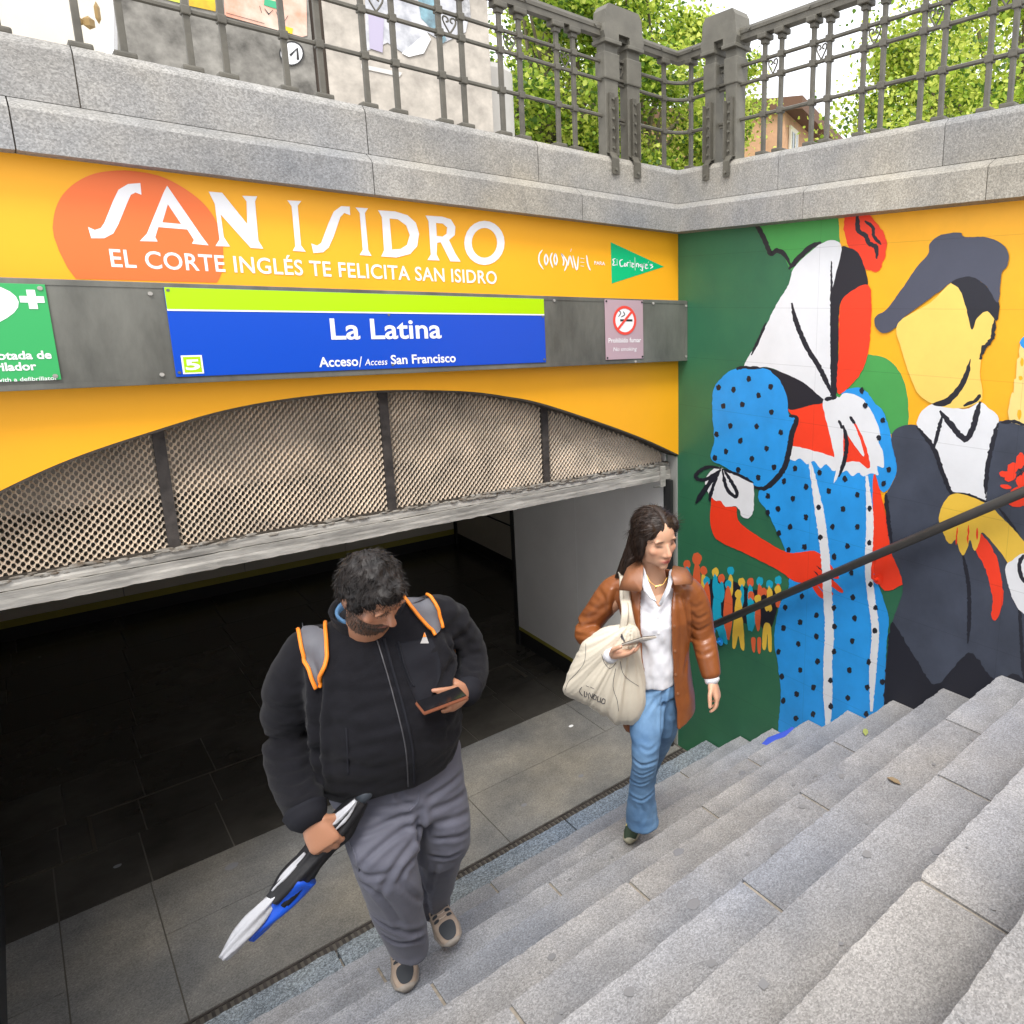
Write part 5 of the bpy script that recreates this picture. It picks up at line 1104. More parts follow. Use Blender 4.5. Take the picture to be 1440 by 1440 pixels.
def cord(bvh, pts, r, m, name, parent, org, off=.002, n=8):
    P = [surf(bvh, q[0], q[1], off) for q in catmull(pts, n)]; P = [q for q in P if q is not None]
    P2 = [P[0]]+[(P[i-1]+P[i]*2+P[i+1])/4 for i in range(1, len(P)-1)]+[P[-1]]
    return MB().tube(P2, r, 6).build(name, m, parent, org, smooth=True)
def shoe(prefix, heel, toe, up, parent, org, m_up, m_sole, m_acc, sc=1.0, stripes=None, lace=None):
    heel = np.array(heel, float); toe = np.array(toe, float); d = unit(toe-heel); up = unit(np.array(up)-d*(np.array(up)@d)); s = np.cross(d, up); L = np.linalg.norm(toe-heel); g = lambda x, y, z: heel+d*x*L+s*y+up*z
    mb = MB(); rg = [(.02, .022, .008), (.06, .034, .0), (.25, .036, 0), (.5, .038, .002), (.72, .047, 0), (.9, .038, .004), (1.0, .018, .014)]
    mb.loft([(g(x, 0, .016+z), s*w_*sc, up*.0155) for x, w_, z in [(-.01, .012, .003)]+rg], 18, caps=True)
    sole = mb.build(prefix+'_sole', m_sole, parent, org, smooth=True)
    mb = MB(); mb.loft([(g(x, 0, z), s*w_*sc, up*hh, .9) for x, w_, z, hh in [(.0, .014, .045, .02), (.05, .031, .055, .035), (.22, .034, .062, .045), (.40, .034, .055, .038), (.58, .038, .044, .028), (.76, .043, .036, .022), (.92, .034, .030, .015), (.99, .014, .026, .008)]], 20)
    mb.loft([(g(.18, 0, .07), s*.036*sc, d*.052), (g(.16, 0, .115), s*.034*sc, d*.050)], 16)
    V, F = fuse(mb, .006, 3); o = mesh(prefix, V, clean(F), m_up, parent, org, smooth=True); bv = BVHTree.FromPolygons([tuple(q) for q in V], clean(F))
    return o, bv, g, s, up, d
# ============================================================ the man
Z4 = 4*RISE
mn = Fig((-2.70, -1.42, Z4)); J = mn.J; h, e_, z_ = mn.h, mn.e, mn.z
M_SK1 = skinmat('skin_tanned'); M_SK2 = skinmat('skin_light')
SK1 = (.43, .21, .125); SK2 = (.66, .38, .25)
def at_z(q, z): q = np.array(q, float); q[2] = z; return q
HC = J(525, 834, .16); ff = unit(e_*.43+h*.62-z_*.62)
W_R = J(434, 1150, .21); K_R = J(462, 1194, .25)
W_L = J(656, 975, .12); 
mb = MB()
loc, gh = head(mb, HC, ff, z_*.8+h*.35, 1.0, nose=1.03, jaw=1.10)
limb(mb, [J(522, 960, .02), J(518, 900, .02), HC-unit(ff)*.02-z_*.03], [.075, .066, .062], 16)
mb.loft([mn.ring(440, 640, 1100, .02, .10), mn.ring(445, 632, 1040, .04, .11), mn.ring(450, 625, 960, .03, .10), mn.ring(455, 600, 915, .02, .07)], 20)
limb(mb, [J(440, 925, .0), J(408, 970, -.02), J(400, 1040, -.03), J(415, 1100, .08), W_R], [.06, .055, .048, .042, .029], 14)
limb(mb, [J(605, 880, .0), J(642, 905, -.06), J(662, 935, -.06), J(660, 960, .02), W_L], [.05, .045, .040, .036, .029], 14)
# umbrella axis and the gripping hand
UA, UB = J(336, 1332, .22), J(516, 1114, .19); ud = unit(UB-UA)
gp_ = UA+ud*((J(452, 1180, .2)-UA)@ud)
hd = unit(K_R-W_R); 
tipsR, _ = hand(mb, W_R, unit(K_R-W_R), -h*.9-z_*.1, ud, [(.75, 1.25, .8)]*4, 1.08, thumb=(.9, .9), spread=.0)
dL = unit(J(618, 990, .24)-W_L)
tipsL, frL = hand(mb, W_L, dL, z_*.6-h*.5, -e_*.2+z_*.4+h*.2, [(.25, .5, .4), (.3, .55, .4), (.35, .6, .4), (.4, .65, .4)], 1.05, thumb=(.75, .35))
legR = [J(500, 1120, .0), J(525, 1195, .10), J(548, 1262, .05), J(570, 1330, -.02)]; legL = [J(604, 1110, -.02), J(620, 1180, -.03), J(614, 1232, -.17), J(610, 1254, -.30)]
limb(mb, legR, [.07, .05, .04, .035], 12); limb(mb, legL, [.055, .045, .04, .035], 12)
fR = at_z(J(574, 1345, -.02), Z4+.05); pass
V, F = fuse(mb, .0042, 3)
V, col, near = face_fx(V, F, loc, SK1, (.34, .13, .10), beard=.74, beardc=(.035, .024, .018))
Lh = np.minimum(np.linalg.norm(V-W_R, axis=1), np.linalg.norm(V-W_L, axis=1)) < .22
for tp in tipsR+tipsL:      # nails and knuckles a shade lighter and redder
    w_ = np.exp(-((V-tp)**2).sum(1)/(2*.008**2))[:, None]*.45; col = col*(1-w_)+np.array((.62, .33, .26))*w_
man = mesh('person', V, clean(F), M_SK1, None, tuple(mn.B), smooth=True, cols=col)
setprops(man, 'bearded man in black fleece and grey trousers climbing the steps, eyes on his phone', 'person')
# eyes under lowered lids
# hair: thick short waves, grey among the black
M_HAIR1 = mat('black_grey_hair', (.006, .005, .005), .5, col2=(.026, .021, .019), vscale=38, detail=3, spec=.3, bump=.5, bscale=160, stretch=(1, 1, .5))
upv = unit(z_*.8+h*.35-ff*((z_*.8+h*.35)@ff)); sv = np.cross(ff, upv)
mb = MB(); A = lambda a, b, c: (sv*a*.93, ff*b*.94, upv*c*.97)
mb.ell(gh(0, -.022, .040), A(.091, .107, .094), 28, 20); mb.ell(gh(0, -.060, -.020), A(.078, .060, .075), 20, 14); mb.ell(gh(0, .055, .082), A(.056, .034, .032), 18, 12)
for q in (-1, 1): mb.ell(gh(q*.070, .006, .012), A(.020, .030, .038), 12, 10)
Vh, Fh = fuse(mb, .006, 2)
Vh = displace(Vh, Fh, lambda p: .0085*nz3(p, (34, 34, 26), 3)+.0045*nz3(p, (80, 80, 60), 1))
mesh('hair', Vh, clean(Fh), M_HAIR1, man, smooth=True)
Nh = normals(Vh, Fh); rs = np.random.RandomState(2); ii = rs.randint(0, len(Vh), 9000); ii = ii[((Vh[ii]-HC)@upv) > -.05]
sw = np.array([np.array([nz3(Vh[i], (14, 14, 14), 7), nz3(Vh[i], (14, 14, 14), 21), nz3(Vh[i], (14, 14, 14), 33)])*2.2 for i in ii])
TD = ff*.6-upv*.35+sv*.25+sw*.9; TD = TD-Nh[ii]*(TD*Nh[ii]).sum(1)[:, None]; TD = TD/np.linalg.norm(TD, axis=1)[:, None]+Nh[ii]*.01
strands('hair_strands', Vh[ii]-Nh[ii]*.002, TD, .027, M_HAIR1, man, tuple(mn.B), .0012, 4, 4, curl=.5, grav=.3, jitr=.07)
# beard stubble
ib = np.where((np.abs(col[:, 0]-.09) < .10) & near)[0]; Nb = normals(V, F)
if len(ib): ib = rs.choice(ib, min(1500, len(ib))); strands('beard', V[ib], Nb[ib]*.6-upv*.8+ff*.1, .007, mat('beard_hair', (.02, .016, .013), .6, col2=(.07, .06, .05), vscale=60), man, tuple(mn.B), .0008, 2, 5, curl=.2)
# fleece jacket
M_FLC = mat('black_fleece', (.0085, .0085, .0115), .95, sheen=.05, bump=.55, bscale=330, bdist=.0025, var=.2, vscale=30, spec=.2)
M_SOFT = mat('black_softshell', (.0095, .010, .015), .85, bump=.3, bscale=70, spec=.3)
mb = MB()
mb.loft([mn.ring(455, 640, 1112, .04, .150, .9, vR=1052), mn.ring(444, 643, 1096, .04, .168, .9, vR=1040), mn.ring(438, 648, 1060, .06, .192, .9, vR=1012), mn.ring(432, 648, 1015, .06, .190, .9, vR=975), mn.ring(428, 640, 970, .045, .170, .9, vR=940), mn.ring(424, 630, 928, .02, .145, .85, vR=893), mn.ring(436, 612, 902, .0, .118, .9, vR=864), mn.ring(462, 590, 876, .0, .090, 1, vR=846), mn.ring(478, 574, 862, .0, .07, 1, vR=842)], 28)
limb(mb, [J(458, 900, -.01), J(428, 922, -.01), J(408, 975, -.02), J(403, 1040, -.03), J(414, 1098, .08), J(431, 1144, .20)], [.064, .070, .070, .065, .060, .051], 20)
limb(mb, [J(588, 866, -.01), J(616, 868, -.03), J(643, 896, -.07), J(658, 930, -.05), J(660, 955, .03), J(656, 972, .095)], [.066, .074, .074, .070, .062, .050], 20)
Vj, Fj = fuse(mb, .0085, 4)
el = J(402, 1040, -.03)
def jk(p):
    a = 0
    dR = np.linalg.norm((p-J(408, 1040, -.02))*np.array([1, 1, .6])); q = p-mn.B; s = q@e_; zz = q[2]
    arm = s < -.20 or s > .30
    if arm: a += .010*nz3((zz*1.0+q@h*.5, s*.25, q@h*.2), (36, 6, 6), 3)+.007*(.4-abs(nz3((zz+s*.4, s*.4, q@h*.4), (34, 8, 8), 8)))
    else: a += .011*nz3((zz+s*.25, s*.35, 0), (19, 7, 5), 1)+.006*(.4-abs(nz3((zz-s*.35, s*.6, 0), (24, 9, 5), 5)))
    return a+.0008*noise.noise(Vector(p*220))
Vj = displace(Vj, Fj, jk)
hz = lambda u0, u1, v, b=8: [(u0, v), ((u0+u1)/2, v+b), (u1, v-1)]
Vj = creases(Vj, Fj, [([(441, 925), (447, 965), (445, 1010), (447, 1060), (452, 1095)], .020, .015), ([(630, 900), (640, 925), (640, 950), (634, 985)], .018, .014),
    (hz(462, 560, 965), .006, .011), (hz(452, 545, 993), .007, .012), (hz(465, 568, 1018, 10), .006, .012), (hz(452, 540, 1045, 9), .006, .012), (hz(480, 575, 1070, 10), .007, .013), (hz(590, 634, 1010, 5), .006, .011), (hz(592, 636, 1040, 5), .006, .011), (hz(470, 520, 940, 6), .005, .010)]
    +[([(374, v), (395, v+9), (420, v+8), (438, v-3)], .0075, .0085) for v in (985, 1012, 1034, 1054, 1073, 1092, 1112, 1130)]
    +[([(388, 955), (410, 968), (432, 960)], .007, .010), ([(642, 882), (655, 900), (668, 908)], .008, .010), ([(650, 905), (662, 918), (676, 918)], .009, .009), ([(648, 930), (662, 942), (676, 940)], .008, .008), ([(645, 950), (657, 957), (668, 955)], .007, .007), ([(600, 862), (618, 872), (636, 868)], .006, .010)], .5)
jacket = mesh('fleece_jacket', Vj, clean(Fj), M_FLC, man, smooth=True); BJ = BVHTree.FromPolygons([tuple(q) for q in Vj], clean(Fj)); OB = tuple(mn.B)
# collar standing open round the blue shirt
def collar(cpts, r0, mname, m, hgt, parent, org, gap=(1.1, 2.0), thick=.008, lean=.25, seed=0, cdir=None):
    """open ring: centre, axes; angle gap faces the throat"""
    c, a, b, up_ = cpts; V = []; n = 34; g0, g1 = gap; W = 4
    for i in range(n+1):
        t = g1+(2*math.pi-(g1-g0))*i/n; rad = a*math.cos(t)+b*math.sin(t); o_ = unit(rad); 
        hh = hgt*(1 if 2 < i < n-2 else .75)
        for k in range(W+1): V.append(c+rad*r0+up_*hh*k/W+o_*(lean*hh*(k/W)**1.5)+o_*.003*nz3(c+rad*r0+up_*hh*k/W, (40, 40, 30), seed))
        for k in range(W, -1, -1): V.append(c+rad*r0+up_*hh*k/W+o_*(lean*hh*(k/W)**1.5)-o_*thick)
    P = 2*(W+1); F = [(i*P+q, i*P+(q+1) % P, (i+1)*P+(q+1) % P, (i+1)*P+q) for i in range(n) for q in range(P)]+[tuple(range(P)), tuple(n*P+q for q in range(P))[::-1]]
    return mesh(mname, V, F, m, parent, org, smooth=True)
cN = J(519, 874, .01)
collar((cN, e_*.10, h*.088+z_*-.025, z_*.8+h*.12), 1.0, 'collar', M_FLC, .070, man, OB, gap=(.95, 1.75), lean=.15)
collar((cN+z_*.004, e_*.086, h*.076-z_*.02, z_*.8+h*.15), 1.0, 'shirt_collar', mat('blue_denim_shirt', (.07, .17, .32), .8, bump=.3, bscale=300, var=.15, vscale=20), .062, man, OB, gap=(1.2, 1.95), lean=.10, seed=3)
cord(BJ, [(540, 898), (552, 940), (566, 990), (580, 1050), (583, 1104)], .0045, M_SOFT, 'zip', man, OB, .001, 10)
cord(BJ, [(530, 900), (543, 942), (556, 990), (570, 1050), (574, 1106)], .0022, mat('zip_teeth', (.10, .10, .11), .4, metal=.5), 'zip_edge', man, OB, .001, 10)
ribbon(BJ, [(556, 905), (566, 940), (580, 975), (592, 1000)], [(606, 897), (616, 920), (620, 945), (612, 968)], M_SOFT, 'chest_panel', man, OB, .0015, 10, .002)
cord(BJ, [(560, 903), (566, 925), (576, 955), (582, 965)], .003, M_SOFT, 'pocket_zip', man, OB, .003, 8)
cord(BJ, [(487, 1024), (489, 1050), (490, 1088)], .0032, M_SOFT, 'pocket_edge', man, OB, .001, 8)
mb = MB()
P3 = lambda u, v, o=.006: surf(BJ, u, v, o)
for tri in ([(596, 890), (602, 906), (590, 906)],): mb.add([P3(*q) for q in tri], [(0, 1, 2)])
mb.build('logo_patch', mat('grey_logo', (.45, .44, .43), .5), man, OB); MB().add([P3(595, 890, .008), P3(598, 897, .008), P3(593, 897, .008)], [(0, 1, 2)]).build('logo_tip', mat('orange_trim', (.85, .24, .015), .55), man, OB)
mb = MB(); pts = [J(410, 1156, .19), J(418, 1152, .195), J(425, 1150, .195)]
cord(BJ, [(406, 1151), (412, 1146), (417, 1148), (424, 1143)], .0016, M_WHITE, 'cuff_logo', man, OB, .002, 4)
limb(mb, [J(429, 1139, .19), J(434, 1153, .215)], [.060, .050], 20); mb.build('cuff', M_SOFT, man, OB, smooth=True)
mb = MB(); limb(mb, [J(656, 966, .085), J(656, 980, .118)], [.054, .046], 20); mb.build('cuff', M_SOFT, man, OB, smooth=True)
# trousers
M_TRO = mat('grey_trousers', (.108, .112, .150), .72, bump=.35, bscale=260, bdist=.001, var=.08, vscale=12, sheen=.1)
mb = MB()
mb.loft([mn.ring(462, 632, 1060, .01, .125, vR=1000), mn.ring(458, 650, 1090, .02, .14, vR=1045), mn.ring(462, 655, 1130, .02, .14)], 24)
mb.loft([mn.ring(466, 590, 1120, .03, .12, .95), mn.ring(477, 592, 1155, .09, .108, .95), mn.ring(488, 587, 1190, .14, .095, .95), mn.ring(499, 590, 1230, .14, .086), mn.ring(511, 595, 1265, .10, .082), mn.ring(527, 600, 1300, .05, .080), mn.ring(543, 602, 1326, .0, .078), mn.ring(547, 600, 1336, .0, .076)], 24)
mb.loft([mn.ring(560, 655, 1105, .0, .12, .95), mn.ring(580, 661, 1145, .03, .105, .95), mn.ring(586, 661, 1180, .02, .092), (J(623, 1200, -.02), e_*.080, h*.080-z_*.02)], 24)
limb(mb, [J(623, 1180, .0), J(621, 1205, -.06), J(616, 1232, -.17), J(611, 1254, -.29), J(611, 1272, -.37)], [.080, .076, .070, .066, .064], 22)
Vt, Ft = fuse(mb, .008, 3)
def tr(p):
    q = p-mn.B; s = q@e_; zz = q[2]; o_ = q@h
    return .006*nz3((s+zz*.9, zz*.5, o_), (9, 3, 3), 2)+.002*nz3((s+zz*.6, zz*.8, o_), (30, 12, 8), 5)
    a = .013*nz3((s+zz*.9, zz*.5, o_), (12, 4, 3), 2)+.009*(.4-abs(nz3((s*.8-zz*.6+.13*o_, zz*.5+s*.3, o_), (15, 5, 4), 6)))+.003*nz3((s+zz*1.4, zz*.5, o_), (29, 9, 5), 9)
    if zz < .28 and s < .12: a += .011*nz3((zz, s*.3, o_*.3), (42, 8, 8), 4)
    return a
Vt = displace(Vt, Ft, tr); 
Vt = creases(Vt, Ft, [([(591, 1138), (588, 1175), (590, 1215), (597, 1255), (603, 1290)], .016, .012), ([(589, 1142), (560, 1150), (520, 1168), (488, 1176)], .009, .010), ([(588, 1156), (560, 1172), (525, 1200), (505, 1222)], .009, .010), ([(587, 1176), (565, 1205), (545, 1235), (535, 1262)], .008, .011), ([(472, 1122), (505, 1134), (550, 1134), (588, 1128)], .007, .009),
    ([(500, 1222), (520, 1232), (545, 1228)], .009, .010), ([(505, 1240), (530, 1256), (552, 1282), (566, 1305)], .010, .011), ([(560, 1238), (578, 1258), (597, 1266)], .009, .010), ([(516, 1280), (540, 1300), (575, 1312), (599, 1306)], .010, .010), ([(534, 1312), (560, 1326), (598, 1320)], .010, .009), ([(585, 1205), (570, 1222), (562, 1240)], .008, .010), ([(482, 1160), (490, 1190), (502, 1220)], .006, .009),
    ([(652, 1085), (630, 1105), (600, 1124)], .009, .011), ([(658, 1112), (635, 1128), (604, 1140)], .009, .011), ([(660, 1142), (638, 1152), (606, 1158)], .009, .011), ([(660, 1170), (640, 1178), (608, 1180)], .008, .010), ([(648, 1200), (630, 1206), (606, 1204)], .009, .010), ([(560, 1112), (566, 1126), (590, 1138)], .007, .009), ([(612, 1215), (608, 1238), (604, 1260)], .008, .009)], .72); mesh('trousers', Vt, clean(Ft), M_TRO, man, OB, smooth=True); BT = BVHTree.FromPolygons([tuple(q) for q in Vt], clean(Ft))
cord(BT, [(590, 1112), (588, 1128), (576, 1140)], .003, M_TRO, 'fly_seam', man, OB, 0, 6); cord(BT, [(480, 1160), (497, 1195), (505, 1225)], .0026, M_TRO, 'seam', man, OB, 0, 6)
# shoes
M_SH = mat('beige_mesh', (.38, .30, .24), .8, bump=.5, bscale=300, var=.15, vscale=20); M_SHB = mat('dark_toe_cap', (.03, .036, .045), .6); M_SOLE = mat('grey_sole', (.30, .27, .24), .7)
def dress_shoe(bv, g, s, up, d, L, parent, org, acc, sc=1):
    def P(x, y):       # point on the upper above sole coordinates
        q = g(x, y, .25); loc_, nn, i_, dd = bv.ray_cast(Vector(q), Vector(-up)); return (np.array(loc_)+up*.003) if loc_ is not None else None
    def patch(pts, m, nm, nn=3):
        Q = catmull(pts, nn, True); v = [P(*q) for q in Q]
        if any(x is None for x in v): return
        c = P(sum(q[0] for q in Q)/len(Q), sum(q[1] for q in Q)/len(Q))
        if c is None: return
        n = len(v); mesh(nm, v+[c], [(i, (i+1) % n, n) for i in range(n)], m, parent, org, smooth=True)
    patch([(.72, -.024), (.80, -.030), (.92, -.020), (.955, 0), (.92, .020), (.80, .030), (.72, .024), (.70, 0)], acc, 'toe_cap')
    for k in range(4):
        x = .42+k*.068
        for q in (-1, 1): patch([(x, q*.016), (x+.035, q*.018), (x+.025, q*.034), (x-.012, q*.032)], acc, 'mesh_window', 2)
    for k in range(5):
        x = .40+k*.058; v = [P(x, -.014), P(x+.01, 0), P(x, .014)]
        if all(a is not None for a in v): MB().tube(v, .0026, 6).build('lace', MATS['pale_lace'], parent, org)
mat('pale_lace', (.62, .52, .44), .8)
hl = at_z(hit(566, 1352, 2, Z4+.03), Z4+.002); tl = at_z(hit(574, 1400, 2, Z4), Z4+.002); dd = unit(np.array([tl[0]-hl[0], tl[1]-hl[1], 0])); hl = tl-dd*.295
hl = tl-h*.29+e_*.0; hl[2] = Z4+.001; tl[2] = Z4+.001
so_, bv, g, s_, up_, d_s = shoe('shoe', hl, tl, z_, man, OB, M_SH, M_SOLE, M_SHB, 1.1); dress_shoe(bv, g, s_, up_, d_s, .29, man, OB, M_SHB)
hl2 = J(606, 1262, -.42); tl2 = J(630, 1312, -.22); so_, bv, g, s_, up_, d_s = shoe('shoe', hl2, hl2+unit(tl2-hl2)*.285, h*.6+z_*.5, man, OB, M_SH, M_SOLE, M_SHB, 1.1); dress_shoe(bv, g, s_, up_, d_s, .29, man, OB, M_SHB)
# backpack (worn: its own thing)
bk = empty('backpack', tuple(J(520, 960, -.2)), 'grey backpack with orange piping, its straps over the man\'s shoulders', 'backpack'); OK_ = ORI[bk.name]
M_BPK = mat('grey_nylon', (.105, .108, .125), .6, bump=.4, bscale=420, var=.1, vscale=15); M_OR = MATS['orange_trim']
mb = MB(); mb.loft([(J(520, 900, -.26), e_*.11, h*.05), (J(522, 915, -.27), e_*.15, h*.08, .8), (J(528, 990, -.28), e_*.165, h*.10, .8), (J(532, 1060, -.26), e_*.155, h*.10, .8), (J(534, 1085, -.24), e_*.12, h*.06)], 20)
Vb, Fb = fuse(mb, .012, 2); mesh('pack_body', Vb, clean(Fb), M_BPK, bk, OK_, smooth=True)
SL, SR = [(421, 862), (420, 880), (425, 905), (432, 935), (443, 968)], [(452, 850), (458, 868), (461, 900), (460, 930), (449, 966)]
ribbon(BJ, SL, SR, M_BPK, 'strap', bk, OK_, .006, 8, .012)
cord(BJ, SL, .0058, M_OR, 'piping', bk, OK_, .012, 8); cord(BJ, SR, .0062, M_OR, 'piping', bk, OK_, .012, 8)
SL2, SR2 = [(566, 832), (572, 850), (586, 868), (600, 884), (612, 894)], [(582, 815), (596, 830), (608, 848), (617, 866), (618, 884)]
ribbon(BJ, SL2, SR2, M_BPK, 'strap', bk, OK_, .006, 8, .012)
cord(BJ, SL2, .0056, M_OR, 'piping', bk, OK_, .012, 8); cord(BJ, SR2, .0056, M_OR, 'piping', bk, OK_, .012, 8)
mb = MB()
for k in range(5):
    u0 = 425+k*4.6; a_, b_, c_, d__ = (surf(BJ, u0, 870+(-k*.5), .026), surf(BJ, u0+3, 869.6-k*.5, .026), surf(BJ, u0+3, 877-k*.5, .026), surf(BJ, u0, 877.4-k*.5, .026))
    if all(x is not None for x in (a_, b_, c_, d__)): mb.add([a_, b_, c_, d__], [(0, 1, 2, 3)])
if mb.v: mb.build('strap_print', M_WHITE, bk, OK_, kind='stuff')
# his phone
ph = empty('smartphone', tuple(J(628, 992, .25)), 'dark smartphone in a tan leather case in the man\'s left hand', 'phone')
a_ = unit(J(652, 984, .22)-J(604, 1002, .24)); nrm = unit(z_*.92+h*.02+e_*.05); nrm = unit(nrm-a_*(nrm@a_)); bb_ = np.cross(nrm, a_); pc_ = J(622, 990, .275)+nrm*.012
def slab3(c, a, b, n, la, lb, ln, name, m, parent, bev=.004):
    bm = bmesh.new(); bmesh.ops.create_cube(bm, size=1)
    for q in bm.verts: q.co = Vector((q.co.x*la, q.co.y*lb, q.co.z*ln))
    bmesh.ops.bevel(bm, geom=bm.edges[:], offset=bev, segments=2, affect='EDGES'); bm.verts.index_update()
    v = [c+a*q.co.x+b*q.co.y+n*q.co.z for q in bm.verts]; f = [[q.index for q in fc.verts] for fc in bm.faces]; bm.free(); return mesh(name, v, f, m, parent)
slab3(pc_, a_, bb_, nrm, .135, .076, .011, 'case', mat('tan_leather', (.23, .08, .04), .5), ph, .003); slab3(pc_+nrm*.006, a_, bb_, nrm, .127, .067, .004, 'screen', mat('black_glass', (.01, .01, .012), .12), ph, .001)
# umbrella in his right hand
um = empty('umbrella', tuple(gp_), 'folded black umbrella in a blue and clear plastic sleeve held by the man', 'umbrella')
M_BLKN = mat('black_nylon', (.012, .012, .015), .55, bump=.5, bscale=60, stretch=(1, 1, 1)); M_CLR = mat('crumpled_clear_plastic', (.50, .51, .55), .3, bump=.9, bscale=55, bdist=.004, spec=.8); M_BLUP = mat('blue_plastic', (.01, .09, .62), .35, bump=.6, bscale=40, bdist=.003)
su = unit(np.cross(ud, h)); sn = np.cross(su, ud); U = lambda t, x=0, y=0: UA+(UB-UA)*t+su*x+sn*y
def fold_loft(name, t0, t1, rad, m, n=24, folds=7, amp=.18, tw=1.5, off=(0, 0), seg=16):
    mb = MB(); b0 = 0
    for i in range(seg+1):
        t = i/seg; T = t0+(t1-t0)*t; r = np.interp(t, np.linspace(0, 1, len(rad)), rad)
        for k in range(n):
            an = 2*math.pi*k/n; rr = r*(1+amp*math.sin(folds*an+tw*t*4)+.08*math.sin(3*an+t*9)); mb.v.append(tuple(U(T, rr*math.cos(an)+off[0], rr*math.sin(an)+off[1])))
    for i in range(seg):
        for k in range(n): a = i*n+k; b = i*n+(k+1) % n; mb.f.append((a, b, b+n, a+n)); mb.mi.append(0)
    mb.f += [tuple(range(n))[::-1], tuple(seg*n+k for k in range(n))]; mb.mi += [0, 0]
    return mb.build(name, m, um, smooth=True)
fold_loft('canopy', .30, .95, [.036, .042, .038, .034, .036, .042, .034, .022], M_BLKN)
fold_loft('blue_sleeve', .06, .46, [.010, .020, .030, .036, .042], M_BLUP, folds=4, amp=.10, off=(.012, .004)); fold_loft('clear_sleeve', -.06, .34, [.012, .020, .023, .023, .019, .010], M_CLR, folds=5, amp=.22, off=(-.022, .010))
fold_loft('sleeve_fold', .72, .95, [.004, .014, .016, .012, .005], M_CLR, folds=5, amp=.3, off=(-.022, .022)); fold_loft('sleeve_edge', .34, .58, [.006, .010, .008, .004], M_CLR, folds=3, amp=.3, off=(-.036, .012))
mb = MB(); mb.tube([U(.93), U(.99), U(1.02), U(1.035)], [.018, .021, .019, .008], 18); mb.build('handle', mat('dark_rubber', (.045, .055, .07), .5), um, smooth=True)
# ============================================================ the woman
wo_ = Fig((-1.52, -1.47, Z4)); J = wo_.J; h, e_, z_ = wo_.h, wo_.e, wo_.z; OW = tuple(wo_.B)
HW = J(922, 757, .06); fw = unit(e_*.50+h*.80-z_*.16)
W_Rw = J(860, 921, .20); W_Lw = J(1001, 955, .06)
mb = MB()
locw, gw = head(mb, HW, fw, z_+h*.06, 1.03, nose=.99, jaw=.92, brow=0)
limb(mb, [J(922, 845, .0), J(920, 815, .0), J(918, 790, .02), HW-fw*.015-z_*.035], [.062, .052, .047, .050], 16)
mb.loft([wo_.ring(893, 950, 940, .0, .085), wo_.ring(897, 946, 905, .0, .08), wo_.ring(896, 948, 870, -.01, .07), wo_.ring(896, 946, 838, -.02, .055), wo_.ring(904, 938, 818, -.02, .045)], 20)
limb(mb, [J(880, 832, -.02), J(855, 850, -.05), J(828, 890, -.06), J(845, 912, .09), W_Rw], [.05, .048, .042, .036, .024], 14)
limb(mb, [J(960, 832, -.02), J(978, 850, -.03), J(986, 888, -.03), J(994, 925, .02), W_Lw], [.05, .048, .042, .036, .024], 14)
tR, frR = hand(mb, W_Rw, J(898, 917, .27)-W_Rw, z_*.9-h*.3, h*.8+z_*.3, [(.10, .30, .25), (.15, .35, .25), (.22, .42, .3), (.32, .5, .3)], .98, thumb=(.8, .2))
tL, frL = hand(mb, W_Lw, J(1010, 983, .08)-W_Lw, -e_*.75-h*.2, h*.8-e_*.2, [(.35, .55, .35), (.40, .6, .4), (.45, .7, .4), (.5, .7, .4)], .98, thumb=(.35, .25))
lgF = [J(912, 955, .0), J(908, 1005, .06), J(907, 1060, .10), J(902, 1110, .03), J(901, 1150, -.03)]; lgB = [J(936, 950, -.02), J(940, 1010, -.05), J(926, 1045, -.18), J(909, 1082, -.35), J(905, 1098, -.42)]
limb(mb, lgF, [.045, .042, .038, .036, .03], 12); limb(mb, lgB, [.045, .042, .038, .034, .03], 12)
V, F = fuse(mb, .0040, 6); V, col, near = face_fx(V, F, locw, SK2, (.50, .13, .11), sockets=.005)
for tp in tR+tL: w2_ = np.exp(-((V-tp)**2).sum(1)/(2*.007**2))[:, None]*.4; col = col*(1-w2_)+np.array((.70, .36, .30))*w2_
wom = mesh('person', V, clean(F), M_SK2, None, OW, smooth=True, cols=col)
setprops(wom, 'dark haired woman in a tan leather jacket and flared jeans climbing the steps', 'person')
# hair: long, straight, centre parting, swept behind the shoulder
M_HAIR2 = mat('dark_brown_hair', (.012, .007, .005), .46, col2=(.040, .022, .014), vscale=60, spec=.4, bump=.35, bscale=240, stretch=(1, 1, .06))
uw = unit(z_+h*.06-fw*((z_+h*.06)@fw)); sw_ = np.cross(fw, uw); A = lambda a, b, c: (sw_*a, fw*b, uw*c)
mb = MB(); mb.ell(gw(0, -.022, .041), A(.086, .103, .092), 30, 22); mb.ell(gw(0, -.055, -.03), A(.079, .062, .095), 24, 16)
for q in (-1, 1):
    mb.ell(gw(q*.073, -.012, -.01), A(.017, .046, .072), 16, 12); mb.ell(gw(q*.058, .018, .062), A(.026, .048, .040), 20, 14)
mb.loft([(gw(0, -.075, .02), sw_*.07, fw*.045), wo_.ring(886, 914, 745, -.02, .05), wo_.ring(881, 908, 764, -.015, .045), wo_.ring(875, 905, 782, -.01, .04), wo_.ring(870, 902, 796, -.01, .034), wo_.ring(866, 894, 806, -.01, .026), wo_.ring(865, 884, 813, -.015, .018)], 22)
Vh, Fh = fuse(mb, .0055, 4)
Lp = locw(Vh); Vh = Vh-uw*(.006*np.exp(-(Lp[:, 0]/.006)**2)*(Lp[:, 2] > .06))[:, None]
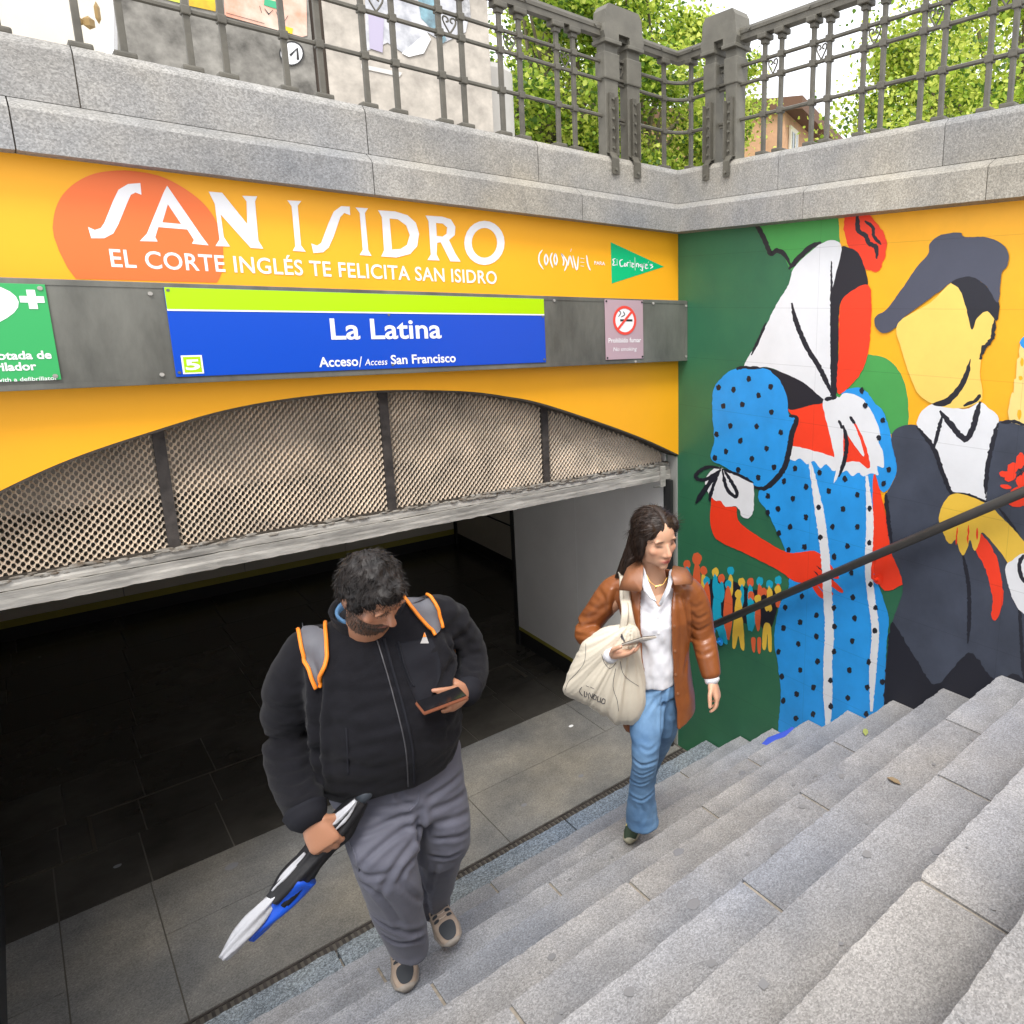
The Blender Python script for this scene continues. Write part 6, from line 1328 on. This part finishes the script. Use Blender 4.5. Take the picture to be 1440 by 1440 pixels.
cw = np.array([nz3((Lp[i, 0]+.3*Lp[i, 2], Lp[i, 1], 0), (95, 60, 1), 2) for i in range(len(Vh))]); Vh = Vh+normals(Vh, Fh)*(cw*.0022)[:, None]
hair2 = mesh('hair', Vh, clean(Fh), M_HAIR2, wom, smooth=True)
Nh = normals(Vh, Fh); rs = np.random.RandomState(6); ii = rs.randint(0, len(Vh), 3600); Li = locw(Vh[ii]); ii = ii[(Li[:, 1] < .07)]; Li = locw(Vh[ii])
top = Li[:, 2] > .02; dirs = np.where(top[:, None], np.sign(Li[:, 0])[:, None]*sw_*.8-fw*.8-uw*.45, (J(868, 830, .0)-Vh[ii])*2+Nh[ii]*.0)
dirs = dirs-Nh[ii]*(dirs*Nh[ii]).sum(1)[:, None]
strands('hair_strands', Vh[ii]+Nh[ii]*.0005, dirs/np.linalg.norm(dirs, axis=1)[:, None], .045, M_HAIR2, wom, OW, .0010, 5, 9, curl=.03, grav=.12, jitr=.025)
# white shirt with open collar
M_SHIRT = mat('white_cotton', (.74, .75, .80), .8, bump=.25, bscale=300, sheen=.1)
mb = MB(); mb.loft([wo_.ring(893, 951, 956, .03, .098), wo_.ring(893, 952, 935, .03, .102), wo_.ring(895, 951, 905, .02, .096), wo_.ring(890, 954, 872, .02, .108), wo_.ring(888, 956, 845, .0, .094), wo_.ring(896, 948, 826, -.02, .068)], 26)
Vs, Fs = fuse(mb, .006, 2)
Vs = displace(Vs, Fs, lambda p: .009*nz3(((p-wo_.B)@e_+(p-wo_.B)[2]*.5, (p-wo_.B)[2], (p-wo_.B)@h), (20, 9, 6), 4)+.004*nz3(p, (45, 45, 26), 9)); mesh('shirt', Vs, clean(Fs), M_SHIRT, wom, smooth=True); BS = BVHTree.FromPolygons([tuple(q) for q in Vs], clean(Fs))
# V of bare skin is the neck opening: skin panel laid in the V, framed by collar wings
def panel(bvh, poly, m, name, parent, org, off, cols=None):
    P = catmull(poly, 3, True); Cc = sum(P)/len(P); v = []; rings = 5
    for k in range(rings+1):
        for q in P: w_ = Cc+(q-Cc)*(k/rings); s = surf(bvh, w_[0], w_[1], off); v.append(s if s is not None else (v[-1] if v else np.zeros(3)))
    n = len(P); F_ = [(k*n+i, k*n+(i+1) % n, (k+1)*n+(i+1) % n, (k+1)*n+i) for k in range(rings) for i in range(n)]
    v2 = [tuple(x) for x in v]+[tuple(np.array(x)-unit(x-CP)*-.003) for x in v[-n:]]
    F_ += [(rings*n+i, rings*n+(i+1) % n, (rings+1)*n+(i+1) % n, (rings+1)*n+i) for i in range(n)]
    return mesh(name, v2, F_, m, parent, org, smooth=True)
M_SKF = mat('neck_skin', SK2, .5, bump=.1, bscale=400)
panel(BS, [(911, 822), (940, 822), (937, 836), (930, 850), (926, 853), (921, 845), (914, 832)], M_SKF, 'open_neck', wom, OW, .003)
def slabpoly(pts, m, name, parent, org, thick=.004, nrm=None):
    P = [np.array(q) for q in pts]; n = len(P); nn = nrm if nrm is not None else unit(np.cross(P[1]-P[0], P[2]-P[0])); nn = nn if nn@(CP-P[0]) > 0 else -nn; c = sum(P)/n+nn*.001
    v = P+[c]+[q-nn*thick for q in P]; f = [(i, (i+1) % n, n) for i in range(n)]+[(i, n+1+i, n+1+(i+1) % n, (i+1) % n) for i in range(n)]; return mesh(name, v, f, m, parent, org, smooth=True)
slabpoly([J(901, 793, .03), J(905, 800, .075), J(912, 822, .115), J(922, 846, .130), J(914, 842, .132), J(905, 830, .125), J(900, 812, .09)], M_SHIRT, 'shirt_collar', wom, OW); slabpoly([J(944, 800, .05), J(946, 815, .09), J(941, 832, .12), J(929, 852, .132), J(926, 849, .132), J(933, 836, .122), J(940, 818, .10), J(941, 803, .06)], M_SHIRT, 'shirt_collar', wom, OW)
for v_ in (868, 890): 
    s = surf(BS, 925+(v_-868)*.05, v_, .001); MB().tube([s, s+h*.003], .005, 8).build('button', M_WHITE, wom, OW)
MB().tube([q+h*.003 for q in [J(909, 808, .085), J(914, 818, .105), J(922, 824, .112), J(932, 822, .11), J(938, 812, .09)]], .0013, 5).build('necklace', mat('gold', (.75, .45, .12), .25, metal=1), wom, OW)
MB().tube([J(922, 824, .114)+np.array([0, 0, -.001*k]) for k in (0, 8, 14)], [.002, .004, .001], 6).build('pendant', MATS['gold'], wom, OW)
er = gw(-.081, -.004, -.045); MB().tube([er+uw*.012*math.cos(t)*1.3-uw*.012+fw*.010*math.sin(t) for t in np.linspace(0, 2*math.pi, 16)], .0024, 6, caps=False).build('hoop_earring', MATS['gold'], wom, OW)
# leather jacket: open shell plus sleeves, melted together
M_LEA = mat('tan_leather_jacket', (.215, .064, .017), .34, col2=(.30, .10, .03), vscale=7, bump=.25, bscale=90, bdist=.003, spec=.6)
mb = MB()
def cshell(rings, g0, g1, thick, n=34):
    """open ring stack; the gap between angles g0..g1 (0 = image right, 90 = towards camera) is the open front"""
    b0 = len(mb.v); P = n+1
    for (c, a, b, lo_, hi_) in rings:
        for sgn_ in (1, -1):
            for i in range(P):
                t = hi_+(2*math.pi-(hi_-lo_))*i/n; rad = a*math.cos(t)+b*math.sin(t); o_ = unit(rad); mb.v.append(tuple(c+rad+o_*(thick if sgn_ > 0 else 0)))
    L = len(rings); W = 2*P
    for k in range(L-1):
        for i in range(n):
            a0 = b0+k*W+i; mb.f += [(a0, a0+1, a0+W+1, a0+W), (a0+P, a0+W+P, a0+W+P+1, a0+P+1)]; mb.mi += [0, 0]
        for i in (0, n):
            a0 = b0+k*W+i; mb.f.append((a0, a0+W, a0+W+P, a0+P)); mb.mi.append(0)
    for k in (0, L-1):
        for i in range(n): a0 = b0+k*W+i; mb.f.append((a0, a0+1, a0+P+1, a0+P)); mb.mi.append(0)
def cr(uL, uR, v, off, dep, lo_, hi_, vR=None): c, a, b, _ = wo_.ring(uL, uR, v, off, dep, vR=vR); return (c, a, b, math.radians(lo_), math.radians(hi_))
cshell([cr(880, 974, 1018, -.02, .150, 62, 116, 996), cr(879, 973, 990, -.02, .146, 62, 114, 975), cr(880, 970, 960, -.02, .138, 63, 114), cr(882, 966, 925, -.01, .132, 62, 116), cr(880, 966, 895, -.01, .132, 64, 118), cr(877, 968, 865, -.01, .134, 66, 118), cr(875, 969, 842, -.02, .120, 66, 116), cr(880, 965, 822, -.03, .095, 60, 118), cr(892, 952, 808, -.04, .07, 50, 125)], 0, 0, .013)
limb(mb, [J(884, 822, -.03), J(864, 832, -.04), J(847, 852, -.055), J(826, 884, -.07), J(836, 902, .03), J(853, 917, .16)], [.060, .066, .062, .056, .052, .040], 20)
limb(mb, [J(956, 824, -.03), J(971, 834, -.03), J(981, 858, -.035), J(988, 890, -.035), J(994, 920, .01), J(1000, 950, .05)], [.058, .064, .062, .056, .052, .044], 20)
Vl, Fl = fuse(mb, .0062, 2)
eR = J(826, 884, -.07); eL = J(987, 890, -.035)
def lk(p):
    q = p-wo_.B; s = q@e_; zz = q[2]; o_ = q@h; a = .004*nz3((s, zz*.6, o_), (16, 9, 12), 1)
    dr = np.linalg.norm(p-eR); 
    dl = np.linalg.norm(p-eL); 
    if zz < .85 and abs(s) < .2: a += .006*nz3((s, zz*.15, 0), (26, 8, 1), 7)
    return a
Vl = displace(Vl, Fl, lk); Vl = creases(Vl, Fl, [(p_, d_*(.42 if d_ < .012 else .8), s_*1.25) for p_, d_, s_ in [([(806, 878), (820, 884), (836, 876)], .009, .008), ([(806, 890), (822, 895), (842, 888)], .010, .008), ([(812, 900), (830, 905), (845, 898)], .007, .007), ([(812, 866), (830, 868), (848, 855)], .008, .008), ([(826, 850), (842, 856), (856, 848)], .006, .008), ([(838, 826), (850, 842), (850, 862)], .006, .009), ([(868, 828), (864, 850), (868, 880)], .014, .011), ([(832, 905), (845, 912), (858, 906)], .006, .006),
    ([(962, 838), (967, 868), (968, 905)], .014, .010), ([(970, 862), (982, 870), (995, 864)], .008, .007), ([(968, 878), (982, 887), (998, 880)], .009, .007), ([(970, 895), (984, 902), (1000, 896)], .008, .007), ([(975, 915), (988, 921), (1003, 916)], .006, .007), ([(966, 848), (978, 854), (990, 848)], .005, .007), ([(955, 850), (958, 890), (956, 940), (958, 985)], .006, .010), ([(966, 925), (962, 955), (966, 990)], .006, .010), ([(882, 845), (889, 870), (893, 905)], .006, .009), ([(950, 838), (962, 845)], .004, .007)]])
jk2 = mesh('leather_jacket', Vl, clean(Fl), M_LEA, wom, smooth=True); BL = BVHTree.FromPolygons([tuple(q) for q in Vl], clean(Fl))
M_LEA2 = mat('tan_leather_collar', (.30, .125, .060), .38, bump=.2, bscale=90, bdist=.002)
slabpoly([J(898, 787, .02), J(903, 796, .085), J(901, 828, .135), J(899, 832, .135), J(870, 830, .12), J(873, 818, .10), J(882, 798, .06)], M_LEA2, 'jacket_collar', wom, OW, .006); slabpoly([J(948, 795, .02), J(945, 806, .09), J(950, 822, .128), J(974, 821, .10), J(975, 812, .06), J(966, 799, .03)], M_LEA2, 'jacket_collar', wom, OW, .006)
for (u, v) in ((948, 880), (949, 915), (950, 948), (953, 975)):
    s = surf(BL, u, v, .001)
    if s is not None: MB().tube([s, s+h*.004], .0062, 10).build('jacket_button', M_LEA2, wom, OW)
cord(BL, [(853, 918), (849, 910), (846, 905)], .002, M_LEA2, 'sleeve_seam', wom, OW, .001, 4)
for P_, Q_, r_ in ((J(850, 915, .145), J(862, 922, .205), .034), (J(999, 947, .045), J(1002, 958, .062), .034)):
    mb = MB(); limb(mb, [P_, (P_+Q_)/2, Q_], [r_, r_, r_*.98], 18); mb.build('shirt_cuff', M_SHIRT, wom, OW, smooth=True)
# jeans
M_JEA = mat('blue_denim', (.10, .22, .42), .8, col2=(.20, .36, .58), vscale=5, bump=.4, bscale=420, var=.1)
mb = MB(); rg = wo_.ring
mb.loft([rg(894, 950, 930, .01, .094), rg(891, 953, 950, .01, .105), rg(889, 955, 970, .01, .11)], 24)
mb.loft([rg(889, 934, 962, .02, .10), rg(884, 934, 990, .06, .092), rg(885, 932, 1020, .10, .080), rg(888, 928, 1048, .13, .068), rg(889, 926, 1068, .125, .062), rg(886, 921, 1095, .07, .060), rg(882, 922, 1125, .02, .070), rg(880, 925, 1146, -.01, .080), rg(880, 927, 1156, -.02, .086)], 22)
mb.loft([rg(916, 954, 962, -.01, .10), rg(922, 956, 1000, -.02, .09), rg(920, 952, 1026, -.05, .078)], 22)
limb(mb, [J(936, 1008, -.05), J(930, 1032, -.12), J(919, 1058, -.24), J(909, 1082, -.35), J(904, 1100, -.43)], [.076, .068, .060, .058, .066], 22)
Vt, Ft = fuse(mb, .0065, 3)
def dn(p):
    q = p-wo_.B; s = q@e_; zz = q[2]; a = .0045*nz3((s*.6+zz, zz*.8, q@h), (22, 14, 6), 2); return a*.8
Vt = displace(Vt, Ft, dn); Vt = creases(Vt, Ft, [([(936, 958), (931, 995), (929, 1040)], .012, .010), ([(934, 962), (918, 972), (900, 975)], .006, .008), ([(933, 972), (918, 990), (905, 1010)], .006, .009), ([(887, 1064), (903, 1076), (926, 1070)], .007, .008), ([(886, 1080), (902, 1090), (922, 1082)], .007, .007), ([(884, 1096), (900, 1103), (914, 1098)], .006, .007), ([(884, 1118), (903, 1126), (921, 1112)], .006, .008), ([(900, 1130), (905, 1145), (903, 1158)], .006, .009), ([(915, 1130), (919, 1144), (921, 1156)], .005, .008), ([(924, 1048), (912, 1056), (900, 1050)], .005, .008), ([(944, 1005), (950, 1020), (946, 1035)], .005, .008)], .6)
mesh('jeans', Vt, clean(Ft), M_JEA, wom, OW, smooth=True); BD = BVHTree.FromPolygons([tuple(q) for q in Vt], clean(Ft))
cord(BD, [(921, 940), (922, 955), (917, 964)], .0022, M_JEA, 'fly_seam', wom, OW, .001, 5)
# shoes: dark green with pale yellow bars
M_GRS = mat('dark_green_suede', (.035, .06, .035), .8, bump=.3, bscale=200); M_YLS = mat('pale_yellow_leather', (.70, .60, .20), .5); M_SOL2 = mat('pale_sole', (.40, .38, .28), .7)
def wshoe(heel, dirv, up_):
    dirv = unit(dirv); o_, bv, g, s_, up2, d_ = shoe('shoe', heel, heel+dirv*.25, up_, wom, OW, M_GRS, M_SOL2, M_YLS, .88)
    def P(x, y):
        q = g(x, y, .25); l_, n_, i_, dd_ = bv.ray_cast(Vector(q), Vector(-up2)); return np.array(l_)+up2*.0025 if l_ is not None else None
    for k in range(4):
        x = .42+.085*k
        for q in (-1, 1):
            pts = [(x, q*.010), (x+.045, q*.012), (x+.025, q*.031), (x-.03, q*.030)]; v = [P(*a) for a in pts]
            if all(a is not None for a in v): mesh('shoe_stripe', v, [(0, 1, 2, 3)], M_YLS, wom, OW)
tq = hit(885, 1190, 2, Z4); tq[2] = Z4+.001; wd_ = unit(h*.97-e_*.18); wshoe(tq-wd_*.245, wd_, z_)
wshoe(J(900, 1096, -.50), h*.75-z_*.55, h*.5+z_*.7)
# phone
p2 = empty('smartphone', tuple(J(897, 906, .27)), 'pale smartphone in the woman\'s right hand', 'phone')
a2 = unit(J(912, 901, .33)-J(880, 911, .24)); n2 = unit(z_*.85-h*.35); n2 = unit(n2-a2*(n2@a2)); b2 = np.cross(n2, a2); pc2 = J(899, 908, .27)+n2*.018
slab3(pc2, a2, b2, n2, .145, .072, .009, 'case', mat('pale_phone', (.50, .47, .42), .35), p2, .003); slab3(pc2+n2*.0055, a2, b2, n2, .137, .065, .003, 'screen', MATS['black_glass'], p2, .001)
# cotton tote bag hanging from her shoulder
tb = empty('tote_bag', tuple(J(862, 950, .12)), 'cream cotton tote bag hanging from the woman\'s shoulder', 'bag'); OT = ORI[tb.name]
M_TOT = mat('cream_cotton', (.66, .60, .49), .85, bump=.5, bscale=260, bdist=.0015, var=.05, vscale=9, sheen=.1)
out = catmull([(868, 878), (885, 874), (897, 884), (901, 905), (906, 940), (909, 970), (906, 1000), (893, 1018), (872, 1021), (850, 1008), (822, 990), (797, 982), (790, 972), (797, 950), (808, 925), (822, 900), (845, 884)], 5, True)
Cb = np.array([858, 950.]); V = []; F = []; n = len(out); K = 12
for sd_, dep in ((1, .068), (-1, .050)):
    b0 = len(V)
    for k in range(K+1):
        t = k/K; prof_ = math.sqrt(max(0, 1-t**2.6))
        for q in out:
            p_ = Cb+(np.array(q)-Cb)*t; V.append(J(p_[0], p_[1], .14+sd_*dep*prof_))
    for k in range(K):
        for i in range(n): a = b0+k*n+i; c_ = b0+k*n+(i+1) % n; f = (a, c_, c_+n, a+n); F.append(f if sd_ > 0 else f[::-1])
mbt = MB(); mbt.v = [tuple(q) for q in V]; mbt.f = F
Vb, Fb = fuse(mbt, .0055, 3)
def bg_(p):
    q = p-wo_.B; s = q@e_; zz = q[2]; fan = math.atan2(s+.02, 1.28-zz) ; a = .010*nz3((fan, zz*.15, 0), (9, 4, 1), 2)+.006*nz3((fan, zz*.5, 0), (22, 5, 1), 8)
    if zz < .62: a += .007*nz3((s*.7+zz, zz, 0), (26, 12, 1), 4)
    return a
Vb = displace(Vb, Fb, bg_); mesh('bag_body', Vb, clean(Fb), M_TOT, tb, OT, smooth=True); BB = BVHTree.FromPolygons([tuple(q) for q in Vb], clean(Fb))
def strap(pts, wd, name):
    P = catmull(pts, 6); mb = MB(); n = len(P)
    for i, p_ in enumerate(P):
        d_ = unit(P[min(i+1, n-1)]-P[max(i-1, 0)]); s_ = unit(np.cross(d_, unit(CP-p_))); o_ = np.cross(s_, d_)
        for x, y in ((-1, .0), (-.6, .004), (.6, .004), (1, 0), (.6, -.003), (-.6, -.003)): mb.v.append(tuple(p_+s_*wd*x+o_*y))
    for i in range(n-1):
        for k in range(6): a = i*6+k; b = i*6+(k+1) % 6; mb.f.append((a, b, b+6, a+6)); mb.mi.append(0)
    return mb.build(name, M_TOT, tb, OT, smooth=True)
def on_l(u, v, o=.006):
    s = surf(BL, u, v, o); return s if s is not None else J(u, v, .1)
strap([J(877, 806, -.10), J(874, 799, -.05), J(874, 803, .0), on_l(876, 815, .012), on_l(879, 838, .020), J(879, 860, .155), J(876, 885, .17), J(872, 905, .185)], .016, 'strap')
strap([J(884, 806, -.10), J(880, 799, -.06), on_l(882, 812, .010), on_l(884, 835, .014), J(885, 862, .145), J(890, 885, .15), J(897, 905, .15)], .015, 'strap')
mb = MB(); ink = lambda pts, r=.0011: [mb.tube([q for q in [surf(BB, *p_, .0006) for p_ in catmull(pts, 5)] if q is not None], r, 4)]
for pts in ([(824, 905), (822, 930), (812, 945), (800, 958), (795, 970)], [(866, 932), (858, 940), (850, 932), (846, 920)], [(866, 940), (862, 965), (868, 985), (870, 1000)], [(872, 930), (878, 950), (898, 965)]): ink(pts)
mb.build('drawn_lines', mat('ink', (.06, .06, .07), .7), tb, OT)
mb = MB()
for pts in ([(818, 966), (815, 972), (819, 978)], [(822, 972), (822, 979), (825, 979), (825, 973)], [(827, 975), (828, 982)], [(829, 974), (832, 981), (834, 975)], [(836, 976), (834, 981), (837, 984), (839, 979), (836, 977)], [(841, 979), (840, 986), (844, 986)], [(845, 981), (844, 988)], [(848, 982), (846, 988), (850, 989), (851, 984), (848, 982)]): ink(pts, .0018)
for pts in ([(824, 964), (828, 966)], [(830, 966), (836, 969)]): ink(pts, .0008)
for pts in ([(873, 894), (875, 899)], [(874, 892), (878, 902)]): ink(pts, .0035)
mb.build('print', MATS['ink'], tb, OT, kind='stuff')
